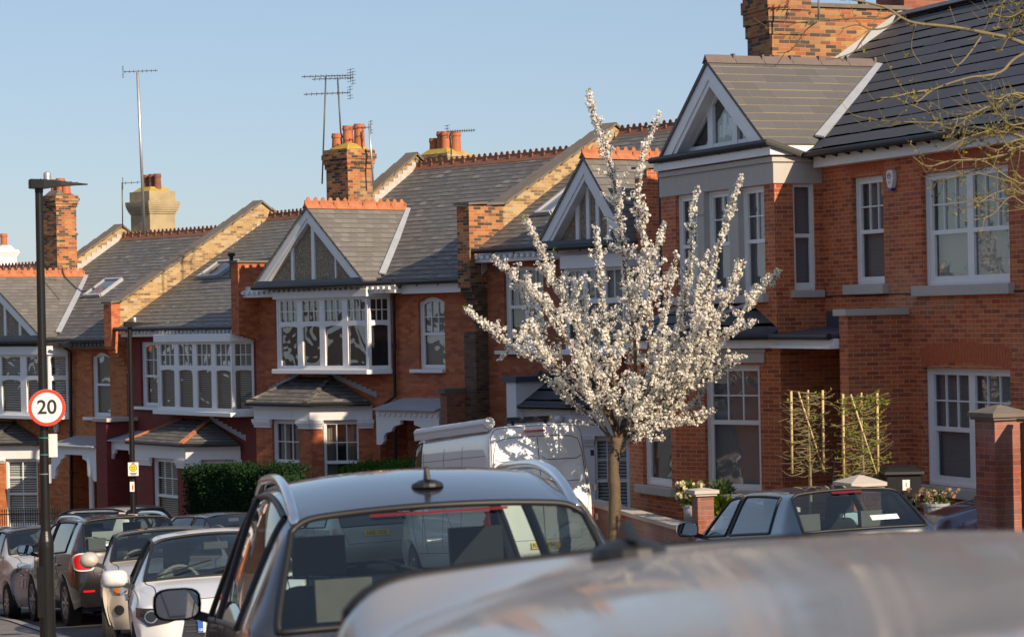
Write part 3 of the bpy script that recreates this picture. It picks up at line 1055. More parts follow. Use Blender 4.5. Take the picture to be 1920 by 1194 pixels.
def doorway(F, H, u0, u1, z0, z1, w, mat='black', glass=True):
    mb = MB()
    mb.box(F, u0, u1, w, w + 0.06, z0, z1)
    for (a, b) in ((u0, u0 + 0.08), (u1 - 0.08, u1)):
        mb.box(F, a, b, w - 0.05, w - 0.001, z0, z1)
    mb.box(F, u0 + 0.08, u1 - 0.08, w - 0.05, w - 0.001, z1 - 0.5, z1 - 0.42)
    d = mb.build('door', M[mat], H)
    if glass:
        g = MB()
        g.quad(*[F.W(a, w - 0.006, b) for a, b in ((u0 + 0.1, z1 - 0.4), (u1 - 0.1, z1 - 0.4), (u1 - 0.1, z1 - 0.06), (u0 + 0.1, z1 - 0.06))])
        g.build('fanlight', M['skyglass'], d)
    h = MB()
    h.lathe(F.W(u0 + 0.2, w - 0.05, z0 + 1.05), [(0.02, -0.03), (0.035, 0), (0.02, 0.03)], 8)
    h.build('handle', M['chrome'], d)
    return d

# ================================================================== house with the big white oriel (middle)
H3 = house_root(F3, U3, 'orange brick house with a half timbered gable, wide white bay window and scalloped porch')
ze3 = F3.z(790, 524, -0.3)
rf3 = Roof(-0.3, ze3, 4.4, F3.z(905, 304, 4.4))
zb3 = zg(F3, U3 / 2) - 0.6
B3u0, B3u1 = F3.u(521, 620, -0.5), F3.u(691, 620, -0.5)
bz0, bz1 = F3.z(600, 692, -0.5), F3.z(600, 559, -0.5)
s_u0, s_u1 = F3.u(785, 620), F3.u(834, 620)
s_z0, s_z1 = F3.z(805, 692), F3.z(805, 557)
lbp = 1.05
LB3 = (F3.u(480, 790, -lbp), F3.u(583, 790, -lbp), F3.u(699, 790))
lw1, lw0 = F3.z(583, 788, -lbp), F3.z(583, 788, -lbp) - 2.25
pz3 = F3.z(765, 768, -0.9)
d3u0, d3u1 = F3.u(712, 800, 0.0), F3.u(822, 800, 0.0)
mb = MB()
holes = [(B3u0 - 0.1, B3u1 + 0.25, bz0, bz1), (s_u0, s_u1, s_z0, s_z1), (LB3[0] - 0.2, LB3[2] - 0.12, lw0, lw1), (d3u0, d3u1, zb3, pz3 + 0.02)]
plate(mb, F3, 0.0, U3, zb3, ze3, 0, holes, 0.22, edges=False)
arc_fill(mb, F3, s_u0, s_u1, s_z1 + 0.001, 0.12, 0.003, depth=0.1)
mb.build('front_wall', M['brick_orange'], H3)
mb = MB()
mb.box(F3, d3u0 - 0.3, d3u1 + 0.3, 0.9, 1.0, zb3, pz3 + 0.2)
mb.box(F3, d3u0 - 0.1, d3u0, 0.23, 0.9, zb3, pz3 + 0.1)
mb.box(F3, d3u1, d3u1 + 0.1, 0.23, 0.9, zb3, pz3 + 0.1)
mb.box(F3, d3u0, d3u1, 0.23, 0.9, pz3 + 0.02, pz3 + 0.1)
mb.build('porch_wall', M['brick_orange'], H3)
doorway(F3, H3, d3u0 + (d3u1 - d3u0) * 0.56, d3u0 + (d3u1 - d3u0) * 0.98, zb3, pz3 - 0.15, 0.82, 'white')
shell(H3, F3, 0, U3, zb3, ze3, 7.5, 'brick_old')
u_pl = F3.u(772, 300, 4.4)
main_roof(F3, H3, rf3, u_pl, U3 - 0.1, 'slate_old')
mb = MB()
wq = [(0.6, rf3.z(0.6) - 0.3), (0.6, rf3.z(0.6) + 0.36), (4.4, rf3.zr + 0.34), (8.2, rf3.z(8.2) + 0.36), (8.2, rf3.z(8.2) - 0.3)]
mb.prism([F3.W(u_pl - 0.19, w, z) for w, z in wq], F3.du * 0.38)
pwl = mb.build('party_wall', M['brick_yellow'], H3)
mb = MB()
for (p, q) in ((F3.W(u_pl, 0.6, rf3.z(0.6) + 0.40), F3.W(u_pl, 4.4, rf3.zr + 0.38)), (F3.W(u_pl, 8.2, rf3.z(8.2) + 0.40), F3.W(u_pl, 4.4, rf3.zr + 0.38))):
    for i in range(9):
        a, b = p.lerp(q, i / 9), p.lerp(q, (i + 1.06) / 9)
        mb.bar(a, b + V((0, 0, 0.03)), 0.52, 0.055)
mb.build('coping', M['coping'], pwl)
mb = MB()
for i in range(22):
    a, b = 0.7 + 3.7 * i / 22, 0.7 + 3.7 * (i + 1) / 22
    mb.quad(F3.W(u_pl + 0.205, a, rf3.z(a)), F3.W(u_pl + 0.205, b, rf3.z(b)), F3.W(u_pl + 0.205, b, rf3.z(b) + 0.17), F3.W(u_pl + 0.205, a, rf3.z(b) + 0.17))
mb.build('flashing', M['flashing'], pwl)
p3 = upper_bay(F3, H3, B3u0, B3u1, 0.5, R(62), bz0, bz1, 4, multi_lights(4, 0.645), [(0.12, 0.88, 0.675, 0.965, 3, 2), (0.12, 0.88, 0.05, 0.61, 1, 1, 0.05)], head=F3.z(600, 545, -0.5) - bz1)
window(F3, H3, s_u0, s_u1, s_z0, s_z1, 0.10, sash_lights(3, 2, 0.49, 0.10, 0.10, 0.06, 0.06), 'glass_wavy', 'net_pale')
sill(F3, H3, F3.u(774, 700), F3.u(836, 700), s_z0, 0)
brick_arch(F3, H3, s_u0, s_u1, s_z1, 0.12, 0, 0.32)
gu0, gu1 = F3.u(483, 530, -0.75), F3.u(679, 524, -0.75)
gza, gzb = F3.z(576, 389, -0.75), F3.z(600, 523, -0.75)
gua = F3.u(576, 389, -0.75)
gable(F3, H3, rf3, -0.75, gua, gza, gu0, gu1, gzb, 'slate_wash', 'terracotta', True, [(F3.u(551, 480, -0.6), 0.10), (F3.u(590, 480, -0.6), 0.13), (F3.u(632, 490, -0.6), 0.05)], barge=0.30)
mb = MB()
mb.box(F3, gu0 - 0.05, gu1 + 0.05, -0.80, 0.3, gzb - 0.13, gzb - 0.01)
mb.build('apron', M['lead_dark'], H3)
gz3 = gzb - 0.17
gutter(H3, F3.W(gu0 - 0.15, -0.82, gz3), F3.W(F3.u(738, 522, -0.8), -0.82, gz3))
gutter(H3, F3.W(F3.u(738, 522, -0.5), -0.42, ze3 - 0.06), F3.W(U3 - 0.2, -0.42, ze3 - 0.06))
dentils(F3, H3, 0.1, F3.u(740, 535, -0.5), gz3 - 0.05, -0.42, pitch=0.22)
mb = MB()
mb.box(F3, 0.1, F3.u(740, 535, -0.5), -0.42, 0.0, gz3 - 0.25, gzb - 0.12)
mb.box(F3, F3.u(740, 535, -0.5), U3 - 0.2, -0.28, 0.0, ze3 - 0.34, ze3 - 0.06)
mb.build('fascia', M['white'], H3)
cp, lo, hi = lower_bay(F3, H3, LB3, lbp, F3.z(583, 757, -lbp - 0.2), lw1 + 0.0, F3.z(583, 804, -lbp), (F3.u(511, 850, -lbp), F3.u(561, 850, -lbp)), (607, 673), lw0, lw1, zb3, 'brick_orange',
          (F3.u(563, 708), F3.u(624, 708)), F3.z(600, 707), 'slate_old', blind_f='curtain', blind_c='curtain')
step_flash(H3, F3, F3.W(F3.u(707, 742), 0, F3.z(690, 745)), hi[2], n=9)
step_flash(H3, F3, hi[1], F3.W(F3.u(505, 735), 0, F3.z(505, 737)), n=8)
porch(F3, H3, F3.u(705, 780, -0.9), F3.u(823, 780, -0.9), pz3, 0.9, 0.62, scallop=True, bdepth=0.95)
pipe(H3, [F3.W(F3.u(752, 535, -0.42), -0.42, ze3 - 0.1), F3.W(F3.u(744, 560), -0.10, F3.z(744, 556)), F3.W(F3.u(746, 740), -0.10, F3.z(746, 742)), F3.W(F3.u(740, 755), -0.35, F3.z(738, 758))])
pipe(H3, [F3.W(F3.u(746, 785), -0.09, F3.z(746, 780)), F3.W(F3.u(746, 900), -0.09, zb3)])
chimney(F3, H3, F3.u(655, 330, 2.3), 2.3, 0.95, 0.85, rf3.z(2.3) - 1.2, F3.z(654, 280, 2.3), 'brick_chimney', [(-0.30, -0.16, 0.42), (-0.02, 0.0, 0.62), (0.22, 0.20, 0.66)], cap_h=0.55, bands=(0.52,), pot_r=0.16)
chimney(F3, H3, F3.u(833, 300, 5.4), 5.4, 1.35, 0.9, rf3.z(5.4) - 0.5, F3.z(833, 290, 5.4), 'brick_yellow', [(-0.42, 0, 0.45), (-0.12, 0.02, 0.62), (0.14, -0.05, 0.6), (0.40, 0.1, 0.58)], cap_h=0.2, bands=(), pot_r=0.15)
skylight(F3, H3, rf3, F3.u(925, 378, 2.0), F3.u(962, 370, 2.0), 1.75, 2.5)
# party wall towards the house with the blossom tree in front
party_wall(F3, H3, rf3, U3, 0.42, -0.55, F3.z(880, 386, -0.45), 0.55, F3.z(1103, 243, 4.4), ze3 - 0.2, front='brick_chimney')
corbel(F3, H3, U3, 0.42, -0.50, F3.z(880, 620, -0.3), ze3 - 0.2, 'brick_sooty')
mb = MB()
mb.box(F3, U3 - 0.21, U3 + 0.21, -0.42, 0.0, zb3, F3.z(880, 622, -0.3))
mb.build('pier_wall', M['brick_sooty'], H3)
mb = MB()
mb.box(F3, F3.u(826, 760, -1.0), U3 - 0.22, -1.0, -0.001, zb3, F3.z(850, 738, -1.0))
wp = mb.build('porch_wall', M['brick_old'], H3)
mb = MB()
mb.box(F3, F3.u(822, 735, -1.05), U3 - 0.215, -1.06, -0.003, F3.z(850, 738, -1.0) + 0.001, F3.z(850, 729, -1.0))
mb.build('coping', M['coping'], wp)

# ================================================================== red painted house
H4 = house_root(F4, U4, 'dark red painted house with a white bay window and no gable')
ze4 = F4.z(340, 611, -0.35)
rf4 = Roof(-0.35, ze4, 4.9, F4.z(525, 408, 4.9))
zb4 = zg(F4, U4 / 2) - 0.6
B4u0, B4u1 = F4.u(297, 700, -0.5), F4.u(437, 700, -0.5)
b4z0, b4z1 = F4.z(360, 770, -0.5), F4.z(360, 641, -0.5)
q_u0, q_u1 = F4.u(264, 700), F4.u(300, 700)
q_z0, q_z1 = F4.z(278, 762), F4.z(278, 641)
lp4 = 1.1
LB4 = (F4.u(254, 840, -lp4), F4.u(350, 840, -lp4), F4.u(452, 840))
l4w1 = F4.z(350, 862, -lp4)
l4w0 = l4w1 - 2.2
pz4 = F4.z(225, 826, -0.8)
d4u0, d4u1 = 0.25, F4.u(246, 850)
if d4u1 < d4u0 + 0.9: d4u1 = d4u0 + 1.3
mb = MB()
holes = [(B4u0 - 0.05, B4u1 + 0.2, b4z0, b4z1), (q_u0, min(q_u1, B4u0 - 0.06), q_z0, q_z1), (LB4[0] - 0.2, LB4[2] - 0.1, l4w0, l4w1)]
plate(mb, F4, 0, U4, zb4, ze4, 0, holes, 0.22, edges=False)
mb.build('front_wall', M['red_paint'], H4)
window(F4, H4, q_u0, min(q_u1, B4u0 - 0.06), q_z0, q_z1, 0.10, sash_lights(2, 2, 0.47, 0.08, 0.12, 0.05, 0.06), 'glass_wavy', 'venetian')
shell(H4, F4, 0, U4, zb4, ze4, 7.5, 'brick_old')
main_roof(F4, H4, rf4, 0.1, U4 - 0.1, 'slate_lichen', 'terracotta_old')
main_roof(F4, H4, Roof(0.5, rf4.z(0.5), rf4.wr, rf4.zr), U4 - 0.1, U4 + 1.2, 'slate_lichen', 'terracotta_old')
upper_bay(F4, H4, B4u0, B4u1, 0.5, R(62), b4z0, b4z1, 4, multi_lights(4, 0.63), [(0.12, 0.88, 0.66, 0.965, 3, 2), (0.12, 0.88, 0.05, 0.595, 1, 1, 0.05)], blind='venetian', cant_blind='venetian', head=F4.z(360, 626, -0.5) - b4z1)
sill(F4, H4, F4.u(253, 768), B4u0 - 0.3, q_z0, 0)
gutter(H4, F4.W(0.25, -0.50, ze4 - 0.06), F4.W(U4 - 0.3, -0.50, ze4 - 0.06))
dentils(F4, H4, 0.25, U4 - 0.2, ze4 - 0.10, -0.2, pitch=0.22)
mb = MB()
mb.box(F4, 0.25, U4 - 0.2, -0.35, 0.0, ze4 - 0.10, ze4 - 0.05)
mb.build('fascia', M['white'], H4)
cp, lo, hi = lower_bay(F4, H4, LB4, lp4, F4.z(350, 833, -lp4 - 0.2), l4w1, F4.z(350, 878, -lp4), (F4.u(286, 900, -lp4), F4.u(333, 900, -lp4)), (377, 441), l4w0, l4w1, zb4, 'red_paint',
          (F4.u(343, 787), F4.u(395, 787)), F4.z(365, 786), 'slate_old', blind_f='venetian', blind_c='venetian', hipmat='terracotta')
step_flash(H4, F4, F4.W(F4.u(462, 828), 0, F4.z(455, 826)), hi[2], n=8)
mb = MB()
mb.box(F4, F4.u(180, 830, -0.95), F4.u(200, 830, -0.95), -0.95, -0.001, zb4, F4.z(185, 790, -0.95))
w4 = mb.build('porch_wall', M['red_paint'], H4)
mb = MB()
mb.box(F4, F4.u(174, 790, -1.0), F4.u(204, 790, -0.95), -1.02, -0.003, F4.z(185, 790, -0.95) + 0.001, F4.z(185, 783, -0.95))
mb.build('coping', M['stone'], w4)
porch(F4, H4, F4.u(200, 830, -0.8) + 0.01, F4.u(256, 830, -0.8), pz4, 0.8, 0.6, bdepth=0.5)
mb = MB()
mb.box(F4, U4 - 0.2, U4 + 0.2, -0.62, 0.25, ze4 - 0.25, F4.z(462, 492, -0.5))
kn4 = mb.build('kneeler', M['brick_orange'], H4)
mb = MB()
mb.box(F4, U4 - 0.26, U4 + 0.26, -0.68, 0.30, F4.z(462, 492, -0.5) + 0.001, F4.z(462, 492, -0.5) + 0.06)
mb.build('coping', M['coping'], kn4)
corbel(F4, H4, U4, 0.42, -0.60, F4.z(470, 640, -0.3), ze4 - 0.2, 'brick_orange')
skylight(F4, H4, rf4, F4.u(388, 495, 2.2), F4.u(425, 488, 2.2), 1.9, 2.6)
vp = MB()
vp.tube([F4.W(F4.u(434, 500, 1.9), 1.9, rf4.z(1.9) - 0.1), F4.W(F4.u(434, 500, 1.9), 1.9, rf4.z(1.9) + 0.6)], 0.06, 8)
vp.tube([F4.W(F4.u(434, 500, 1.9), 1.9, rf4.z(1.9) + 0.6), F4.W(F4.u(434, 500, 1.9), 1.9, rf4.z(1.9) + 0.7)], 0.11, 8)
vp.build('vent_pipe', M['black_plastic'], H4)

# ================================================================== house at the left edge
H5 = house_root(F5, U5, 'orange brick house with white louvre shutters and a bracketed porch, beside the red painted house')
ze5 = F5.z(170, 634, -0.35)
rf5 = Roof(-0.35, ze5, 4.9, F5.z(310, 442, 4.9))
zb5 = zg(F5, U5 / 2) - 0.6
B5u0, B5u1 = F5.u(-92, 700, -0.5), F5.u(92, 700, -0.5)
b5z0, b5z1 = F5.z(60, 778, -0.5), F5.z(60, 665, -0.5)
r_u0, r_u1 = F5.u(172, 700), F5.u(206, 700)
r_z0, r_z1 = F5.z(188, 782), F5.z(188, 661)
lp5 = 1.05
LB5 = (F5.u(-118, 850, -lp5), F5.u(-12, 850, -lp5), F5.u(86, 850))
l5w1 = F5.z(0, 861, -lp5)
l5w0 = F5.z(30, 992, -lp5)
pz5 = F5.z(140, 836, -0.9)
d5u0, d5u1 = F5.u(100, 860), U5 - 0.75
mb = MB()
holes = [(B5u0 - 0.1, B5u1 + 0.2, b5z0, b5z1), (r_u0, r_u1, r_z0, r_z1), (LB5[0] - 0.2, LB5[2] - 0.1, l5w0, l5w1), (d5u0 + 1.0, d5u1, zb5, pz5 + 0.02)]
plate(mb, F5, 0, U5, zb5, ze5, 0, holes, 0.22, edges=False)
arc_fill(mb, F5, r_u0, r_u1, r_z1 + 0.001, 0.13, 0.003, depth=0.1)
mb.build('front_wall', M['brick_amber'], H5)
mb = MB()
mb.box(F5, d5u0 + 0.9, d5u1 + 0.2, 0.9, 1.0, zb5, pz5 + 0.2)
mb.box(F5, d5u0 + 0.9, d5u0 + 1.0, 0.23, 0.9, zb5, pz5 + 0.1)
mb.box(F5, d5u1, d5u1 + 0.1, 0.23, 0.9, zb5, pz5 + 0.1)
mb.box(F5, d5u0 + 1.0, d5u1, 0.23, 0.9, pz5 + 0.02, pz5 + 0.1)
mb.build('porch_wall', M['brick_amber'], H5)
window(F5, H5, r_u0, r_u1, r_z0, r_z1, 0.10, [(0.12, 0.88, 0.52, 0.95, 1, 1, 0.1), (0.12, 0.88, 0.07, 0.485, 1, 1)], 'glass_wavy', 'net_pale', (0.0, 1))
sill(F5, H5, F5.u(161, 785), F5.u(210, 785), r_z0, 0)
brick_arch(F5, H5, r_u0, r_u1, r_z1, 0.13, 0, 0.34)
shell(H5, F5, 0, U5, zb5, ze5, 7.5, 'brick_old')
u5l = F5.u(222, 430, 4.9)
main_roof(F5, H5, rf5, u5l, U5 - 0.1, 'slate_old', 'terracotta_old')
upper_bay(F5, H5, B5u0, B5u1, 0.5, R(60), b5z0, b5z1, 4, multi_lights(4, 0.62, (1, 1)), [(0.12, 0.88, 0.65, 0.965, 1, 1), (0.12, 0.88, 0.05, 0.585, 1, 1, 0.05)], blind='shutter', cant_blind='shutter', head=F5.z(60, 649, -0.5) - b5z1)
g5u0, g5u1, g5za, g5zb = F5.u(-128, 632, -0.75), F5.u(76, 628, -0.75), F5.z(-25, 518, -0.75), F5.z(40, 629, -0.75)
gable(F5, H5, rf5, -0.75, F5.u(-26, 518, -0.75), g5za, g5u0, g5u1, g5zb, 'slate_wash', 'terracotta', True, [(F5.u(12, 590, -0.6), 0.13), (F5.u(40, 600, -0.6), 0.13), (F5.u(-40, 600, -0.6), 0.13)], barge=0.30)
mb = MB()
mb.box(F5, g5u0 - 0.05, g5u1 + 0.05, -0.80, 0.3, g5zb - 0.13, g5zb - 0.01)
mb.build('apron', M['lead_dark'], H5)
gutter(H5, F5.W(g5u0, -0.82, g5zb - 0.17), F5.W(F5.u(128, 632, -0.8), -0.82, g5zb - 0.17))
gutter(H5, F5.W(F5.u(128, 632, -0.5), -0.48, ze5 - 0.06), F5.W(U5 - 0.3, -0.48, ze5 - 0.06))
mb = MB()
mb.box(F5, g5u0, F5.u(130, 640, -0.5), -0.45, 0.0, g5zb - 0.38, g5zb - 0.125)
mb.box(F5, F5.u(130, 640, -0.5), U5 - 0.2, -0.30, 0.0, ze5 - 0.30, ze5 - 0.05)
mb.build('fascia', M['coping'], H5)
dentils(F5, H5, F5.u(130, 640, -0.3), U5 - 0.2, ze5 - 0.12, -0.30, 'coping', pitch=0.22)
cp, lo, hi = lower_bay(F5, H5, LB5, lp5, F5.z(-10, 832, -lp5 - 0.2), l5w1, F5.z(-10, 868, -lp5), (F5.u(-92, 900, -lp5), F5.u(-42, 900, -lp5)), (10, 70), l5w0, l5w1, zb5, 'brick_amber',
          (F5.u(-45, 791), F5.u(28, 791)), F5.z(20, 790), 'slate_old', blind_f='shutter', blind_c='shutter', lights=[(0.07, 0.93, 0.5, 0.95, 2, 2), (0.07, 0.93, 0.06, 0.47, 2, 1)])
porch(F5, H5, F5.u(96, 850, -0.9), F5.u(180, 850, -0.9), pz5, 0.9, 0.75, bdepth=0.75)
mb = MB()
cpx = F5.u(172, 900, -0.85)
mb.lathe(F5.W(cpx, -0.85, zb5), [(0.12, 0), (0.12, 0.5), (0.09, 0.6), (0.085, pz5 - zb5 - 0.9), (0.13, pz5 - zb5 - 0.85), (0.13, pz5 - zb5 - 0.3)], 12)
mb.build('porch_post', M['white'], H5, smooth=True)
pipe(H5, [F5.W(F5.u(112, 640, -0.5), -0.6, g5zb - 0.2), F5.W(F5.u(138, 662), -0.10, F5.z(138, 660)), F5.W(F5.u(139, 960), -0.10, F5.z(139, 960))], r=0.05)
chimney(F5, H5, F5.u(112, 430, 2.6), 2.6, 0.85, 0.75, rf5.z(2.6) - 1.6, F5.z(112, 366, 2.6), 'brick_chimney', [(-0.22, 0, 0.5), (0.1, 0, 0.52), (0.28, 0.1, 0.4)], cap_h=0.4, bands=(0.7,), flaunch='coping', pot_r=0.16)
chimney(F5, H5, F5.u(287, 420, 6.0), 6.0, 1.15, 1.0, rf5.z(6.0) - 0.6, F5.z(287, 360, 6.0), 'render_chimney', [(-0.36, 0, 0.55), (0.0, 0, 0.56), (0.32, 0, 0.55)], cap_h=0.75, cap='render', pot_mat='terracotta_old', pot_r=0.13)
party_wall(F5, H5, rf5, U5, 0.38, -0.6, F5.z(208, 570, -0.5), -0.35, F5.z(478, 383, 4.9), ze5 - 0.2)
corbel(F5, H5, U5, 0.38, -0.58, F5.z(220, 700, -0.3), ze5 - 0.2, 'brick_amber')
party_wall(F5, H5, rf5, u5l, 0.38, 0.5, rf5.z(0.6) + 0.42, 0.6, F5.z(216, 427, 4.9), ze5)
rf6 = Roof(-0.35, ze5 - 0.45, 4.9, F5.z(50, 503, 4.9))
H6 = empty('terraced_house', F5.W(-3, 2, zb5), 'end house showing only a dark ridge and a white chimney, beyond the louvre shutters', 'house', 'houses of the terrace')
main_roof(F5, H6, rf6, -9.0, u5l - 0.2, 'slate_old', 'terracotta_old')
mb = MB()
mb.box(F5, -9.0, -0.01, 0, 7.5, zb5 - 1.0, ze5 - 0.46)
mb.build('front_wall', M['brick_amber'], H6)
chimney(F5, H6, F5.u(8, 490, 5.8), 5.8, 0.55, 0.7, rf6.z(5.8) - 0.6, F5.z(8, 468, 5.8), 'stucco', [(0.0, 0, 0.55)], cap_h=0.25, bands=(0.5,), flaunch='stucco', pot_r=0.14)
skylight(F5, H5, rf5, F5.u(172, 505, 2.0), F5.u(203, 503, 2.0), 1.7, 2.5)

# ================================================================== house behind the blossom tree
H2 = house_root(F2, U2, 'brick house with white painted ground floor, behind the blossom tree')
ze2 = F2.z(910, 466, -0.3)
rf2 = Roof(-0.3, ze2, 4.4, F2.z(1180, 250, 4.4))
zb2 = zg(F2, U2 / 2) - 0.6
v_u0, v_u1 = F2.u(946, 590), F2.u(1020, 590)
v_z0, v_z1 = F2.z(970, 657), F2.z(970, 500)
B2u0, B2u1 = F2.u(1062, 600, -0.5), F2.u(1172, 600, -0.5)
b2z0, b2z1 = F2.z(1100, 655, -0.5), F2.z(1100, 503, -0.5)
mb = MB()
plate(mb, F2, 0, U2, zb2, ze2, 0, [(v_u0, v_u1, v_z0, v_z1), (B2u0 - 0.1, B2u1 + 0.2, b2z0, b2z1)], 0.22, edges=False)
arc_fill(mb, F2, v_u0, v_u1, v_z1 + 0.001, 0.10, 0.003, depth=0.1)
mb.build('front_wall', M['brick_brown'], H2)
window(F2, H2, v_u0, v_u1, v_z0, v_z1, 0.10, [(0.08, 0.45, 0.54, 0.95, 2, 2), (0.08, 0.45, 0.07, 0.50, 1, 1), (0.55, 0.92, 0.54, 0.95, 2, 2), (0.55, 0.92, 0.07, 0.50, 1, 1)], 'glass', 'curtain')
sill(F2, H2, F2.u(934, 668), F2.u(1024, 668), v_z0, 0)
brick_arch(F2, H2, v_u0, v_u1, v_z1, 0.10, 0, 0.30)
shell(H2, F2, 0, U2, zb2, ze2, 7.5, 'brick_old')
main_roof(F2, H2, rf2, 0.1, U2 - 0.1, 'slate_old', 'terracotta_old')
upper_bay(F2, H2, B2u0, B2u1, 0.5, R(62), b2z0, b2z1, 3, multi_lights(3, 0.60, (2, 1)), [(0.14, 0.86, 0.60, 0.955, 2, 1), (0.14, 0.86, 0.06, 0.535, 1, 1, 0.05)], glass='glass', blind='net_pale', head=F2.z(1100, 477, -0.5) - b2z1)
g2u0, g2u1, g2za, g2zb = F2.u(1013, 447, -0.75), F2.u(1178, 440, -0.75), F2.z(1096, 295, -0.75), F2.z(1095, 448, -0.75)
gable(F2, H2, rf2, -0.75, F2.u(1096, 295, -0.75), g2za, g2u0, g2u1, g2zb, 'slate_wash', 'terracotta', True,
      [(F2.u(1079, 400, -0.6), 0.11), (F2.u(1099, 400, -0.6), 0.11), (F2.u(1117, 400, -0.6), 0.11), (F2.u(1138, 420, -0.6), 0.11), (F2.u(1156, 430, -0.6), 0.09)], barge=0.33, deep=0.24)
mb = MB()
mb.box(F2, g2u0 - 0.05, g2u1 + 0.05, -0.80, 0.3, g2zb - 0.13, g2zb - 0.01)
mb.build('apron', M['lead_dark'], H2)
gutter(H2, F2.W(0.25, -0.45, ze2 - 0.06), F2.W(g2u0, -0.45, ze2 - 0.06))
gutter(H2, F2.W(g2u0 - 0.1, -0.82, g2zb - 0.17), F2.W(U2 - 0.4, -0.82, g2zb - 0.17))
mb = MB()
mb.box(F2, g2u0, U2 - 0.3, -0.45, 0.0, g2zb - 0.36, g2zb - 0.125)
mb.box(F2, 0.25, g2u0, -0.28, 0.0, ze2 - 0.34, ze2 - 0.06)
mb.build('fascia', M['white'], H2)
dentils(F2, H2, 0.25, U2 - 0.3, ze2 - 0.14, -0.28, pitch=0.22)
party_wall(F2, H2, rf2, U2, 0.38, -0.55, F2.z(1210, 318, -0.5), 0.4, F2.z(1225, 240, 4.4), ze2 - 0.2, front='brick_new')
mb = MB()
mb.box(F2, U2 - 0.19, U2 + 0.19, -0.45, 0.0, F2.z(1210, 560, -0.4), F2.z(1210, 388, -0.4))
mb.build('pier_wall', M['stucco'], H2)
mb = MB()
mb.box(F2, U2 - 0.19, U2 + 0.19, -0.45, 0.0, zb2, F2.z(1210, 560, -0.4) - 0.002)
mb.build('pier_wall', M['brick_brown'], H2)
skylight(F2, H2, rf2, F2.u(1020, 395, 1.2), F2.u(1048, 380, 1.2), 0.95, 2.1)
# white painted canted bay on the ground floor
lp2 = 1.0
LB2 = (F2.u(985, 800, -lp2), F2.u(1075, 800, -lp2), F2.u(1195, 800))
l2w1 = F2.z(1075, 818, -lp2)
cp, lo, hi = lower_bay(F2, H2, LB2, lp2, F2.z(1075, 762, -lp2 - 0.2), l2w1, F2.z(1075, 835, -lp2), (F2.u(1010, 850, -lp2), F2.u(1052, 850, -lp2)), (1115, 1178), l2w1 - 2.1, l2w1, zb2, 'stucco',
          (F2.u(1012, 700), F2.u(1110, 700)), F2.z(1040, 697), 'slate_new', ent='stucco', blind_f='net_pale', blind_c='shutter', hipmat='terracotta_old')
mb = MB()
mb.box(F2, F2.u(950, 760, -1.3), F2.u(968, 760, -1.3), -1.3, -0.001, zb2, F2.z(960, 716, -1.3))
w2 = mb.build('porch_wall', M['stucco'], H2)
mb = MB()
mb.box(F2, F2.u(946, 713, -1.3), F2.u(971, 713, -1.3), -1.36, -0.003, F2.z(960, 716, -1.3) + 0.001, F2.z(960, 706, -1.3))
mb.build('coping', M['lead_dark'], w2)
lampb = MB()
lampb.lathe(F2.W(F2.u(1058, 785, -lp2), -lp2 - 0.16, F2.z(1058, 785, -lp2)), [(0.03, -0.1), (0.08, -0.08), (0.10, 0), (0.07, 0.09), (0.02, 0.1)], 12, 'y')
lampb.build('bulkhead_lamp', M['white'], H2, smooth=True)
# ================================================================== the tall house on the right
A1 = R(22)
_p = at(1545, 560, 42.5)
F1 = Fr(_p.x, _p.y, A1)
UL1, UR1 = F1.u(1240, 430, -0.95), F1.u(2250, 400)
c = F1.W(2, 2, 0)
H1 = empty('detached_house', (c.x, c.y, gz(c.x, c.y) + 0.3), 'tall red brick house with sand mortar, dark slate roof and a flat roofed porch', 'house')
ze1 = F1.z(1700, 258, -0.4)
rf1 = Roof(-0.4, ze1, 4.4, F1.z(1766, 14, 4.4))
zb1 = zg(F1, 2) - 0.8
WB = -0.95
uB_R = F1.u(1453, 430, WB)
uw = F1.u(1705, 750)
ww = -0.9
for _ in range(30):
    ww += (F1.u(1592, 750, ww) - uw) * 0.6
zc1 = F1.z(1640, 591, ww)
zpo0, zpo1 = F1.z(1520, 655, ww), F1.z(1520, 637, ww)
mb = MB()
def hole(pxa, pxb, pya, pyb, pxm, w=0):
    return (F1.u(pxa, (pya + pyb) / 2, w), F1.u(pxb, (pya + pyb) / 2, w), F1.z(pxm, pyb, w), F1.z(pxm, pya, w))
h_s = hole(1598, 1657, 331, 533, 1625)
h_d = hole(1728, 1892, 322, 535, 1760)
h_g = hole(1732, 1896, 690, 912, 1780)
h_p = (F1.u(1500, 800), uw - 0.45, zb1, zpo0)
plate(mb, F1, UL1 + 0.05, UR1, zb1, ze1, 0, [h_s, h_d, h_g, h_p], 0.22, edges=False)
mb.build('front_wall', M['brick_new'], H1)
window(F1, H1, *h_s, 0.12, sash_lights(3, 2, 0.49, 0, 0.10, 0.06, 0.07), 'glass', 'net')
def dbl(mid=0.49):
    return [(0.055, 0.465, mid + 0.02, 0.94, 3, 2), (0.075, 0.465, 0.08, mid - 0.02, 1, 1), (0.535, 0.945, mid + 0.02, 0.94, 3, 2), (0.535, 0.925, 0.08, mid - 0.02, 1, 1)]
window(F1, H1, *h_d, 0.12, dbl(0.47), 'glass', 'net_pale')
window(F1, H1, *h_g, 0.12, dbl(0.48), 'glass', 'net')
for h in (h_s, h_d):
    sill(F1, H1, h[0] - 0.18, h[1] + 0.12, h[2], 0, 'stone', 0.17, 0.12)
    brick_arch(F1, H1, h[0] - 0.02, h[1] + 0.02, h[3] + 0.10, 0.11, 0, 0.32, 'arch_brick')
sill(F1, H1, h_g[0] - 0.18, h_g[1] + 0.12, h_g[2], 0, 'stone', 0.17, 0.12)
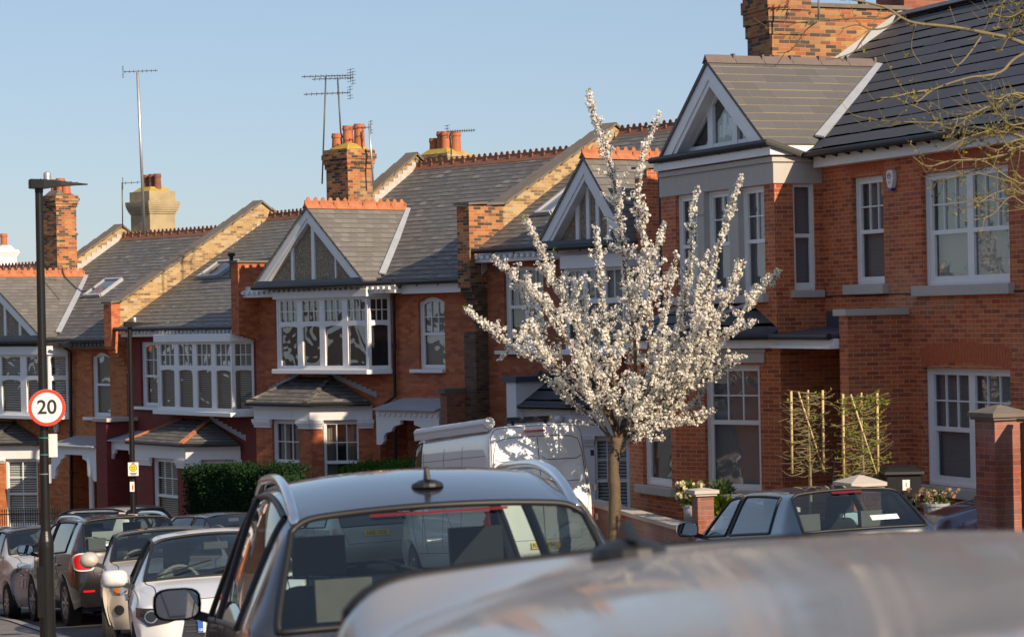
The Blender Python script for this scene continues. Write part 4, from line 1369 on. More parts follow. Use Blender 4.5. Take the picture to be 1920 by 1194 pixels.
brick_arch(F1, H1, h_g[0] - 0.02, h_g[1] + 0.02, h_g[3] + 0.10, 0.10, 0, 0.32, 'arch_brick')
shell(H1, F1, UL1 + 0.05, UR1, zb1, ze1, 8.6, 'brick_new')
main_roof(F1, H1, rf1, UL1 + 0.05, UR1, 'slate_new', None)
mb = MB()
mb.bar(F1.W(UL1, rf1.wr, rf1.zr + 0.03), F1.W(UR1, rf1.wr, rf1.zr + 0.03), 0.34, 0.07)
mb.build('ridge_lead', M['lead'], H1)
# ---- square bay upstairs
zs0, zs1 = F1.z(1350, 556, WB), F1.z(1350, 306, WB)
zh = F1.z(1350, 357, WB)
fw = [hole(1268, 1312, 357, 553, 1350, WB), hole(1325, 1372, 357, 553, 1350, WB), hole(1389, 1434, 357, 553, 1350, WB)]
mb = MB()
zlow = F1.z(1350, 640, WB)
plate(mb, F1, UL1, uB_R, zlow, zs1, WB, [(fw[0][0], fw[2][1], fw[0][2], fw[0][3])], 0.14, edges=False)
Fr1 = F1.sub(uB_R, WB, R(90))
rw = (Fr1.u(1488, 440), Fr1.u(1529, 440), F1.z(1480, 545, WB / 2), F1.z(1480, 340, WB / 2))
plate(mb, Fr1, 0, -WB, zlow, zs1, 0, [rw], 0.14, edges=False)
mb.build('bay_wall', M['brick_new'], H1)
mb = MB()
mb.box(F1, UL1, UL1 + 0.1, WB + 0.01, 0.1, zlow, zs1)
mb.build('bay_side', M['brick_new'], H1)
for h in fw:
    window(F1, H1, h[0], h[1], h[2], h[3], WB + 0.10, sash_lights(2, 2, 0.49, 0, 0.10, 0.06, 0.07), 'glass', 'net')
window(Fr1, H1, rw[0], rw[1], rw[2], rw[3], 0.08, [(0.14, 0.86, 0.515, 0.94, 1, 1), (0.18, 0.82, 0.07, 0.48, 1, 1)], 'glass', 'net', room=0.3)
# stone mullions, heads and sill
mb = MB()
for (a, b) in ((fw[0][1], fw[1][0]), (fw[1][1], fw[2][0])):
    mb.box(F1, a, b, WB - 0.05, WB + 0.14, h[2], h[3])
    m = (b - a)
    zc_ = h[2] + (h[3] - h[2]) * 0.78
    mb.box(F1, a - 0.03, b + 0.03, WB - 0.075, WB - 0.052, zc_, zc_ + 0.07)
    mb.box(F1, a - 0.05, b + 0.05, WB - 0.085, WB - 0.052, h[2] + 0.002, h[2] + 0.32)
path1 = [F1.W(UL1, WB, 0), F1.W(uB_R, WB, 0), F1.W(uB_R, -0.003, 0)]
band(mb, path1, 0.03, zh + 0.001, zs1 - 0.12, back=0.10)
band(mb, path1, 0.07, zs1 - 0.119, zs1 - 0.02, back=0.10)
mb.build('stone_head', M['stone'], H1, bevel=0.01)
mb = MB()
mb.box(F1, fw[0][0] - 0.2, fw[2][1] + 0.1, WB - 0.12, WB + 0.1, zs0 - 0.13, zs0 + 0.015)
mb.build('sill', M['stone'], H1, bevel=0.01)
sill(Fr1, H1, rw[0] - 0.08, rw[1] + 0.12, rw[2], 0, 'stone', 0.13, 0.10)
# eaves
mb = MB()
band(mb, [F1.W(UL1, WB, 0), F1.W(uB_R, WB, 0), F1.W(uB_R, -0.22, 0)], 0.14, zs1 + 0.001, zs1 + 0.17, back=0.3)
mb.box(F1, uB_R + 0.14, UR1, -0.24, 0.0, ze1 - 0.27, ze1 - 0.06)
mb.build('fascia', M['white'], H1)
gpath = offset_path([F1.W(UL1, WB, 0), F1.W(uB_R, WB, 0), F1.W(uB_R, -0.24, 0), F1.W(UR1, -0.24, 0)], 0.20)
mb = MB()
for i in range(3):
    z_ = zs1 + 0.20 if i < 2 else zs1 + 0.20
mb.tube([V((p.x, p.y, (zs1 + 0.21) if i < 2 else ze1 - 0.05)) for i, p in enumerate(gpath)], 0.06, 10)
for k in range(24):
    q = gpath[2].lerp(gpath[3], k / 24)
    mb.bar(V((q.x, q.y, ze1 - 0.06)), V((q.x, q.y, ze1 - 0.06)) + F1.dw * 0.16 - V((0, 0, 0.05)), 0.03, 0.06)
for k in range(6):
    q = gpath[0].lerp(gpath[1], (k + 0.5) / 6)
    mb.bar(V((q.x, q.y, zs1 + 0.19)), V((q.x, q.y, zs1 + 0.19)) + F1.dw * 0.16 - V((0, 0, 0.07)), 0.03, 0.06)
mb.build('gutter', M['black_plastic'], H1)
# ---- gable with the glazed triangle
g1a = (F1.u(1329, 116, WB - 0.15), F1.z(1329, 116, WB - 0.15))
g1l, g1r = F1.u(1241, 300, WB - 0.15), F1.u(1438, 288, WB - 0.15)
g1z = zs1 + 0.24
go = gable(F1, H1, rf1, WB - 0.15, g1a[0], g1a[1], g1l, g1r, g1z, 'slate_gable', 'ridge_brown', False, [], barge=0.36, deep=0.22, win=True, ridge_tile=0.55, valley='lead')
mb = MB()
mb.box(F1, g1l - 0.02, g1r + 0.02, WB - 0.16, -0.3, g1z - 0.10, g1z - 0.015)
mb.build('apron', M['lead_dark'], H1)
wi = WB - 0.15 + 0.22
mb = MB()
ul, ur = g1l + 0.44, g1r - 0.38
za = g1a[1] - 0.42
uc = g1a[0]
zbase = g1z + 0.02
def hz(u, top=za):
    return zbase + (top - zbase) * (1 - abs(u - uc) / ((ur - uc) if u > uc else (uc - ul)))
fr_t = 0.09
mb.box(F1, ul, ur, wi, wi + 0.06, zbase, zbase + 0.12)
mb.bar(F1.W(ul, wi + 0.03, zbase), F1.W(uc, wi + 0.03, za), 0.06, 0.18, up=F1.du)
mb.bar(F1.W(ur, wi + 0.03, zbase), F1.W(uc, wi + 0.03, za), 0.06, 0.18, up=F1.du)
m1, m2 = uc - 0.42, uc + 0.55
for m in (m1, m2):
    mb.box(F1, m - 0.10, m + 0.10, wi - 0.01, wi + 0.06, zbase, hz(m) - 0.05)
wnd = mb.build('gable_window', M['white'], go)
mb = MB()
mb.quad(F1.W(ul, wi + 0.045, zbase), F1.W(ur, wi + 0.045, zbase), F1.W(uc, wi + 0.045, za))
mb.build('pane', M['glass'], wnd)
mb = MB()
mb.quad(F1.W(ul, wi + 0.3, zbase), F1.W(ur, wi + 0.3, zbase), F1.W(uc, wi + 0.3, za))
mb.build('blind', M['net_pale'], wnd)
mb = MB()
rr = random.Random(5)
for k in range(34):
    u_ = rr.uniform(m1 + 0.14, m2 - 0.18)
    z_ = rr.uniform(zbase + 0.2, max(zbase + 0.25, min(hz(u_), hz(u_ + 0.13)) - 0.62))
    w_, h_ = rr.uniform(0.07, 0.13), rr.uniform(0.12, 0.22)
    mb.quad(*[F1.W(u_ + a * w_, wi + 0.10 + k * 0.002, z_ + b * h_) for a, b in ((0, 0), (1, 0), (1, 1), (0, 1))])
mb.build('paper_note', M['white'], wnd)
mb = MB()
mb.prism([F1.W(g1l + 0.15, wi + 0.32, g1z), F1.W(g1r - 0.15, wi + 0.32, g1z), F1.W(uc, wi + 0.32, g1a[1] - 0.12)], F1.dw * 0.05)
mb.build('gable_infill', M['white'], go)
# cheek wall boards left and right of the glazed triangle
mb = MB()
for (ub, e) in ((g1l + 0.34, ul), (g1r - 0.34, ur)):
    mb.box(F1, ub, e, wi + 0.002, wi + 0.06, zbase, zbase + 0.16)
mb.build('cheek', M['white'], go)
# ---- chimney and party parapet at the left end
uch = F1.u(1452, 60, 2.3)
chimney(F1, H1, F1.u(1456, 100, 1.75), 1.75, 0.95, 0.78, rf1.z(1.6) - 1.2, F1.z(1450, -28, 1.6), 'brick_chimney', [(-0.2, 0, 0.5), (0.2, 0, 0.5)], cap_h=1.0, bands=(0.58,))
mb = MB()
u_pw = F1.u(1560, 60, 3.6)
wq = [(1.9, rf1.z(1.9) - 0.3), (1.9, rf1.zr + 0.12), (4.4, rf1.zr + 0.12), (6.6, rf1.z(6.6) + 0.2), (6.6, rf1.z(6.6) - 0.3)]
u_c = F1.u(1456, 100, 1.75)
mb.prism([F1.W(u_c + 0.10, w, z) for w, z in wq], F1.du * 0.34)
pw = mb.build('party_wall', M['brick_chimney'], H1)
mb = MB()
mb.box(F1, u_c + 0.05, u_c + 0.49, 1.85, 4.5, rf1.zr + 0.122, rf1.zr + 0.20)
mb.build('coping', M['coping'], pw)
fl = MB()
for i in range(16):
    wa, wb_ = 2.0 + 2.35 * i / 16, 2.0 + 2.35 * (i + 1) / 16
    fl.quad(F1.W(u_c + 0.452, wa, rf1.z(wa)), F1.W(u_c + 0.452, wb_, rf1.z(wb_)), F1.W(u_c + 0.452, wb_, rf1.z(wb_) + 0.17), F1.W(u_c + 0.452, wa, rf1.z(wa) + 0.17))
fl.build('flashing', M['lead'], pw)
chimney(F1, H1, F1.u(1708, 5, 5.4), 5.4, 1.1, 1.0, rf1.z(5.4) - 0.4, F1.z(1708, -60, 5.4), 'brick_old', [(-0.25, 0, 0.5), (0.2, 0, 0.5)], cap_h=0.5, bands=(0.3,))
mb = MB()
q = F1.W(F1.u(1616, 40, 4.2), 4.2, 0)
mb.tube([V((q.x, q.y, rf1.z(4.2) - 0.1)), V((q.x, q.y, F1.z(1616, 2, 4.2)))], 0.08, 10)
mb.build('vent_pipe', M['black_plastic'], H1)
# ---- canted bay downstairs
WF = WB - 1.1
uA, uB, uC = F1.u(1180, 830, WF), F1.u(1268, 830, WF), F1.u(1466, 800, WB)
dang = math.atan2(1.1, uC - uB)
Lc = math.hypot(1.1, uC - uB)
Fc1 = F1.sub(uB, WF, dang)
ztop = F1.z(1440, 652, WB)
ww1 = F1.z(1375, 684, -1.5)
ww0 = F1.z(1375, 920, -1.5)
wa = (F1.u(1205, 850, WF), F1.u(1259, 850, WF), ww0, ww1)
wc = (Fc1.u(1322, 800), Fc1.u(1426, 800), ww0, ww1)
mb = MB()
plate(mb, F1, uA, uB, zb1, ztop, WF, [wa], 0.14, edges=False)
plate(mb, Fc1, 0, Lc, zb1, ztop, 0, [wc], 0.14, edges=False)
Fs1 = F1.sub(uC, WB, R(90))
plate(mb, Fs1, 0, 1.85, zb1, ztop, 0, [], 0.1, edges=False)
Fs0 = F1.sub(uA - 0.55, WB, -math.atan2(1.1, 0.55))
plate(mb, Fs0, 0, math.hypot(1.1, 0.55), zb1, ztop, 0, [], 0.1, edges=False)
mb.build('bay_wall', M['brick_new'], H1)
window(F1, H1, *wa, WF + 0.11, sash_lights(3, 2, 0.52, 0, 0.08, 0.05, 0.06), 'glass_wavy', 'net', room=0.35)
window(Fc1, H1, *wc, 0.11, sash_lights(3, 2, 0.54, 0, 0.09, 0.05, 0.05), 'glass', 'net', room=0.35)
sill(F1, H1, wa[0] - 0.2, wa[1] + 0.15, wa[2], WF, 'stone', 0.16, 0.10)
sill(Fc1, H1, wc[0] - 0.12, wc[1] + 0.12, wc[2], 0, 'stone', 0.12, 0.08)
mb = MB()
mb.box(F1, wa[0] - 0.2, wa[1] + 0.2, WF - 0.03, WF - 0.001, ww1 + 0.03, ztop - 0.08)
mb.box(Fc1, wc[0] - 0.2, wc[1] + 0.12, -0.03, -0.001, ww1 + 0.03, ztop - 0.08)
mb.box(Fc1, wc[0] - 0.23, wc[1] + 0.15, -0.05, -0.001, ztop - 0.079, ztop - 0.01)
mb.build('stone_head', M['stone'], H1, bevel=0.008)
pathb = [F1.W(uA - 0.55, WB, 0), F1.W(uA, WF, 0), F1.W(uB, WF, 0), F1.W(uC, WB, 0), F1.W(uw - 0.30, ww + 0.05, 0)]
mb = MB()
band(mb, pathb, 0.14, ztop + 0.001, ztop + 0.17, back=0.3)
mb.build('porch_fascia', M['white'], H1)
o = offset_path(pathb, 0.22)
zr_ = ztop + 0.20
mb = MB()
mb.tube([V((q.x, q.y, zr_)) for q in o], 0.055, 10)
mb.build('bay_gutter', M['black_plastic'], H1)
zt_ = F1.z(1330, 572, WB)
hi = [F1.W(uA + 0.3, WB - 0.01, zt_), F1.W(uA + 0.3, WB - 0.01, zt_), F1.W(uB + 0.9, WB - 0.01, zt_), F1.W(uC - 0.02, WB - 0.01, zr_ + 0.12)]
lo = [V((q.x, q.y, zr_ + 0.02)) for q in o[:4]]
hip_roof(H1, lo, hi, 'slate_new', hips=[(lo[1], hi[1]), (lo[2], hi[2])], hipmat='lead')
mb = MB()
mb.prism([V((o[3].x, o[3].y, zr_ + 0.03)), V((o[4].x, o[4].y, zr_ + 0.03)), F1.W(uw - 0.28, 0, zr_ + 0.16), F1.W(uC, 0, zr_ + 0.16)], V((0, 0, -0.05)))
mb.build('porch_roof', M['lead_dark'], H1)
mb = MB()
mb.box(F1, uC, uw - 0.28, -0.03, -0.002, zr_ + 0.12, zr_ + 0.42)
mb.build('flashing', M['lead_dark'], H1)
mb = MB()
mb.prism([V((o[3].x, o[3].y, ztop)), V((o[4].x, o[4].y, ztop)), F1.W(uw - 0.28, 0.9, ztop), F1.W(uC, 0.9, ztop)], V((0, 0, 0.05)))
mb.build('porch_ceiling', M['white'], H1)
# wing wall and porch recess
mb = MB()
mb.box(F1, uw - 0.28, uw, ww, -0.002, zb1, zc1)
wg = mb.build('porch_wall', M['brick_new'], H1)
mb = MB()
mb.box(F1, uw - 0.36, uw + 0.06, ww - 0.07, -0.004, zc1 + 0.001, zc1 + 0.11)
mb.build('coping', M['stone'], wg)
mb = MB()
mb.box(F1, h_p[0] - 0.6, h_p[1] + 0.3, 0.92, 1.02, zb1, zpo1 + 0.3)
mb.box(F1, h_p[1] + 0.002, h_p[1] + 0.1, 0.225, 0.92, zb1, zpo1)
mb.build('porch_wall', M['brick_new'], H1)
doorway(F1, H1, h_p[1] - 1.25, h_p[1] - 0.1, zb1 + 0.3, F1.z(1580, 668, 0.8), 0.85, 'black')
pipe(H1, [F1.W(UL1 - 0.10, WB + 0.05, zs1 + 0.1), F1.W(UL1 - 0.10, WB + 0.05, zb1)], r=0.05)
mb = MB()
cz = F1.z(1640, 553)
pts = [F1.W(u_, -0.014, cz + 0.01 * math.sin(u_ * 3)) for u_ in [F1.u(1545, 553) + k * 0.5 for k in range(14)]]
mb.tube(pts, 0.010, 6)
mb.build('cable', M['black'], H1)
# alarm boxes
def alarm(F, H_unused, px, py, w, s, label):
    u, z = F.px(px, py, w)
    mb = MB()
    pts = [(-0.11 * s, 0.15 * s), (-0.06 * s, 0.18 * s), (0.06 * s, 0.18 * s), (0.11 * s, 0.15 * s), (0.115 * s, 0.0), (0.06 * s, -0.14 * s), (-0.06 * s, -0.14 * s), (-0.115 * s, 0.0)]
    e = empty('alarm_box', F.W(u, w, z), label, 'alarm box', 'alarm boxes on house walls')
    mb.prism([F.W(u + a, w - 0.09, z + b) for a, b in pts], F.dw * 0.088)
    mb.build('cover', M['white'], e, bevel=0.015)
    mb = MB()
    mb.prism([F.W(u + a, w - 0.085, z + b) for a, b in [(-0.06 * s, -0.1405 * s), (0.06 * s, -0.1405 * s), (0.045 * s, -0.185 * s), (-0.045 * s, -0.185 * s)]], F.dw * 0.08)
    mb.build('strobe', M['blue_plastic'], e)
    mb = MB()
    mb.tube([F.W(u + 0.05 * s * math.cos(a), w - 0.094, z + 0.07 * s + 0.05 * s * math.sin(a)) for a in [2 * math.pi * k / 16 for k in range(17)]], 0.006, 5)
    mb.prism([F.W(u + a * s, w - 0.0945, z + 0.07 * s + b * s) for a, b in ((-0.03, -0.01), (0.0, 0.035), (0.03, -0.01), (0.0, -0.002))], F.dw * 0.004)
    mb.box(F, u - 0.045 * s, u + 0.045 * s, w - 0.0945, w - 0.0905, z - 0.03 * s, z - 0.018 * s)
    mb.box(F, u - 0.035 * s, u + 0.035 * s, w - 0.0945, w - 0.0905, z - 0.06 * s, z - 0.048 * s)
    mb.build('emblem', M['red_plastic'], e)
M['blue_plastic'] = plain('blue plastic', (0.02, 0.05, 0.25), 0.3, 0.05)
M['red_plastic'] = plain('red print', (0.45, 0.05, 0.04), 0.5, 0.05)
alarm(F1, H1, 1676, 338, -0.001, 0.95, 'white alarm box between two upstairs windows of the tall red brick house')
alarm(F5, H5, 108, 802, -0.001, 0.95, 'white alarm box above the porch of the house with louvre shutters')
# ------------------------------------------------------------------ vehicles
from mathutils.bvhtree import BVHTree
for nm, col, me_, ro, du in (('silver', (0.42, 0.375, 0.33), 0.35, 0.40, 0.36), ('navy', (0.012, 0.017, 0.030), 0.3, 0.22, 0.10), ('white', (0.70, 0.69, 0.67), 0.0, 0.3, 0.14),
                     ('cream', (0.56, 0.50, 0.42), 0.2, 0.3, 0.2), ('black', (0.010, 0.010, 0.012), 0.1, 0.2, 0.03), ('pearl', (0.55, 0.54, 0.52), 0.2, 0.3, 0.2),
                     ('bluegrey', (0.010, 0.026, 0.055), 0.0, 0.3, 0.02), ('deepblue', (0.010, 0.014, 0.045), 0.3, 0.25, 0.02), ('softtop', (0.012, 0.018, 0.035), 0.0, 0.7, 0.1), ('vanwhite', (0.78, 0.78, 0.78), 0.0, 0.35, 0.05)):
    M['paint_' + nm] = paintmat('car paint ' + nm, col, me_, ro, du, 0.75 if nm == 'silver' else 1.0)
M['tyre'] = plain('tyre rubber', (0.015, 0.015, 0.015), 0.85, 0.2, 20)
M['rim'] = plain('alloy', (0.45, 0.45, 0.46), 0.3, 0.05, 5, 0, Metallic=0.9)
M['rim_dark'] = plain('dark alloy', (0.06, 0.06, 0.065), 0.35, 0.05, 5, 0, Metallic=0.7)
M['cabin'] = plain('dark cabin trim', (0.05, 0.05, 0.052), 0.8, 0.2)
M['cabin_grey'] = plain('grey cabin trim', (0.15, 0.15, 0.14), 0.8, 0.15)
M['lining'] = plain('pale roof lining', (0.36, 0.35, 0.32), 0.9, 0.05)
M['seat'] = plain('seat cloth', (0.09, 0.09, 0.092), 0.85, 0.2, 8)
M['tail_red'] = plain('red lamp lens', (0.55, 0.012, 0.015), 0.12, 0.15, 20)
M['amber'] = plain('amber lamp lens', (0.75, 0.22, 0.03), 0.15, 0.1, 20)
M['lamp_clear'] = plain('clear lamp lens', (0.50, 0.52, 0.54), 0.06, 0.35, 26, 0, Metallic=0.6)
M['lamp_dark'] = plain('dark lamp housing', (0.03, 0.03, 0.035), 0.12, 0.3, 10)
M['plate_white'] = plain('white number plate', (0.78, 0.78, 0.76), 0.4, 0.02)
M['plate_yellow'] = plain('yellow number plate', (0.80, 0.50, 0.03), 0.4, 0.02)
M['plate_blue'] = plain('blue plate band', (0.02, 0.10, 0.45), 0.4, 0.02)
M['text'] = plain('black print', (0.01, 0.01, 0.01), 0.5, 0.0)
M['dark_trim'] = plain('grey black trim', (0.03, 0.03, 0.032), 0.7, 0.2)
M['wax'] = plain('white plastic', (0.66, 0.66, 0.66), 0.4, 0.05)

def text_mesh(name, s, size, mat, parent, mw, extrude=0.001, align='CENTER', bold=0.0):
    cu = bpy.data.curves.new(name, 'FONT')
    cu.body = s
    cu.size = size
    cu.align_x = align
    cu.align_y = 'CENTER'
    cu.extrude = extrude
    cu.offset = bold
    ob = bpy.data.objects.new('tmp', cu)
    C.objects.link(ob)
    dg = bpy.context.evaluated_depsgraph_get()
    me = bpy.data.meshes.new_from_object(ob.evaluated_get(dg))
    bpy.data.objects.remove(ob)
    me.transform(mw)
    me.materials.clear()
    me.materials.append(mat)
    o = bpy.data.objects.new(name, me)
    C.objects.link(o)
    if parent is not None:
        o.parent = parent
    return o

CARBOX = {}
class Car:
    def __init__(s, name, label, cat, pos, heading, P, group='cars parked along the kerb', lift=0.0):
        "heading: degrees turned left of straight ahead"
        s.P = P
        h = R(heading)
        x = V((-math.sin(h), math.cos(h), 0))
        gx = (gz(pos[0] + 0.5, pos[1]) - gz(pos[0] - 0.5, pos[1]))
        gy = (gz(pos[0], pos[1] + 0.5) - gz(pos[0], pos[1] - 0.5))
        n = V((-gx, -gy, 1)).normalized()
        x = (x - n * x.dot(n)).normalized()
        y = n.cross(x)
        m = Matrix((x, y, n)).transposed().to_4x4()
        m.translation = V((pos[0], pos[1], gz(pos[0], pos[1]) + lift))
        s.m = m
        e = bpy.data.objects.new(name, None)
        e.matrix_world = m
        C.objects.link(e)
        tag(e, label, cat, group)
        e['_org'] = (0, 0, 0)
        s.e = e
        s.body()
    def sect(s):
        P = s.P
        L, W, H, wb = P['L'], P['W'], P['H'], P['wb']
        hw = W / 2
        xr, xf = -L / 2, L / 2
        ra, fa = P.get('ra', -wb / 2), P.get('ra', -wb / 2) + wb
        Ra, zc = P.get('arch', 0.37), P.get('wr', 0.32)
        zbr, zbf = P['beltr'], P['beltf']
        rr, wt, wbs = P['rr'], P['wt'], P['wbase']
        hood, nose = P['hood'], P['nose']
        yc = P.get('yc', 0.72)
        roofr = H - P.get('drop', 0.06)
        tbx = P.get('tb', 0.06)
        S = []
        def st(xl, xb, xt, z0, z1, z2, z3, z4, z6, y4, y3=0.95, ys=1.0, crown=None):
            z5 = z4 + (z6 - z4) * 0.75
            S.append([V((xl, hw * 0.93 * ys, z0)), V((xl, hw * 0.995 * ys, z1)), V((xl * 0.6 + xb * 0.4 if abs(xl - xb) > 0.2 else xl, hw * 1.0 * ys, z2)), V((xb, hw * y3, z3)),
                      V((xt, hw * y4, z4)), V((xt, hw * y4 * 0.55, z5)), V((xt + (0.0 if crown is None else crown), 0, z6))])
        sill = P.get('sill', 0.24)
        def arch(dx):
            return zc + math.sqrt(max(0, Ra * Ra - dx * dx)) if abs(dx) < Ra * 0.99 else sill
        bz = P.get('bump', 0.58)
        st(xr + 0.12, xr + 0.12, xr + 0.10, 0.28, 0.28, 0.28, 0.28, 0.28, 0.28, 0.6, 0.8, 0.86)
        st(xr + 0.05, xr + 0.02, xr + 0.01, 0.30, 0.38, 0.46, 0.46, 0.46, 0.46, 0.62, 0.84, 0.90, -0.04)
        st(xr + 0.08, xr + 0.02, xr + 0.00, 0.30, 0.50, bz, bz + 0.04, bz + 0.05, bz + 0.05, 0.66, 0.88, 0.94, -0.05)
        st(xr + 0.20, xr + tbx + 0.05, xr + tbx, 0.29, 0.52, 0.74, zbr - 0.01, zbr, zbr + 0.01, P.get('ygl', 0.80), 0.93, 0.98, -0.06)
        xb4 = xr + tbx + 0.28
        st(ra - Ra - 0.08, xb4, xr + rr, sill, 0.5, 0.76, zbr, roofr - 0.02, roofr + 0.015, yc * 0.97, 0.95, 1.0, -0.03)
        xb5 = xb4 + P.get('cpil', 0.30)
        xt5 = xr + rr + P.get('cpilt', 0.22)
        xbm = P.get('xbm', fa - Ra - 0.10)
        xtw = wt
        xs5 = [ra - Ra, ra - Ra * 0.72, ra, ra + Ra * 0.72, ra + Ra]
        bp = P.get('bpil', (ra + fa) / 2 - 0.05)
        k9 = bp - 0.05
        for i, xl in enumerate(xs5):
            f = i / 5.0
            xb = xb5 + (k9 - xb5) * f
            xt = xt5 + (k9 - 0.06 - xt5) * f
            z0 = arch(xl - ra)
            zr_ = roofr + (H - roofr) * math.sin(min(1, (xt - (xr + rr)) / 1.2 + 0.1) * math.pi / 2)
            st(xl, xb, xt, z0, max(0.52, z0 + 0.06), 0.80, zbr + (zbf - zbr) * f * 0.6, zr_ - P.get('cant', 0.055), zr_, yc)
        xm = max(ra + Ra + 0.12, bp - 0.05)
        st(xm, k9, k9 - 0.06, sill, 0.5, 0.78, zbr + (zbf - zbr) * 0.6, H - P.get('cant', 0.055), H, yc)
        st(xm + 0.10, bp + 0.05, bp - 0.01, sill, 0.5, 0.78, zbr + (zbf - zbr) * 0.65, H - P.get('cant', 0.055), H, yc)
        st(fa - Ra - 0.10, xbm, xtw, sill, 0.5, 0.77, zbf, H - 0.085, H - 0.03, yc * 0.97)
        hz = lambda f: hood + (nose - hood) * f ** 1.4
        yb = P.get('yws', 0.85)
        st(fa - Ra, max(xbm + 0.10, wbs - 0.10), wbs, sill, 0.5, 0.76, zbf - 0.01, hood + 0.015, hood + 0.035, yb, 0.95, 1.0, 0.10)
        for dx, f in ((-0.72 * Ra, 0.2), (0, 0.48), (0.72 * Ra, 0.74), (Ra, 0.90)):
            xl = fa + dx
            xt = wbs + (xf - 0.10 - wbs) * f
            z0 = arch(dx)
            z3 = hz(f) - 0.035
            st(xl, max(xl, xt - 0.02) if f > 0.3 else xt, xt, z0, max(0.5, z0 + 0.05), min(0.74, z3 - 0.06), z3, hz(f) + 0.01, hz(f) + 0.04, 0.74, 0.91 - 0.06 * f, 1.0 - 0.05 * f * f, 0.12 * f)
        pn = P.get('plan', 0.24)   # how much the nose is rounded in plan
        st(xf - pn, xf - pn * 0.75, xf - 0.10, 0.26, 0.44, nose - 0.16, nose - 0.09, nose - 0.02, nose + 0.01, 0.64, 0.80, 0.90, 0.08)
        st(xf - pn * 0.8, xf - pn * 0.55, xf - 0.03, 0.25, 0.40, 0.48, 0.50, 0.52, 0.52, 0.62, 0.80, 0.89, 0.03)
        st(xf - pn * 0.9, xf - pn * 0.6, xf - 0.05, 0.22, 0.28, 0.30, 0.30, 0.30, 0.30, 0.6, 0.78, 0.86, 0.02)
        st(xf - pn, xf - pn * 0.8, xf - 0.12, 0.20, 0.20, 0.20, 0.20, 0.20, 0.20, 0.6, 0.76, 0.84)
        return S
    def body(s):
        P = s.P
        S = s.sect()
        n = len(S)
        verts, idx = [], {}
        for i in range(n):
            for j in range(7):
                p = S[i][j]
                idx[(i, j, 1)] = len(verts)
                verts.append(p)
                if j < 6:
                    idx[(i, j, -1)] = len(verts)
                    verts.append(V((p.x, -p.y, p.z)))
                else:
                    idx[(i, j, -1)] = idx[(i, j, 1)]
        names = ['body', 'windscreen', 'rear_window', 'side_window', 'side_window', 'side_window', 'side_window', 'pillar', 'bonnet', 'tailgate', 'door', 'door', 'door', 'door', 'roof', 'pillar']
        van = P.get('van')
        soft = P.get('roofpaint')
        faces, mids = [], []
        for i in range(n - 1):
            for j in range(6):
                for sd in (1, -1):
                    q = [idx[(i, j, sd)], idx[(i + 1, j, sd)], idx[(i + 1, j + 1, sd)], idx[(i, j + 1, sd)]]
                    if sd == 1: q = q[::-1]
                    k = 0
                    if j >= 4 and i == 12 - 0 and True: k = 0
                    if i == 12 and j >= 4: k = 1
                    if i == 3 and j >= 4: k = 2
                    if j == 3:
                        if 5 <= i <= 8: k = 3 if sd == 1 else 4
                        if i == 9: k = 3 if sd == 1 else 4
                        if i == 10: k = 7 if sd == 1 else 15
                        if i == 11: k = 5 if sd == 1 else 6
                    if j <= 2:
                        if i in (8, 9) and j >= 1 and not P.get('two_door'):
                            k = 10 if sd == 1 else 11
                        if i in (10, 11) and j >= 1: k = 12 if sd == 1 else 13
                    if i in (13, 14, 15, 16) and j >= 4: k = 8
                    if i == 2 and j >= 4: k = 9
                    if 4 <= i <= 11 and j >= 4: k = 14
                    if van:
                        if k in (2,): k = 9
                        if k in (3, 4, 7, 15): k = 0
                    faces.append(q)
                    mids.append(k)
        me = bpy.data.meshes.new('ctl')
        me.from_pydata([tuple(v) for v in verts], [], faces)
        for _ in names:
            me.materials.append(None)
        me.polygons.foreach_set('material_index', mids)
        cre = me.attributes.new('crease_edge', 'FLOAT', 'EDGE')
        rev = {}
        for (i, j, sd), v in idx.items():
            rev.setdefault(v, (i, j))
        for e in me.edges:
            a, b = rev[e.vertices[0]], rev[e.vertices[1]]
            c = 0.0
            if a[0] == b[0]:
                i, j = a[0], max(a[1], b[1])
                if i in (3, 4) and j >= 5: c = P.get('crr', 0.55)
                if i in (12, 13) and j >= 5: c = 0.45
                if i in (3, 4, 5, 12, 13) and j == 4: c = 0.4
                if i in (10, 11) and j == 4: c = 0.6
                if i in (17, 2, 18) and j >= 3: c = 0.3
            else:
                j = a[1]
                i = min(a[0], b[0])
                if a[1] == b[1]:
                    if j == 3 and 3 <= i <= 16: c = P.get('crb', 0.5)
                    if j == 4 and 3 <= i <= 12: c = 0.35
                    if j == 0: c = 0.5
                    if j == 2: c = 0.25
            cre.data[e.index].value = c
        ob = bpy.data.objects.new('ctl', me)
        C.objects.link(ob)
        md = ob.modifiers.new('s', 'SUBSURF')
        md.levels = md.render_levels = P.get('lev', 3)
        dg = bpy.context.evaluated_depsgraph_get()
        ev = bpy.data.meshes.new_from_object(ob.evaluated_get(dg))
        bpy.data.objects.remove(ob)
        co = [v.co.copy() for v in ev.vertices]
        no = [v.normal.copy() for v in ev.vertices]
        s.bvh = BVHTree.FromPolygons(co, [tuple(p.vertices) for p in ev.polygons])
        s.co, s.no = co, no
        body_m = M['paint_' + P['paint']]
        priv = P.get('privacy', True)
        matmap = {'body': body_m, 'windscreen': M['glass_car'], 'rear_window': M[P.get('rglass', 'glass_car_dark')], 'pillar': M['black_plastic'], 'bonnet': body_m, 'tailgate': body_m, 'door': body_m, 'roof': M['paint_' + soft] if soft else body_m}
        bodyob = None
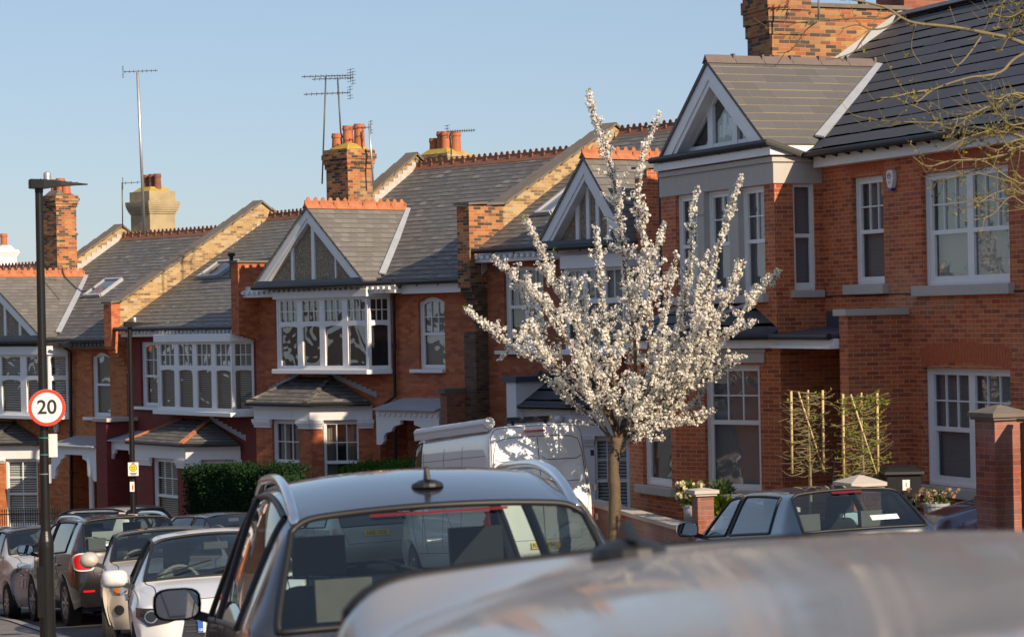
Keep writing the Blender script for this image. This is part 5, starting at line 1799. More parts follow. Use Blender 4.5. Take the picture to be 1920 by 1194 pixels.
        for k, nm in enumerate(names):
            pol = [p for p in ev.polygons if p.material_index == k]
            if not pol: continue
            used = sorted({v for p in pol for v in p.vertices})
            mp = {v: i for i, v in enumerate(used)}
            m2 = bpy.data.meshes.new(nm)
            m2.from_pydata([co[v] for v in used], [], [[mp[v] for v in p.vertices] for p in pol])
            m2.polygons.foreach_set('use_smooth', [True] * len(pol))
            m2.normals_split_custom_set_from_vertices([no[v] for v in used])
            if nm == 'side_window':
                mt = M['glass_car_dark'] if (k in (3, 4) and priv) else M['glass_car']
            else:
                mt = matmap[nm]
            m2.materials.append(mt)
            o = bpy.data.objects.new(nm, m2)
            C.objects.link(o)
            o.parent = s.e
            if nm == 'body': s.bodyob = o
            # seams and seals along the outline
            cnt = {}
            for p in pol:
                vs = list(p.vertices)
                for a, b in zip(vs, vs[1:] + vs[:1]):
                    key = (min(a, b), max(a, b))
                    cnt[key] = cnt.get(key, 0) + 1
            bd = [kk for kk, c in cnt.items() if c == 1]
            if nm in ('windscreen', 'rear_window', 'side_window', 'door', 'bonnet', 'tailgate'):
                r = 0.016 if nm in ('windscreen', 'rear_window', 'side_window') else 0.0055
                adj = {}
                for a, b in bd:
                    adj.setdefault(a, []).append(b)
                    adj.setdefault(b, []).append(a)
                seen = set()
                mb = MB()
                for stt in adj:
                    if stt in seen: continue
                    loop, cur, prev = [stt], stt, None
                    seen.add(stt)
                    while True:
                        nx = [q for q in adj[cur] if q != prev and q not in seen]
                        if not nx: break
                        prev, cur = cur, nx[0]
                        seen.add(cur)
                        loop.append(cur)
                    if len(loop) > 3:
                        off = 0.002 if r > 0.01 else -0.002
                        pts = [co[v] + no[v] * off for v in loop]
                        mb.tube(pts + [pts[0]], r if r > 0.01 else 0.006, 5, cap=False)
                if mb.v:
                    mb.build('seal' if r > 0.01 else 'shut_line', M['black_plastic'], o, smooth=True)
        bpy.data.meshes.remove(ev)
        bpy.data.meshes.remove(me)
        s.inner()
        s.wheels()
    def cast(s, o, d):
        h = s.bvh.ray_cast(V(o), V(d))
        return (h[0], h[1]) if h[0] is not None else (None, None)
    def decal(s, name, poly, axis, mat, off=0.006, parent=None, rings=5, thick=0.0, label=None):
        "a patch that follows the body; poly: (y,z) seen from front/back, or (x,z) from a side"
        cx = sum(p[0] for p in poly) / len(poly)
        cz = sum(p[1] for p in poly) / len(poly)
        def hit(a, b):
            if axis == 'front': o, d = V((6, a, b)), V((-1, 0, 0))
            elif axis == 'rear': o, d = V((-6, a, b)), V((1, 0, 0))
            elif axis == 'left': o, d = V((a, 6, b)), V((0, -1, 0))
            else: o, d = V((a, -6, b)), V((0, 1, 0))
            p, n_ = s.cast(o, d)
            if p is None: return None
            if n_.dot(d) > 0: n_ = -n_
            return p + n_ * off
        # densify the outline
        out = []
        for i, p in enumerate(poly):
            q = poly[(i + 1) % len(poly)]
            k = 4 if len(poly) < 12 else 1
            for t_ in range(k):
                out.append((p[0] + (q[0] - p[0]) * t_ / k, p[1] + (q[1] - p[1]) * t_ / k))
        grid = []
        last = hit(cx, cz)
        for r in range(rings, 0, -1):
            f = r / rings
            row = []
            for (a, b) in out:
                h = hit(cx + (a - cx) * f, cz + (b - cz) * f)
                row.append(h)
            grid.append(row)
        mb = MB()
        m = len(out)
        for r in range(rings - 1):
            for i in range(m):
                j = (i + 1) % m
                q = [grid[r][i], grid[r][j], grid[r + 1][j], grid[r + 1][i]]
                if any(x is None for x in q): continue
                mb.quad(*q)
        if last is not None:
            for i in range(m):
                j = (i + 1) % m
                if grid[-1][i] is None or grid[-1][j] is None: continue
                mb.quad(grid[-1][i], grid[-1][j], last)
        if not mb.v: return None
        return mb.build(name, mat, parent or s.e, smooth=True, label=label)
    def wheels(s):
        P = s.P
        ra = P.get('ra', -P['wb'] / 2)
        fa = ra + P['wb']
        r = P.get('wr', 0.32)
        hw = P['W'] / 2
        key = (round(r, 3), P.get('rimmat', 'rim'))
        for (x, sd) in ((fa, 1), (fa, -1), (ra, 1), (ra, -1)):
            e = bpy.data.objects.new('wheel', None)
            e.empty_display_size = 0.1
            C.objects.link(e)
            e.parent = s.e
            e.location = (x, sd * (hw - 0.115), r)
            e.rotation_euler = (0, 0, 0 if sd == 1 else math.pi)
            e['_org'] = (0, 0, 0)
            if key in CARBOX:
                for nm, me in CARBOX[key]:
                    o = bpy.data.objects.new(nm, me)
                    C.objects.link(o)
                    o.parent = e
                continue
            mb = MB()
            k = r * 0.70
            mb.lathe((0, 0, 0), [(k, -0.09), (r * 0.95, -0.095), (r, -0.06), (r, 0.06), (r * 0.95, 0.095), (k, 0.09), (k, 0.0)], 36, 'y')
            ty = mb.build('tyre', M['tyre'], e, smooth=False)
            mb = MB()
            mb.lathe((0, 0, 0), [(k, -0.08), (k * 0.99, 0.088), (k * 0.93, 0.088), (k * 0.90, 0.0), (k * 0.3, 0.0)], 30, 'y')
            for q in range(P.get('spokes', 10)):
                a = 2 * math.pi * q / P.get('spokes', 10)
                d = V((math.sin(a), 0, math.cos(a)))
                mb.bar(d * (k * 0.12) + V((0, 0.06, 0)), d * (k * 0.95) + V((0, 0.07, 0)), 0.045, 0.03, up=(0, 1, 0))
            mb.lathe((0, 0, 0), [(k * 0.22, 0.0), (k * 0.22, 0.08), (k * 0.12, 0.09)], 14, 'y')
            ri = mb.build('rim', M[P.get('rimmat', 'rim')], e)
            CARBOX[key] = [('tyre', ty.data), ('rim', ri.data)]
        # dark wheel wells and floor
        mb = MB()
        for x in (fa, ra):
            mb.box8([V((x + a * 0.40, b * (hw - 0.26), z)) for z in (0.2, 0.74) for a, b in ((-1, -1), (1, -1), (1, 1), (-1, 1))])
        mb.box8([V((a * (P['L'] / 2 - 0.25), b * (hw - 0.2), z)) for z in (0.22, 0.34) for a, b in ((-1, -1), (1, -1), (1, 1), (-1, 1))])
        mb.build('underbody', M['cabin'], s.e)
    def inner(s):
        P = s.P
        if P.get('van'): return
        hw = P['W'] / 2
        ra = P.get('ra', -P['wb'] / 2)
        fa = ra + P['wb']
        zb = P['beltf']
        # seats
        def seat(x, y, wd, hr=True, mat='seat', name='seat', top_=None):
            mb = MB()
            w = wd / 2
            top = top_ or min(zb + 0.20, P['H'] - 0.38)
            def blk(x0, x1, z0, z1, ww, lean):
                mb.box8([V((x0 - lean * 0, y - ww, z0)), V((x1, y - ww, z0)), V((x1, y + ww, z0)), V((x0, y + ww, z0)),
                         V((x0 - lean, y - ww * 0.9, z1)), V((x1 - lean, y - ww * 0.9, z1)), V((x1 - lean, y + ww * 0.9, z1)), V((x0 - lean, y + ww * 0.9, z1))])
            blk(x - 0.02, x + 0.50, 0.34, 0.52, w, 0.0)
            r_ = min(0.16, w * 0.5)
            pl_ = [(-w, 0.50), (w, 0.50)]
            for k in range(6):
                a_ = math.pi / 2 * k / 5
                pl_.append((w * 0.90 - r_ + r_ * math.cos(a_), top - r_ + r_ * math.sin(a_)))
            for k in range(6):
                a_ = math.pi / 2 * k / 5
                pl_.append((-w * 0.90 + r_ - r_ * math.sin(a_), top - r_ + r_ * math.cos(a_)))
            sh_ = lambda z_: -0.16 * (z_ - 0.5) / (top - 0.5)
            mb.prism([V((x - 0.12 + sh_(b_), y + a_, b_)) for a_, b_ in pl_], V((0.14, 0, 0)))
            so = mb.build(name, M[mat], s.e, bevel=0.04)
            if hr:
                n_h = [y] if wd < 0.8 else [y - wd * 0.3, y + wd * 0.3]
                for yy in n_h:
                    hb = MB()
                    hb.box8([V((x - 0.30 + a, yy + b, z)) for z in (top + 0.05, top + 0.24) for a, b in ((-0.05, -0.13), (0.05, -0.13), (0.05, 0.13), (-0.05, 0.13))])
                    hb.tube([V((x - 0.28, yy - 0.06, top - 0.02)), V((x - 0.29, yy - 0.06, top + 0.1))], 0.008, 6)
                    hb.tube([V((x - 0.28, yy + 0.06, top - 0.02)), V((x - 0.29, yy + 0.06, top + 0.1))], 0.008, 6)
                    hb.build('headrest', M[mat], so, bevel=0.049)
        bp = P.get('bpil', (ra + fa) / 2 - 0.05)
        seat(bp - 0.05, hw * 0.42, 0.50)
        seat(bp - 0.05, -hw * 0.42, 0.50)
        seat(ra + 0.30, 0, P['W'] * 0.68, top_=P['beltr'] - 0.06)
        # pale roof lining and pillar trims, a little inside the skin
        hb_ = MB()
        xs_ = [-P['L'] / 2 + P['rr'] + 0.10 + k * (P['wt'] + P['L'] / 2 - P['rr'] - 0.16) / 8 for k in range(9)]
        yy_ = [-0.60, -0.3, 0, 0.3, 0.60]
        g_ = [[(s.cast((x_, hw * y_, 4), (0, 0, -1))[0] or V((x_, hw * y_, P['H'] - 0.1))) - V((0, 0, 0.035)) for y_ in yy_] for x_ in xs_]
        for a_ in range(8):
            for b_ in range(4):
                hb_.quad(g_[a_][b_], g_[a_][b_ + 1], g_[a_ + 1][b_ + 1], g_[a_ + 1][b_])
        hb_.build('headliner', M['lining'], s.e, smooth=True)
        # dashboard, steering wheel, mirror, parcel shelf
        mb = MB()
        xw = P['wbase']
        zd = P['hood'] - 0.02
        mb.box8([V((xw - 0.55, -hw * 0.82, zd - 0.25)), V((xw + 0.02, -hw * 0.82, zd - 0.25)), V((xw + 0.02, hw * 0.82, zd - 0.25)), V((xw - 0.55, hw * 0.82, zd - 0.25)),
                 V((xw - 0.48, -hw * 0.80, zd - 0.02)), V((xw + 0.02, -hw * 0.80, zd - 0.05)), V((xw + 0.02, hw * 0.80, zd - 0.05)), V((xw - 0.48, hw * 0.80, zd - 0.02))])
        mb.build('dashboard', M['cabin'], s.e, bevel=0.03)
        mb = MB()
        c = V((xw - 0.62, -hw * 0.42, zd + 0.0))
        pts = []
        for k in range(25):
            a = 2 * math.pi * k / 24
            pts.append(c + V((0.10 * math.sin(a) * -1, 0.185 * math.cos(a), 0.165 * math.sin(a))))
        mb.tube(pts, 0.016, 8, cap=False)
        mb.bar(c + V((0, -0.17, 0)), c + V((0, 0.17, 0)), 0.03, 0.05)
        mb.build('steering_wheel', M['cabin_grey'], s.e, smooth=True)
        mb = MB()
        q = V((P['wt'] - 0.0, 0.0, P['H'] - 0.17))
        mb.box8([q + V((a * 0.025, b * 0.12, z * 0.038)) for z in (-1, 1) for a, b in ((-1, -1), (1, -1), (1, 1), (-1, 1))])
        mb.build('rear_view_mirror', M['cabin'], s.e, bevel=0.012)
        mb = MB()
        mb.box8([V((a, b * hw * 0.78, z)) for z in (P['beltr'] - 0.10, P['beltr'] - 0.07) for a, b in ((-P['L'] / 2 + 0.32, -1), (ra + 0.02, -1), (ra + 0.02, 1), (-P['L'] / 2 + 0.32, 1))])
        mb.build('parcel_shelf', M['cabin'], s.e)
        mb = MB()
        mb.box8([V((a, b * hw * 0.86, z)) for z in (0.36, P['beltr'] - 0.14) for a, b in ((-P['L'] / 2 + 0.24, -1), (-P['L'] / 2 + 0.28, -1), (-P['L'] / 2 + 0.28, 1), (-P['L'] / 2 + 0.24, 1))])
        for sd in (1, -1):
            mb.box8([V((a, sd * hw * b, z)) for z in (0.36, zb - 0.1) for a, b in ((-P['L'] / 2 + 0.3, 0.84), (xw - 0.1, 0.84), (xw - 0.1, 0.86), (-P['L'] / 2 + 0.3, 0.86))])
        mb.build('cabin_lining', M['cabin_grey'], s.e)
    def mirrors(s, mat, sides=(1, -1), round_=False, sc_=1.0):
        P = s.P
        hw = P['W'] / 2
        x = P.get('xbm', P['wt'] + 0.5) - 0.02
        z = P['beltf'] + 0.10
        for sd in sides:
            mb = MB()
            cy = sd * (hw + 0.115)
            prof = [(0.0, 0.02), (0.03, 0.10), (0.07, 0.13), (0.12, 0.12), (0.15, 0.05)] if not round_ else [(0.0, 0.03), (0.02, 0.085), (0.07, 0.115), (0.12, 0.10), (0.16, 0.04)]
            b0 = len(mb.v)
            nn = 18
            pr = [(0.0, 1.0), (0.02, 1.03), (0.07, 0.98), (0.11, 0.82), (0.145, 0.5), (0.155, 0.15)]
            ry, rz = (0.125 * sc_, 0.085 * sc_) if not round_ else (0.12 * sc_, 0.10 * sc_)
            for (dx, f) in pr:
                for k in range(nn):
                    a = 2 * math.pi * k / nn
                    ca, sa = math.cos(a), math.sin(a)
                    e_ = 0.6 if not round_ else 0.95
                    yy = ry * f * math.copysign(abs(ca) ** e_, ca)
                    zz = rz * f * math.copysign(abs(sa) ** e_, sa)
                    mb.v.append(V((x - 0.03 + dx, cy + yy, z + zz)))
            for i in range(len(pr) - 1):
                for k in range(nn):
                    k2 = (k + 1) % nn
                    mb.f.append([b0 + i * nn + k, b0 + i * nn + k2, b0 + (i + 1) * nn + k2, b0 + (i + 1) * nn + k])
                    mb.mi.append(0)
            mb.f.append([b0 + (len(pr) - 1) * nn + k for k in range(nn)])
            mb.mi.append(0)
            mo = mb.build('wing_mirror', mat, s.e, smooth=True)
            mb = MB()
            mb.bar(V((x + 0.03, sd * (hw - 0.06), z - 0.09)), V((x + 0.03, sd * (hw + 0.06), z - 0.05)), 0.07, 0.05)
            mb.build('mirror_arm', M['black_plastic'], mo)
            mb = MB()
            pts = []
            for k in range(nn):
                a = 2 * math.pi * k / nn
                ca, sa = math.cos(a), math.sin(a)
                e_ = 0.6 if not round_ else 0.95
                pts.append(V((x - 0.026, cy + ry * 0.9 * math.copysign(abs(ca) ** e_, ca), z + rz * 0.9 * math.copysign(abs(sa) ** e_, sa))))
            mb.quad(*pts)
            mb.build('mirror_glass', M['mirror'], mo)
    def plate(s, txt, front, z, mat, band=None, x=None):
        sg = 1 if front else -1
        if x is None:
            p, _ = s.cast((6 * sg, 0, z), (-sg, 0, 0))
            p2, _ = s.cast((6 * sg, 0.25, z), (-sg, 0, 0))
            x = max(abs(p.x), abs(p2.x)) + 0.012
        x *= sg
        mb = MB()
        mb.box8([V((x + a * 0.006, b * 0.26, z + c * 0.0555)) for c in (-1, 1) for a, b in ((-1, -1), (1, -1), (1, 1), (-1, 1))])
        pl = mb.build('number_plate', M[mat], s.e)
        rot = Matrix.Rotation(R(90), 4, 'Z') if front else Matrix.Rotation(R(-90), 4, 'Z')
        mw = Matrix.Translation(V((x + sg * 0.008, 0, z))) @ rot @ Matrix.Rotation(R(90), 4, 'X')
        sh = Matrix.Translation(V((0.035 if band else 0, 0, 0)))
        text_mesh('lettering', txt, 0.098, M['text'], pl, mw @ sh, bold=0.001)
        if band:
            mb = MB()
            yy = -0.235 if front else 0.235
            mb.box8([V((x + sg * 0.0075 + a * 0.001, yy + b * 0.024, z + c * 0.0535)) for c in (-1, 1) for a, b in ((-1, -1), (1, -1), (1, 1), (-1, 1))])
            mb.build('plate_band', M['plate_blue'], pl)
            text_mesh('lettering', 'GB', 0.03, M['plate_white'], pl, Matrix.Translation(V((x + sg * 0.0095, yy, z - 0.03))) @ rot @ Matrix.Rotation(R(90), 4, 'X'))
    def rails(s, mat, y=0.66, x0=None, x1=None, h=0.05):
        P = s.P
        hw = P['W'] / 2
        xr = -P['L'] / 2
        x0 = xr + P['rr'] + 0.02 if x0 is None else x0
        x1 = P['wt'] - 0.05 if x1 is None else x1
        for sd in (1, -1):
            pts = []
            n = 24
            for k in range(n + 1):
                x = x0 + (x1 - x0) * k / n
                p, _ = s.cast((x, sd * hw * y, 4), (0, 0, -1))
                if p is None: continue
                e_ = min(1, min(k, n - k) / 5.0)
                pts.append(p + V((0, 0, -0.01 + (h + 0.01) * math.sin(e_ * math.pi / 2))))
            mb = MB()
            mb.tube(pts, 0.025, 8)
            mb.build('roof_rail', M[mat], s.e, smooth=True)
    def trim(s):
        P = s.P
        hw = P['W'] / 2
        ra = P.get('ra', -P['wb'] / 2)
        bp_ = P.get('bpil', ra + P['wb'] / 2 - 0.05)
        zz = P['beltf'] - 0.12
        for sd in (1, -1):
            for x in ((bp_ + 0.16,) if P.get('two_door') else (bp_ + 0.16, ra + 0.34)):
                p, n_ = s.cast((x, sd * 3, zz), (0, -sd, 0))
                if p is None: continue
                mb = MB()
                mb.bar(p + V((-0.10, sd * 0.022, 0)), p + V((0.10, sd * 0.022, 0)), 0.022, 0.03)
                mb.bar(p + V((0.085, -sd * 0.01, 0)), p + V((0.085, sd * 0.022, 0)), 0.02, 0.02)
                mb.bar(p + V((-0.085, -sd * 0.01, 0)), p + V((-0.085, sd * 0.022, 0)), 0.02, 0.02)
                mb.build('door_handle', M['paint_' + P['paint']], s.e, bevel=0.006)
        for y0, y1 in ((-0.05, 0.62), (-0.70, -0.08)):
            pts = []
            for k in range(7):
                y = hw * (y0 + (y1 - y0) * k / 6)
                x = P['wbase'] - 0.05 - 0.16 * (k / 6)
                p, n_ = s.cast((x, y, 4), (0, 0, -1))
                if p is not None: pts.append(p + V((0.012, 0, 0.022)))
            if len(pts) > 3:
                mb = MB()
                mb.tube(pts, 0.009, 5)
                mb.build('wiper', M['black_plastic'], s.e)
    def fin(s, x, hgt=0.10, y=0.0):
        p, _ = s.cast((x, y, 4), (0, 0, -1))
        mb = MB()
        n = 8
        secs = []
        for (dx, zz, w) in ((-0.10, 0.0, 0.045), (-0.09, 0.03, 0.036)):
            pass
        mb.lathe(p + V((0, 0, -0.005)), [(0.075, 0.0), (0.068, 0.02), (0.035, 0.035), (0.01, 0.038)], 16)
        mb.prism([p + V((0.07, -0.011, 0.028)), p + V((-0.06, -0.011, 0.028)), p + V((-0.045, -0.006, hgt)), p + V((-0.02, -0.006, hgt + 0.005))], V((0, 0.02, 0)))
        mb.build('roof_aerial', M['black_plastic'], s.e, bevel=0.004)
M['mirror'] = plain('mirror glass', (0.75, 0.77, 0.78), 0.02, 0.0, 5, 0, Metallic=1.0)
def circ(cx, cz, r, n=20, rz=None):
    return [(cx + r * math.cos(2 * math.pi * k / n), cz + (rz or r) * math.sin(2 * math.pi * k / n)) for k in range(n)]

HATCH = dict(L=4.25, W=1.79, H=1.46, wb=2.63, ra=-1.30, beltr=0.98, beltf=0.93, rr=0.62, wt=0.42, wbase=1.12, hood=0.95, nose=0.74, wr=0.32, paint='bluegrey', cpil=0.38, cpilt=0.30)
def mod(**k):
    d = dict(HATCH)
    d.update(k)
    return d
M['brake_dark'] = plain('unlit brake lamp', (0.13, 0.008, 0.008), 0.25, 0.1)
# 1 -- the car right in front of the camera: only its roof shows
c1 = Car('parked_car', 'silver grey car filling the bottom of the picture, only its dusty roof showing', 'car', (0.77, 3.05), 191, mod(L=4.4, W=1.84, H=1.50, wb=2.68, ra=-1.32, paint='silver', rr=0.55, wt=1.15, wbase=1.72, yc=0.84, cant=0.15, lev=4, bpil=0.1, xbm=1.0, drop=0.05), lift=0.05)
c1.fin(-1.42, 0.06, -0.24)
c1.mirrors(M['paint_silver'])
# 2 -- dark estate
c2 = Car('parked_car', 'dark navy estate car with roof rails seen from behind, beside the silver roof', 'car', (-0.60, 12.25), 10, mod(L=4.65, W=1.87, H=1.77, wb=2.8, ra=-1.38, beltr=1.10, beltf=1.02, rr=0.44, wt=0.52, wbase=1.35, hood=1.02, nose=0.82, wr=0.36, arch=0.41, paint='navy', yc=0.70, ygl=0.83, cpil=0.25, cpilt=0.18, lev=4, rglass='glass_car', drop=0.19, bump=0.66))
c2.rails('chrome', 0.66)
c2.fin(-1.60, 0.085)
c2.mirrors(M['black_plastic'], sc_=1.02)
c2.decal('brake_light', [(-0.30, 1.545), (0.30, 1.545), (0.30, 1.555), (-0.30, 1.555)], 'rear', M['brake_dark'], 0.012)
for sd in (1, -1):
    c2.decal('tail_light', [(sd * 0.55, 0.86), (sd * 0.88, 0.86), (sd * 0.88, 1.00), (sd * 0.60, 1.00)], 'rear', M['tail_red'], 0.012)
c2.plate('LC14 KXN', False, 0.78, 'plate_yellow')
# 3 -- white hatchback facing the camera
c3 = Car('parked_car', 'white hatchback facing the camera with a blue banded number plate', 'car', (-2.95, 23.9), 189.5, mod(L=3.95, W=1.74, H=1.42, wb=2.47, ra=-1.22, paint='white', beltf=0.90, beltr=0.94, hood=0.93, nose=0.74, wt=0.32, wbase=1.08, wr=0.31))
c3.mirrors(M['paint_white'])
for sd in (1, -1):
    hl = c3.decal('headlight', [(sd * 0.80, 0.66), (sd * 0.80, 0.74), (sd * 0.66, 0.735), (sd * 0.42, 0.675), (sd * 0.40, 0.635), (sd * 0.52, 0.60), (sd * 0.70, 0.575)], 'front', M['lamp_dark'], 0.010)
    c3.decal('lamp', circ(sd * 0.665, 0.66, 0.058), 'front', M['lamp_clear'], 0.016, hl)
    c3.decal('lamp_core', circ(sd * 0.665, 0.66, 0.048), 'front', M['lamp_dark'], 0.019, hl)
    c3.decal('indicator', [(sd * 0.43, 0.64), (sd * 0.56, 0.635), (sd * 0.56, 0.66), (sd * 0.44, 0.665)], 'front', M['amber'], 0.016, hl)
gr = c3.decal('grille', [(-0.36, 0.30), (0.36, 0.30), (0.42, 0.40), (0.36, 0.66), (-0.36, 0.66), (-0.42, 0.40)], 'front', M['lamp_dark'], 0.012)
for k in range(6):
    z_ = 0.34 + 0.055 * k
    c3.decal('grille_bar', [(-0.37, z_), (0.37, z_), (0.37, z_ + 0.014), (-0.37, z_ + 0.014)], 'front', M['dark_trim'], 0.022, gr)
mb = MB()
for k in range(4):
    p, _ = c3.cast((6, -0.099 + 0.066 * k, 0.615), (-1, 0, 0))
    mb.tube([p + V((0.03, 0.045 * math.cos(a), 0.045 * math.sin(a))) for a in [2 * math.pi * q / 16 for q in range(17)]], 0.007, 6, cap=False)
mb.build('badge', M['chrome'], gr)
c3.plate('M1 XDA', True, 0.555, 'plate_white', True)
mb = MB()
mb.box8([V((a, b, z)) for z in (0.94, 0.945) for a, b in ((0.55, 0.10), (0.72, 0.10), (0.72, 0.38), (0.55, 0.38))])
mb.build('paper', M['plate_white'], c3.e)
# 4 -- small cream car with round lamps
c4 = Car('parked_car', 'cream small car with dark soft roof and round chrome ringed headlight', 'car', (-4.50, 31.2), 189, mod(L=3.72, W=1.68, H=1.41, wb=2.47, ra=-1.22, paint='cream', roofpaint='softtop', beltf=0.95, beltr=0.97, hood=0.98, nose=0.80, wt=0.38, wbase=0.92, yc=0.78, wr=0.31, plan=0.34, two_door=True))
c4.mirrors(M['paint_cream'], round_=True)
for sd in (1, -1):
    hl = c4.decal('headlight', circ(sd * 0.58, 0.745, 0.115, 24, 0.125), 'front', M['chrome'], 0.012)
    c4.decal('lamp', circ(sd * 0.58, 0.745, 0.097, 24, 0.106), 'front', M['lamp_clear'], 0.018, hl)
    c4.decal('indicator', circ(sd * 0.60, 0.675, 0.035), 'front', M['amber'], 0.024, hl)
    c4.decal('fog_lamp', circ(sd * 0.60, 0.44, 0.06), 'front', M['lamp_dark'], 0.012)
c4.decal('grille', [(-0.40, 0.55), (0.40, 0.55), (0.36, 0.70), (-0.36, 0.70)], 'front', M['lamp_dark'], 0.012)
c4.plate('KV61 ODL', True, 0.42, 'plate_white', True)
# 5 -- black crossover
c5 = Car('parked_car', 'black crossover seen from behind with a rounded red tail lamp and roof rails', 'car', (-6.30, 37.0), 22, mod(L=4.25, W=1.80, H=1.60, wb=2.57, ra=-1.27, beltr=1.08, beltf=1.02, rr=0.42, wt=0.45, wbase=1.2, hood=1.03, nose=0.86, wr=0.345, arch=0.40, paint='black', yc=0.74, cpil=0.42, cpilt=0.36, bump=0.66, spokes=8, rglass='glass_car'))
c5.rails('chrome', 0.68)
for sd in (1, -1):
    tl = c5.decal('tail_light', [(sd * (0.72 + 0.135 * math.copysign(abs(math.cos(a)) ** 0.55, math.cos(a))), 0.93 + 0.13 * math.copysign(abs(math.sin(a)) ** 0.55, math.sin(a))) for a in [2 * math.pi * k / 24 for k in range(24)]], 'rear', M['wax'], 0.020)
    c5.decal('lamp', [(sd * (0.72 + 0.115 * math.copysign(abs(math.cos(a)) ** 0.55, math.cos(a))), 0.93 + 0.11 * math.copysign(abs(math.sin(a)) ** 0.55, math.sin(a))) for a in [2 * math.pi * k / 24 for k in range(24)]], 'rear', M['tail_red'], 0.028, tl)
    c5.decal('reflector', [(sd * 0.60, 0.50), (sd * 0.76, 0.50), (sd * 0.76, 0.53), (sd * 0.60, 0.53)], 'rear', M['tail_red'], 0.012)
c5.mirrors(M['paint_black'])
c5.plate('YR65 TBE', False, 0.76, 'plate_yellow')
# 6 -- pale city car
c6 = Car('parked_car', 'pale silver city car with a dark roof, parked beyond the black crossover', 'car', (-7.95, 40.3), 203, mod(L=3.57, W=1.63, H=1.49, wb=2.30, ra=-1.13, paint='pearl', roofpaint='softtop', beltf=0.98, beltr=1.0, hood=1.0, nose=0.84, wt=0.42, wbase=1.02, yc=0.74, wr=0.29, arch=0.34, plan=0.38, two_door=True))
for sd in (1, -1):
    hl = c6.decal('headlight', circ(sd * 0.58, 0.80, 0.10, 22), 'front', M['chrome'], 0.012)
    c6.decal('lamp', circ(sd * 0.58, 0.80, 0.085, 22), 'front', M['lamp_clear'], 0.018, hl)
    hl = c6.decal('fog_lamp', circ(sd * 0.57, 0.58, 0.065, 20), 'front', M['lamp_clear'], 0.014)
c6.mirrors(M['paint_pearl'])
c6.decal('bumper_trim', [(-0.35, 0.60), (0.35, 0.60), (0.35, 0.625), (-0.35, 0.625)], 'front', M['chrome'], 0.014)
c6.plate('EA12 VFO', True, 0.46, 'plate_white', True)
# 7.. -- cars further down the street
c7 = Car('parked_car', 'dark car parked behind the pale city car, only a strip of roof showing', 'car', (-10.6, 47.6), 25, mod(paint='black', roofpaint='black'))
c8 = Car('parked_car', 'white estate car with dark roof rails parked below the house with louvre shutters', 'car', (-10.25, 58.5), 52, mod(L=4.7, W=1.85, H=1.48, wb=2.75, ra=-1.38, beltr=0.96, rr=0.42, wt=0.42, paint='white', cpil=0.3, cpilt=0.2))
c8.rails('black_plastic', 0.68, h=0.05)
c9 = Car('parked_car', 'dark blue car in front of the dark hedge, only its roof showing', 'car', (-6.15, 51.5), 210, mod(paint='deepblue', roofpaint='navy', H=1.36))
c10 = Car('parked_car', 'silver hatchback with a yellow rear plate, seen through the glass of the navy estate', 'car', (-3.55, 50.2), 22, mod(paint='silver', rglass='glass_car_dark'))
c10.plate('LK51 COJ', False, 0.84, 'plate_yellow')
c12 = Car('parked_car', 'blue grey hatchback parked below the tall red brick house', 'car', (3.22, 27.3), 14, mod(paint='bluegrey', rglass='glass_car', yc=0.70))
c12.mirrors(M['paint_bluegrey'])
c12.decal('brake_light', [(-0.17, 1.355), (0.17, 1.355), (0.17, 1.38), (-0.17, 1.38)], 'rear', M['brake_dark'], 0.012)
for sd in (1, -1):
    c12.decal('tail_light', [(sd * 0.52, 0.70), (sd * 0.85, 0.70), (sd * 0.85, 0.82), (sd * 0.56, 0.82)], 'rear', M['tail_red'], 0.012)
p, _ = c12.cast((-1.15, 0, 4), (0, 0, -1))
mb = MB()
mb.tube([p, p + V((-0.14, 0, 0.30))], 0.008, 6)
mb.lathe(p, [(0.03, 0), (0.02, 0.03), (0.01, 0.035)], 10)
mb.build('roof_aerial', M['black_plastic'], c12.e)
st_ = c12.decal('window_sticker', [(-0.42, 1.065), (-0.10, 1.065), (-0.10, 1.115), (-0.42, 1.115)], 'rear', M['sticker'] if 'sticker' in M else M['plate_white'], 0.006)
c12.plate('GN17 ZSU', False, 0.72, 'plate_yellow')
c13 = Car('parked_car', 'dark blue car on the drive behind the brick gate pier', 'car', (7.75, 33.8), 96, mod(paint='deepblue', H=1.40), lift=0.12)
for c_ in (c2, c3, c4, c5, c6, c8, c9, c10, c12):
    c_.trim()
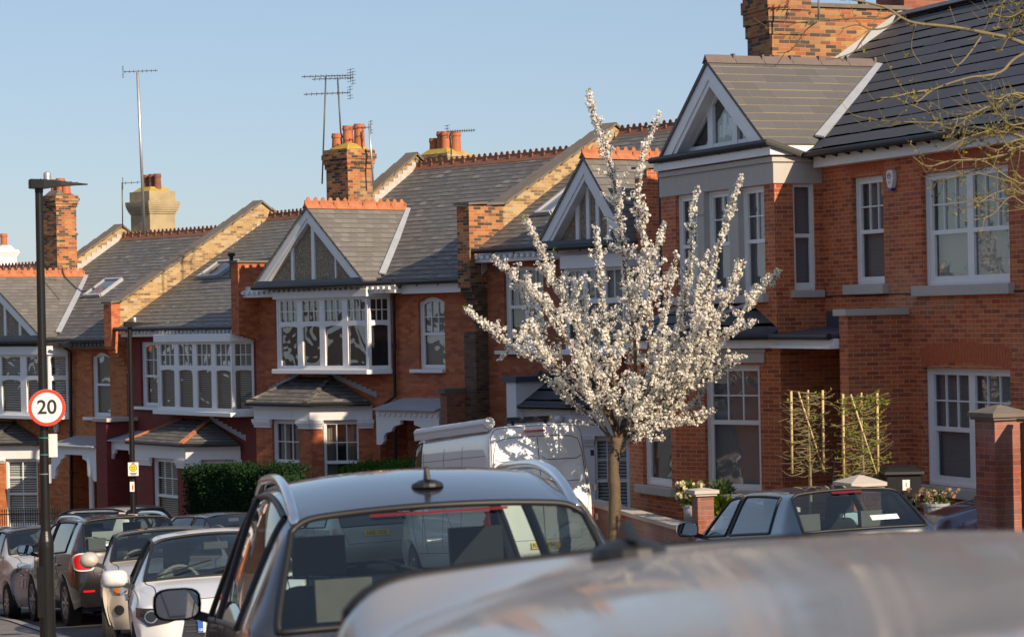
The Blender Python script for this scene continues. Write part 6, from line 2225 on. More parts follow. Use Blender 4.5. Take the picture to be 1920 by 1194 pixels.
# 11 -- white panel van
van = Car('parked_van', 'white high roof panel van with a rolled awning and a black roof bar', 'van', (-0.45, 44.5), 17.5, dict(L=6.5, W=2.0, H=2.72, wb=3.9, ra=-1.95, beltr=1.35, beltf=1.30, rr=0.14, wt=1.80, wbase=2.52, hood=1.28, nose=1.02, wr=0.35, arch=0.41, paint='vanwhite', van=True, tb=0.03, yc=0.86, ygl=0.90, drop=0.03, cpil=0.2, cpilt=0.2, bpil=1.25, xbm=1.95, crr=0.75, yws=0.88, bump=0.62))
mb = MB()
for y_ in (0.0,):
    pts = []
    for k in range(22):
        z_ = 0.65 + (2.50 - 0.65) * k / 21
        p, n_ = van.cast((-6, y_, z_), (1, 0, 0))
        if p: pts.append(p + V((-0.001, 0, 0)))
    mb.tube(pts, 0.007, 6)
for sd in (1, -1):
    loop = []
    for (y_, z_) in [(0.84, 0.7), (0.84, 1.5), (0.80, 2.2), (0.74, 2.42), (0.6, 2.47), (0.3, 2.49), (0.03, 2.49)]:
        p, n_ = van.cast((-6, sd * y_, z_), (1, 0, 0))
        if p: loop.append(p + V((-0.001, 0, 0)))
    mb.tube(loop, 0.007, 6)
    for (zz, ya, yb) in ((2.08, 0.06, 0.78), (1.62, 0.08, 0.78)):
        loop = []
        for k in range(10):
            p, n_ = van.cast((-6, sd * (ya + (yb - ya) * k / 9), zz + (0.05 if k in (0, 9) else 0.08 * (1 if zz < 2 else 0))), (1, 0, 0))
            if p: loop.append(p)
        mb.tube(loop, 0.007, 6)
for (z_, x0, x1) in ((2.20, -2.9, 1.4), (1.80, -2.8, -0.5), (1.80, -0.3, 1.2), (1.40, -3.0, 1.6)):
    loop = []
    for k in range(16):
        p, n_ = van.cast((x0 + (x1 - x0) * k / 15, 6, z_), (0, -1, 0))
        if p: loop.append(p)
    mb.tube(loop, 0.005, 6)
for x_ in (-0.3, 1.1, -1.5):
    loop = []
    for k in range(14):
        p, n_ = van.cast((x_, 6, 0.6 + 1.8 * k / 13), (0, -1, 0))
        if p: loop.append(p)
    mb.tube(loop, 0.005, 6)
mb.build('panel_line', M['aerial'], van.e)
mb = MB()
a0, a1 = V((-2.95, 0.80, 2.76)), V((1.5, 0.86, 2.76))
mb.tube([a0, a1], 0.085, 14)
mb.tube([a0 - V((0.06, 0, 0)), a0], 0.10, 14)
mb.bar(a0 + V((0, 0.05, -0.08)), a1 + V((0, 0.05, -0.08)), 0.05, 0.12)
mb.build('awning', M['wax'], van.e)
mb = MB()
mb.bar(V((-2.75, 0.42, 2.81)), V((-2.75, -0.42, 2.81)), 0.12, 0.07)
mb.bar(V((-2.75, 0.42, 2.755)), V((-2.75, -0.42, 2.755)), 0.05, 0.03)
for y_ in (0.3, -0.3):
    mb.bar(V((-2.75, y_, 2.64)), V((-2.75, y_, 2.79)), 0.05, 0.05, up=(1, 0, 0))
mb.build('roof_bar', M['black_plastic'], van.e, bevel=0.01)
mb = MB()
mb.bar(V((-3.22, 0.25, 2.58)), V((-3.22, -0.12, 2.58)), 0.05, 0.04)
mb.build('brake_light', M['tail_red'], van.e)
for sd in (1, -1):
    van.decal('tail_light', [(sd * 0.90, 0.80), (sd * 0.97, 0.80), (sd * 0.97, 1.25), (sd * 0.90, 1.25)], 'rear', M['tail_red'], 0.03)
mb = MB()
for z_ in (1.0, 1.5, 2.1):
    mb.bar(V((-3.20, -0.97, z_)), V((-3.20, -0.97, z_ + 0.10)), 0.05, 0.05, up=(1, 0, 0))
mb.build('hinge', M['dark_trim'], van.e)
van.mirrors(M['black_plastic'], sc_=1.4)
van.plate('RX19 HMO', False, 0.62, 'plate_yellow')
# ------------------------------------------------------------------ ground
def kerb_r(y):   # right kerb: x at distance y
    pts = [(-30, 12.5), (0, 9.3), (15, 6.4), (25, 4.45), (33, 2.85), (41, 1.30), (47, -0.75), (55, -4.3), (65, -10.0), (80, -21), (110, -48)]
    for (a, b), (c, d) in zip(pts, pts[1:]):
        if y <= c: return b + (d - b) * (y - a) / (c - a)
    return pts[-1][1]
def kerb_l(y):
    pts = [(-30, 6.0), (0, 0.2), (4, -0.55), (12.6, -1.75), (24, -4.15), (28.5, -5.05), (37, -7.75), (47, -11.8), (55, -15.5), (65, -21.5), (80, -33), (110, -60)]
    for (a, b), (c, d) in zip(pts, pts[1:]):
        if y <= c: return b + (d - b) * (y - a) / (c - a)
    return pts[-1][1]
ys = [-30 + 2 * k for k in range(66)]
mb = MB()
xs = [-1500, -400, -120, -60, -40, -30, -22, -16, -11, -7, -3, 1, 5, 9, 14, 20, 30, 60, 120, 400, 1500]
yy = [-1500, -300, -80] + ys + [130, 200, 500, 2500]
for i in range(len(xs) - 1):
    for j in range(len(yy) - 1):
        mb.quad(*[V((x, y, gz(x, y) - 0.03)) for x, y in ((xs[i], yy[j]), (xs[i + 1], yy[j]), (xs[i + 1], yy[j + 1]), (xs[i], yy[j + 1]))])
struct(mb.build('ground', M['soil']))
def strip(fa, fb, dz, name, mat, n=3):
    mb = MB()
    for a, b in zip(ys, ys[1:]):
        for k in range(n):
            p = [(fa(a) + (fb(a) - fa(a)) * k / n, a), (fa(a) + (fb(a) - fa(a)) * (k + 1) / n, a), (fa(b) + (fb(b) - fa(b)) * (k + 1) / n, b), (fa(b) + (fb(b) - fa(b)) * k / n, b)]
            mb.quad(*[V((x, y, gz(x, y) + dz)) for x, y in p])
    return struct(mb.build(name, mat))
strip(kerb_l, kerb_r, 0.0, 'road', M['asphalt'], 4)
strip(lambda y: kerb_l(y) - 2.4, lambda y: kerb_l(y) - 0.14, 0.10, 'pavement', M['paving'])
strip(lambda y: kerb_r(y) + 0.14, lambda y: kerb_r(y) + 1.6, 0.10, 'pavement', M['paving'])
strip(lambda y: kerb_r(y) + 1.6, lambda y: kerb_r(y) + 9.0, 0.22, 'front_gardens', M['soil'])
for f, sg in ((kerb_l, -1), (kerb_r, 1)):
    mb = MB()
    for a, b in zip(ys, ys[1:]):
        lo0, lo1 = V((f(a), a, gz(f(a), a) - 0.02)), V((f(b), b, gz(f(b), b) - 0.02))
        up = V((0, 0, 0.13))
        o = V((sg * 0.14, 0, 0))
        mb.quad(lo0, lo1, lo1 + up, lo0 + up)
        mb.quad(lo0 + up, lo1 + up, lo1 + up + o, lo0 + up + o)
    struct(mb.build('kerb', M['kerb']))
# ------------------------------------------------------------------ trees and plants
def leafmat(name, col, col2, trans=0.35, rough=0.6):
    t = NT(name)
    oi = t.n('ShaderNodeNewGeometry')
    f = oi.outputs['Random Per Island']
    c = t.mix(f, col, col2)
    d = t.n('ShaderNodeBsdfDiffuse')
    t.set(d.inputs[0], c)
    tr = t.n('ShaderNodeBsdfTranslucent')
    t.set(tr.inputs[0], c)
    mx = t.n('ShaderNodeMixShader')
    mx.inputs[0].default_value = trans
    t.t.links.new(d.outputs[0], mx.inputs[1])
    t.t.links.new(tr.outputs[0], mx.inputs[2])
    t.t.links.new(mx.outputs[0], t.out.inputs['Surface'])
    return t.m
M['petal'] = leafmat('white petals', (0.92, 0.91, 0.86), (0.86, 0.83, 0.76), 0.45)
M['calyx'] = leafmat('olive bud scales', (0.24, 0.20, 0.05), (0.20, 0.11, 0.05), 0.3)
M['bark_cherry'] = plain('cherry bark', (0.105, 0.075, 0.045), 0.75, 0.5, 14, 0.5)
M['bark_grey'] = plain('grey green bark', (0.19, 0.155, 0.08), 0.85, 0.4, 18, 0.4)
M['leaf_bud'] = leafmat('opening leaf buds', (0.30, 0.28, 0.06), (0.24, 0.20, 0.05), 0.4)
M['leaf_lime'] = leafmat('young lime leaves', (0.26, 0.32, 0.03), (0.16, 0.24, 0.03), 0.4)
M['leaf_dark'] = leafmat('dark hedge leaves', (0.014, 0.036, 0.016), (0.026, 0.056, 0.022), 0.15)
M['leaf_mid'] = leafmat('mid green hedge leaves', (0.035, 0.085, 0.015), (0.07, 0.14, 0.025), 0.25)
M['leaf_pot'] = leafmat('pot plant leaves', (0.05, 0.10, 0.03), (0.12, 0.17, 0.05), 0.3)
M['fern'] = leafmat('lime fern', (0.26, 0.34, 0.03), (0.18, 0.28, 0.03), 0.4)
M['flower_cream'] = leafmat('cream flowers', (0.65, 0.58, 0.30), (0.70, 0.66, 0.50), 0.3)
M['flower_pink'] = leafmat('dried pink flowers', (0.50, 0.28, 0.22), (0.45, 0.36, 0.25), 0.3)
M['cane'] = plain('bamboo cane', (0.55, 0.42, 0.20), 0.6, 0.25, 8)

def spline(pts, n=5):
    out = []
    P = [V(p) for p in pts]
    P = [P[0] * 2 - P[1]] + P + [P[-1] * 2 - P[-2]]
    for i in range(1, len(P) - 2):
        for k in range(n):
            t_ = k / n
            a, b, c, d = P[i - 1], P[i], P[i + 1], P[i + 2]
            out.append(0.5 * ((2 * b) + (c - a) * t_ + (2 * a - 5 * b + 4 * c - d) * t_ ** 2 + (3 * b - a - 3 * c + d) * t_ ** 3))
    out.append(P[-2])
    return out

def rvec(rn):
    while True:
        v = V((rn.uniform(-1, 1), rn.uniform(-1, 1), rn.uniform(-1, 1)))
        if 0.05 < v.length < 1: return v.normalized()

def flower(mb, c, r, nrm, rn, n=5):
    x = nrm.cross(V((0.3, 0.2, 0.9)))
    if x.length < 0.05: x = nrm.cross(V((1, 0, 0)))
    x.normalize()
    y = nrm.cross(x)
    a0 = rn.uniform(0, 6.28)
    mb.quad(*[c + (x * math.cos(a0 + k * 6.283 / n) + y * math.sin(a0 + k * 6.283 / n)) * r for k in range(n)])

def leaf(mb, c, d, nrm, L, W):
    s_ = d.cross(nrm)
    if s_.length < 0.01: return
    s_.normalize()
    mb.quad(c, c + d * L * 0.45 + s_ * W * 0.5, c + d * L, c + d * L * 0.45 - s_ * W * 0.5)

# ---- the blossom tree
rn = random.Random(11)
TZ = 40.5
def tp(px, py, dz=0.0):
    return at(px, py, TZ + dz)
base = at(1150, 1010, TZ)
base = V((base.x, base.y, gz(base.x, base.y) + 0.08))
tree = empty('blossom_tree', base, 'young cherry tree in full white blossom in front of the brick houses', 'tree')
lead = [
    ([(1160, 830), (1182, 740), (1186, 640), (1178, 540), (1168, 440), (1150, 350), (1130, 280), (1116, 220), (1104, 172)], 0.1, 1.0),
    ([(1168, 800), (1206, 700), (1220, 590), (1216, 480), (1196, 390), (1204, 300), (1236, 214)], -0.5, 0.9),
    ([(1160, 820), (1230, 730), (1266, 620), (1288, 520), (1300, 430), (1306, 352)], 0.5, 0.85),
    ([(1168, 815), (1250, 720), (1316, 610), (1340, 500), (1366, 410), (1392, 328)], -0.3, 0.85),
    ([(1165, 830), (1270, 740), (1350, 650), (1400, 580), (1432, 540), (1462, 508)], 0.3, 0.8),
    ([(1250, 760), (1310, 720), (1360, 690), (1396, 668)], -0.7, 0.6),
    ([(1162, 850), (1190, 826), (1240, 800), (1290, 785), (1342, 770)], -0.2, 0.7),
    ([(1310, 640), (1350, 580), (1376, 520), (1384, 492)], 0.9, 0.5),
    ([(1156, 820), (1130, 730), (1090, 620), (1040, 530), (1008, 460), (986, 408)], -0.4, 0.85),
    ([(1156, 815), (1120, 720), (1060, 640), (1010, 560), (960, 510), (926, 482)], 0.6, 0.8),
    ([(1154, 810), (1110, 740), (1040, 680), (990, 610), (972, 640)], -0.8, 0.6),
    ([(1120, 740), (1060, 690), (1000, 668), (940, 640), (902, 604), (872, 578)], 0.2, 0.5),
    ([(1152, 830), (1100, 780), (1060, 740), (1030, 715)], 0.4, 0.6),
    ([(1160, 815), (1150, 700), (1130, 600), (1128, 500), (1116, 424)], -0.9, 0.7),
    ([(1162, 810), (1190, 690), (1190, 560), (1230, 470), (1246, 420)], 0.9, 0.7),
    ([(1162, 815), (1230, 700), (1250, 600), (1270, 470)], -1.0, 0.7),
    ([(1156, 800), (1120, 690), (1090, 570), (1070, 520)], 1.0, 0.6),
    ([(1152, 830), (1130, 790), (1096, 720), (1046, 590), (1000, 545)], -1.0, 0.6),
    ([(1300, 640), (1310, 560), (1328, 470)], 0.4, 0.5),
    ([(1162, 825), (1240, 760), (1300, 760), (1330, 700)], 1.0, 0.6),
    ([(1168, 800), (1250, 680), (1330, 640), (1420, 600)], -0.9, 0.5),
    ([(1060, 640), (1010, 620), (990, 570), (984, 520)], 0.3, 0.4),
]
wood = MB()
tr_pts = spline([base - V((0, 0, 0.2)), tp(1151, 1000), tp(1153, 930), tp(1150, 870), tp(1158, 820)], 4)
wood.tube(tr_pts, [0.115 - 0.03 * k / len(tr_pts) + 0.008 * math.sin(k * 2.1) for k in range(len(tr_pts))], 12)
bl = MB()
bc = MB()
tw = wood
def cluster(c, n, rad):
    for _ in range(n):
        o = rvec(rn)
        p = c + o * rad * rn.uniform(0.55, 1.0)
        nr = (o + rvec(rn) * 0.7).normalized()
        flower(bl, p, rn.uniform(0.014, 0.025), nr, rn)
    for _ in range(max(1, n // 4)):
        o = rvec(rn)
        flower(bc, c + o * rad * rn.uniform(0.3, 0.95), rn.uniform(0.008, 0.015), rvec(rn), rn, 4)
def sleeve(pts, f0, dens, rad):
    L = sum((pts[i + 1] - pts[i]).length for i in range(len(pts) - 1))
    n = int(L * dens)
    for k in range(n):
        t_ = f0 + (1 - f0) * (k + rn.random()) / n
        i = min(len(pts) - 2, int(t_ * (len(pts) - 1)))
        f = t_ * (len(pts) - 1) - i
        c = pts[i].lerp(pts[i + 1], f)
        if rn.random() < 0.16: continue
        cluster(c + rvec(rn) * 0.03, rn.randint(4, 12), rad * rn.uniform(0.5, 1.15))
for k in range(18):
    a = rn.uniform(0, 6.283)
    q = rn.uniform(0.35, 1.0) ** 0.6
    ex, ey = 1165 + 185 * q * math.cos(a), 650 + 125 * q * math.sin(a)
    sx, sy = 1160 + (ex - 1160) * 0.22, 815 - max(0, 800 - ey) * 0.25
    lead.append(([(sx, sy), ((sx + ex) / 2 + rn.uniform(-15, 15), (sy + ey) / 2 + 12), (ex, ey), (ex + rn.uniform(-16, 26) * (1 if ex > 1160 else -1), ey - rn.uniform(20, 60))], rn.uniform(-1.4, 1.4), 0.5))
for (pp, dz, rb) in lead:
    n = len(pp)
    pts = spline([tp(x + (rn.uniform(-6, 6) if 0 < k < n - 1 else 0), y, dz * (k / (n - 1)) ** 0.8 * 1.3) for k, (x, y) in enumerate(pp)], 5)
    m = len(pts)
    r0 = 0.030 * rb
    wood.tube(pts, [r0 * (1 - k / m) ** 0.8 + 0.005 for k in range(m)], 7)
    sleeve(pts, 0.26, 28, 0.068)
    # side shoots
    ns = int(m * 1.5 * max(0.45, rb))
    for k in range(ns):
        t_ = rn.uniform(0.22, 0.92)
        i = int(t_ * (m - 1))
        d = (pts[min(i + 1, m - 1)] - pts[max(i - 1, 0)]).normalized()
        dr = (d * 0.55 + rvec(rn) * 0.9 + V((0, 0, 0.45))).normalized()
        L = rn.uniform(0.2, 0.85) * (1.12 - t_)
        if L < 0.08: continue
        q = [pts[i], pts[i] + dr * L * 0.5 + rvec(rn) * 0.03, pts[i] + dr * L + V((0, 0, 0.06 * L))]
        sp = spline(q, 3)
        tw.tube(sp, [0.007 * (1 - j / len(sp)) + 0.003 for j in range(len(sp))], 5)
        sleeve(sp, 0.10, 23, 0.060)
# a few dangling low shoots
wood.build('trunk', M['bark_cherry'], tree, smooth=True)
bl.build('blossom', M['petal'], tree)
bc.build('bud_scales', M['calyx'], tree)
lf = MB()
for (px, py) in ((872, 576), (1104, 170), (1384, 492), (1462, 508), (985, 408), (1040, 470), (975, 612), (1350, 626), (1345, 600)):
    c = tp(px, py)
    for _ in range(6):
        leaf(lf, c + rvec(rn) * 0.03, (rvec(rn) + V((0, 0, 0.8))).normalized(), rvec(rn), 0.06, 0.022)
lf.build('young_leaves', M['leaf_lime'], tree)

# ---- bare tree at the right edge, its branches reach into the picture
rn = random.Random(23)
BZ = 21.0
bx = at(2120, 1194, BZ)
tb = empty('bare_tree', (bx.x, bx.y, gz(bx.x, bx.y)), 'bare tree whose thin yellowish budding branches hang before the dark slate roof', 'tree')
def bp(cx, cy, dz=0.0):
    return at(1540 + cx / 3.51, cy / 3.51, BZ + dz)
wood, bud = MB(), MB()
tw = wood
trk = [V((bx.x, bx.y, gz(bx.x, bx.y) - 0.2)), at(2110, 900, BZ), at(2100, 600, BZ), at(2090, 350, BZ + 0.1), at(2060, 120, BZ), at(2050, -200, BZ), at(2040, -500, BZ)]
wood.tube(spline(trk, 4), 0.16, 12, r2=0.05)
def buds(pts, dens=9, big=1.0):
    for i in range(len(pts) - 1):
        L = (pts[i + 1] - pts[i]).length
        k = L * dens
        for _ in range(int(k) + (rn.random() < k % 1)):
            c = pts[i].lerp(pts[i + 1], rn.random())
            for _ in range(rn.randint(2, 4)):
                d = (rvec(rn) + V((0, 0, 0.4))).normalized()
                leaf(bud, c, d, rvec(rn), rn.uniform(0.02, 0.045) * big, 0.015 * big)
def branch(pp, r0, dz=0.0, kids=5, off=None, bd=5):
    pts = [bp(x, y, dz * k / len(pp)) for k, (x, y) in enumerate(pp)]
    if off: pts = [at(*off)] + pts
    sp = spline(pts, 5)
    m = len(sp)
    wood.tube(sp, [r0 * 0.8 * (1 - k / m) ** 0.7 + 0.0025 for k in range(m)], 7)
    buds(sp[m // 3:], bd)
    for _ in range(kids):
        i = rn.randint(m // 4, m - 2)
        d = (sp[i + 1] - sp[i - 1]).normalized()
        dr = (d * 0.8 + rvec(rn) * 0.8).normalized()
        L = rn.uniform(0.12, 0.45)
        q = [sp[i], sp[i] + dr * L * 0.5 + V((0, 0, -0.03)), sp[i] + dr * L + V((0, 0, 0.07))]
        s2 = spline(q, 4)
        tw.tube(s2, 0.0032, 5, r2=0.0015)
        buds(s2, 7)
T1 = (2060, 150, BZ)
branch([(1334, 290), (1050, 215), (850, 180), (620, 155), (520, 115), (430, 55), (280, 15), (160, -10), (60, -60)], 0.021, 0.3, 5, (2062, 160, BZ), 2)
branch([(520, 115), (430, 180), (330, 195), (240, 165), (130, 190)], 0.009, 0.2, 2, None, 2)
branch([(325, 198), (260, 280), (210, 345), (100, 385), (30, 390)], 0.008, 0.2, 3, None, 2)
branch([(620, 165), (600, 230), (595, 330), (660, 430)], 0.007, 0.3, 1, None, 1)
branch([(1050, 245), (960, 370), (890, 430), (850, 360)], 0.007, -0.3, 1, None, 1)
branch([(480, 95), (400, 125), (250, 120), (130, 128), (40, 135), (-150, 150), (-230, 180)], 0.008, 0.4, 3, None, 1)
branch([(-20, 140), (-100, 200), (-200, 330), (-290, 350)], 0.005, 0.4, 2, None, 2)
branch([(1334, 355), (1190, 470), (1080, 500), (960, 515), (740, 590), (640, 665), (600, 650)], 0.015, -0.3, 6, (2066, 60, BZ))
branch([(740, 590), (600, 610), (470, 640), (385, 645)], 0.008, -0.4, 3)
branch([(1334, 910), (1180, 870), (1050, 845), (900, 830), (770, 810), (700, 740), (490, 650)], 0.015, 0.5, 8, (2070, 330, BZ))
branch([(770, 810), (540, 805), (440, 800), (220, 770)], 0.007, 0.4, 4)
branch([(1334, 620), (1200, 660), (1080, 710), (960, 770), (860, 790)], 0.012, -0.5, 8, (2070, 230, BZ))
branch([(1334, 650), (1150, 680), (1000, 760), (860, 850), (780, 880)], 0.010, 0.2, 8, (2070, 240, BZ))
branch([(1334, 1000), (1200, 1020), (1050, 1050), (850, 1060), (700, 1095), (600, 1030)], 0.012, -0.2, 8, (2075, 380, BZ))
branch([(1334, 960), (1250, 1010), (1100, 1090), (900, 1160), (760, 1190), (650, 1150)], 0.010, 0.4, 6, (2075, 370, BZ))
for k in range(15):
    y0 = rn.uniform(560, 1350)
    x1 = rn.uniform(620, 1150)
    y1 = y0 + rn.uniform(-200, 220)
    branch([(1400, y0), (1250, y0 + rn.uniform(-50, 50)), ((1250 + x1) / 2, (y0 + y1) / 2 + rn.uniform(-60, 60)), (x1, y1)], rn.uniform(0.005, 0.009), rn.uniform(-0.9, 0.9), 5, (2075, 200 + 120 * rn.random(), BZ), 4)
for k in range(8):
    y0 = rn.uniform(-50, 250)
    x1 = rn.uniform(1080, 1250)
    branch([(1400, y0), ((1400 + x1) / 2, y0 + rn.uniform(-60, 60)), (x1, y0 + rn.uniform(-80, 130))], 0.006, rn.uniform(-0.6, 0.6), 6, (2065, 60, BZ), 16)
wood.build('trunk', M['bark_grey'], tb, smooth=True)
bud.build('buds', M['leaf_bud'], tb)

# ---- two pleached saplings on canes
def pleached(px, Z, half, py0, py1, leaves, label, seed):
    rn = random.Random(seed)
    b = at(px, py1 + 60, Z)
    e = empty('pleached_tree', V((b.x, b.y, gz(b.x, b.y) + 0.2)), label, 'tree', 'young trees trained flat on canes')
    s_ = FPX / Z
    top, bot = at(px, py0, Z).z, at(px, py1, Z).z
    g0 = gz(b.x, b.y) + 0.2
    d = F1.du * 0.3 + V((0.9, 0.1, 0)) * 0.7
    d = V((0.95, 0.31, 0)).normalized()
    hw = half / s_
    c = V((b.x, b.y, 0))
    w = MB()
    tp_ = spline([c + V((0, 0, g0)), c + V((0.02, 0, (g0 + top) / 2)), c + V((-0.01, 0, top))], 8)
    w.tube(tp_, 0.032, 8, r2=0.014)
    cn = MB()
    for f in (-0.82, 0.72):
        a = c + d * hw * f
        cn.tube([a + V((0, 0, bot + 0.02)), a + V((0.01, 0, top + 0.04))], 0.021, 6)
    cn.tube([c + d * hw * -0.45 + V((0, -0.02, top + 0.03)), c + d * hw * 0.75 + V((0, -0.02, bot))], 0.014, 6)
    cn.tube([c + d * hw * 0.05 + V((0, 0.03, top + 0.05)), c + d * hw * 0.02 + V((0, 0.03, bot - 0.2))], 0.014, 6)
    cn.build('canes', M['cane'], e, smooth=True)
    tw, lv = w, MB()
    for k in range(150):
        z = bot + (top - bot) * (k + rn.random()) / 150
        sg = rn.choice((-1, 1))
        L = hw * rn.uniform(0.35, 1.3)
        st = c + d * rn.uniform(-0.4, 0.4) * hw + V((0, 0, z))
        q = [st, st + d * sg * L * 0.5 + V((0, rn.uniform(-0.1, 0.1), rn.uniform(-0.06, 0.06))), st + d * sg * L + V((rn.uniform(-0.05, 0.05), rn.uniform(-0.16, 0.16), rn.uniform(-0.05, 0.13)))]
        sp = spline(q, 4)
        tw.tube(sp, 0.0065, 5, r2=0.003)
        for i in range(len(sp) - 1):
            if rn.random() < leaves:
                for _ in range(2):
                    leaf(lv, sp[i].lerp(sp[i + 1], rn.random()), (rvec(rn) + V((0, 0, 0.3))).normalized(), rvec(rn), rn.uniform(0.035, 0.06), 0.03)
    for _ in range(int(leaves * 240)):
        p = c + d * hw * rn.uniform(-1, 1.15) + V((0, rn.uniform(-0.12, 0.12), top - abs(rn.gauss(0, 0.14))))
        leaf(lv, p, rvec(rn), rvec(rn), 0.06, 0.035)
    tw.build('trunk', M['bark_grey'], e, smooth=True)
    lv.build('leaves', M['leaf_lime'], e)
pleached(1518, 37.2, 42, 737, 888, 0.05, 'nearly leafless sapling trained flat on canes, next to its leafier twin', 3)
pleached(1618, 36.9, 46, 742, 905, 0.36, 'young tree trained on canes with fresh lime leaves, beside the black bin', 4)

# ---- hedges
def hedge(name, a, b, top, depth, hgt, mat, label, n, seed, lsize=0.075):
    rn = random.Random(seed)
    a, b = V(a), V(b)
    d = (b - a)
    L = d.length
    d.normalize()
    nx = V((-d.y, d.x, 0))
    if nx.y < 0: nx = -nx
    mb = MB()
    c0 = [a + V((0, 0, -hgt)), b + V((0, 0, -hgt)), b + nx * depth + V((0, 0, -hgt)), a + nx * depth + V((0, 0, -hgt))]
    ins = 0.10
    mb.cur = 0
    A, B = a + d * ins + nx * ins, b - d * ins + nx * ins
    D = nx * (depth - 2 * ins)
    mb.box8([A + V((0, 0, -hgt)), B + V((0, 0, -hgt)), B + D + V((0, 0, -hgt)), A + D + V((0, 0, -hgt)), A + V((0, 0, -ins)), B + V((0, 0, -ins)), B + D + V((0, 0, -ins)), A + D + V((0, 0, -ins))])
    def bumpy(s_):
        return 0.07 * math.sin(s_ * 2.3 + seed) + 0.05 * math.sin(s_ * 5.9)
    for _ in range(n):
        f = rn.random()
        k = rn.random()
        if k < 0.62:
            z = -hgt * rn.random() ** 1.0
            p = a + d * L * f + nx * (0.02 + bumpy(L * f + z) * 0.8) + V((0, 0, z))
            o = -nx
        elif k < 0.9:
            p = a + d * L * f + nx * depth * rn.random() + V((0, 0, bumpy(L * f) * 0.6))
            o = V((0, 0, 1))
        else:
            e_ = rn.choice((a, b))
            p = e_ + nx * depth * rn.random() + V((0, 0, -hgt * rn.random()))
            o = d if e_ is b else -d
        p = p + o * rn.gauss(0, 0.05)
        ld = (o * 0.5 + rvec(rn) * 0.9).normalized()
        leaf(mb, p, ld, (o + rvec(rn)).normalized(), lsize * rn.uniform(0.7, 1.3), lsize * 0.6)
    ob = mb.build(name, M[mat], None)
    tag(ob, label, 'hedge')
    return ob
ha, hb = at(344, 880, 62.0), at(528, 882, 57.6)
hedge('hedge', ha, hb, 0, 0.8, 2.3, 'leaf_dark', 'dark clipped hedge in front of the dark red painted house', 15000, 3)
ha, hb = at(640, 878, 57.0), at(764, 872, 53.8)
hedge('hedge', ha, hb, 0, 1.2, 2.2, 'leaf_mid', 'brighter green hedge between the white bay house and the white van', 9000, 5)
# ------------------------------------------------------------------ street furniture and garden things
M['sign_red'] = plain('red sign sheeting', (0.72, 0.055, 0.025), 0.4, 0.04)
M['sign_white'] = plain('white sign sheeting', (0.78, 0.77, 0.74), 0.4, 0.03)
M['sign_grey'] = plain('grey sign back', (0.50, 0.51, 0.53), 0.5, 0.05)
M['sign_yellow'] = plain('yellow sign print', (0.80, 0.62, 0.02), 0.5, 0.03)
M['sign_black'] = plain('black sign print', (0.02, 0.02, 0.02), 0.5, 0.0)
M['lamp_black'] = plain('black lamp post paint', (0.011, 0.011, 0.011), 0.28, 0.3, 6, 0.1)
M['teal'] = plain('teal band', (0.02, 0.28, 0.25), 0.5, 0.05)

def street_lamp(px, py_top, Z, label, lean_px=0):
    top = at(px, py_top, Z)
    x, y = top.x, top.y
    g = gz(x, y) + 0.1
    e = empty('street_lamp', (x, y, g), label, 'street lamp', 'street lamps along the pavement')
    mb = MB()
    mb.lathe((x, y, g), [(0.115, -0.3), (0.115, 0.03), (0.095, 0.04), (0.092, 1.18), (0.088, 1.24), (0.062, 1.36), (0.058, 1.5), (0.046, top.z - g - 0.05), (0.05, top.z - g - 0.04), (0.05, top.z - g)], 18)
    mb.build('column', M['lamp_black'], e, smooth=False)
    mb = MB()
    mb.box8([V((x - 0.05 + a * 0.045, y - 0.094 + b * 0.008, g + z)) for z in (0.35, 0.95) for a, b in ((-1, -1), (1, -1), (1, 1), (-1, 1))])
    mb.build('door', M['lamp_black'], e)
    # flat lantern with a tapering nose pointing over the road
    mb = MB()
    d = V((0.97, 0.24, 0))
    s_ = V((-0.24, 0.97, 0))
    t0 = V((x, y, top.z))
    secs = [(-0.12, 0.10, 0.015, 0.10), (-0.10, 0.13, 0.005, 0.11), (0.05, 0.14, 0.0, 0.105), (0.25, 0.135, 0.03, 0.085), (0.45, 0.10, 0.04, 0.062), (0.57, 0.05, 0.042, 0.052)]
    b0 = len(mb.v)
    for (a, hw, z0, z1) in secs:
        for (k, z) in ((-1, z0), (1, z0), (1, z1), (-1, z1)):
            mb.v.append(t0 + d * a + s_ * hw * k + V((0, 0, z)))
    for i in range(len(secs) - 1):
        for k in range(4):
            mb.f.append([b0 + i * 4 + k, b0 + i * 4 + (k + 1) % 4, b0 + i * 4 + 4 + (k + 1) % 4, b0 + i * 4 + 4 + k])
            mb.mi.append(0)
    mb.f.append([b0, b0 + 3, b0 + 2, b0 + 1]); mb.mi.append(0)
    n = b0 + (len(secs) - 1) * 4
    mb.f.append([n, n + 1, n + 2, n + 3]); mb.mi.append(0)
    for k in range(7):
        a = 0.02 + 0.07 * k
        mb.bar(t0 + d * a + s_ * 0.10 + V((0, 0, 0.10 - 0.007 * k)), t0 + d * a - s_ * 0.10 + V((0, 0, 0.10 - 0.007 * k)), 0.012, 0.03)
    hd = mb.build('lantern', M['lamp_black'], e)
    mb = MB()
    mb.lathe(t0 + d * 0.10 + V((0, 0, 0.10)), [(0.045, 0.0), (0.045, 0.06), (0.042, 0.085), (0.02, 0.10)], 14)
    mb.build('light_sensor', M['metal'], hd, smooth=False)
    return e, x, y, g
LZ = 28.6
e1, lx, ly, lg = street_lamp(73, 354, LZ, 'nearer black street lamp carrying the round speed limit sign')
e2, mx_, my_, mg = street_lamp(243, 613, 49.0, 'farther thin black street lamp with a small yellow face notice, before the red painted house')

def facing(x, y):
    d = V((0 - x, 0 - y, 0)).normalized()     # the face looks towards the oncoming road user
    return d
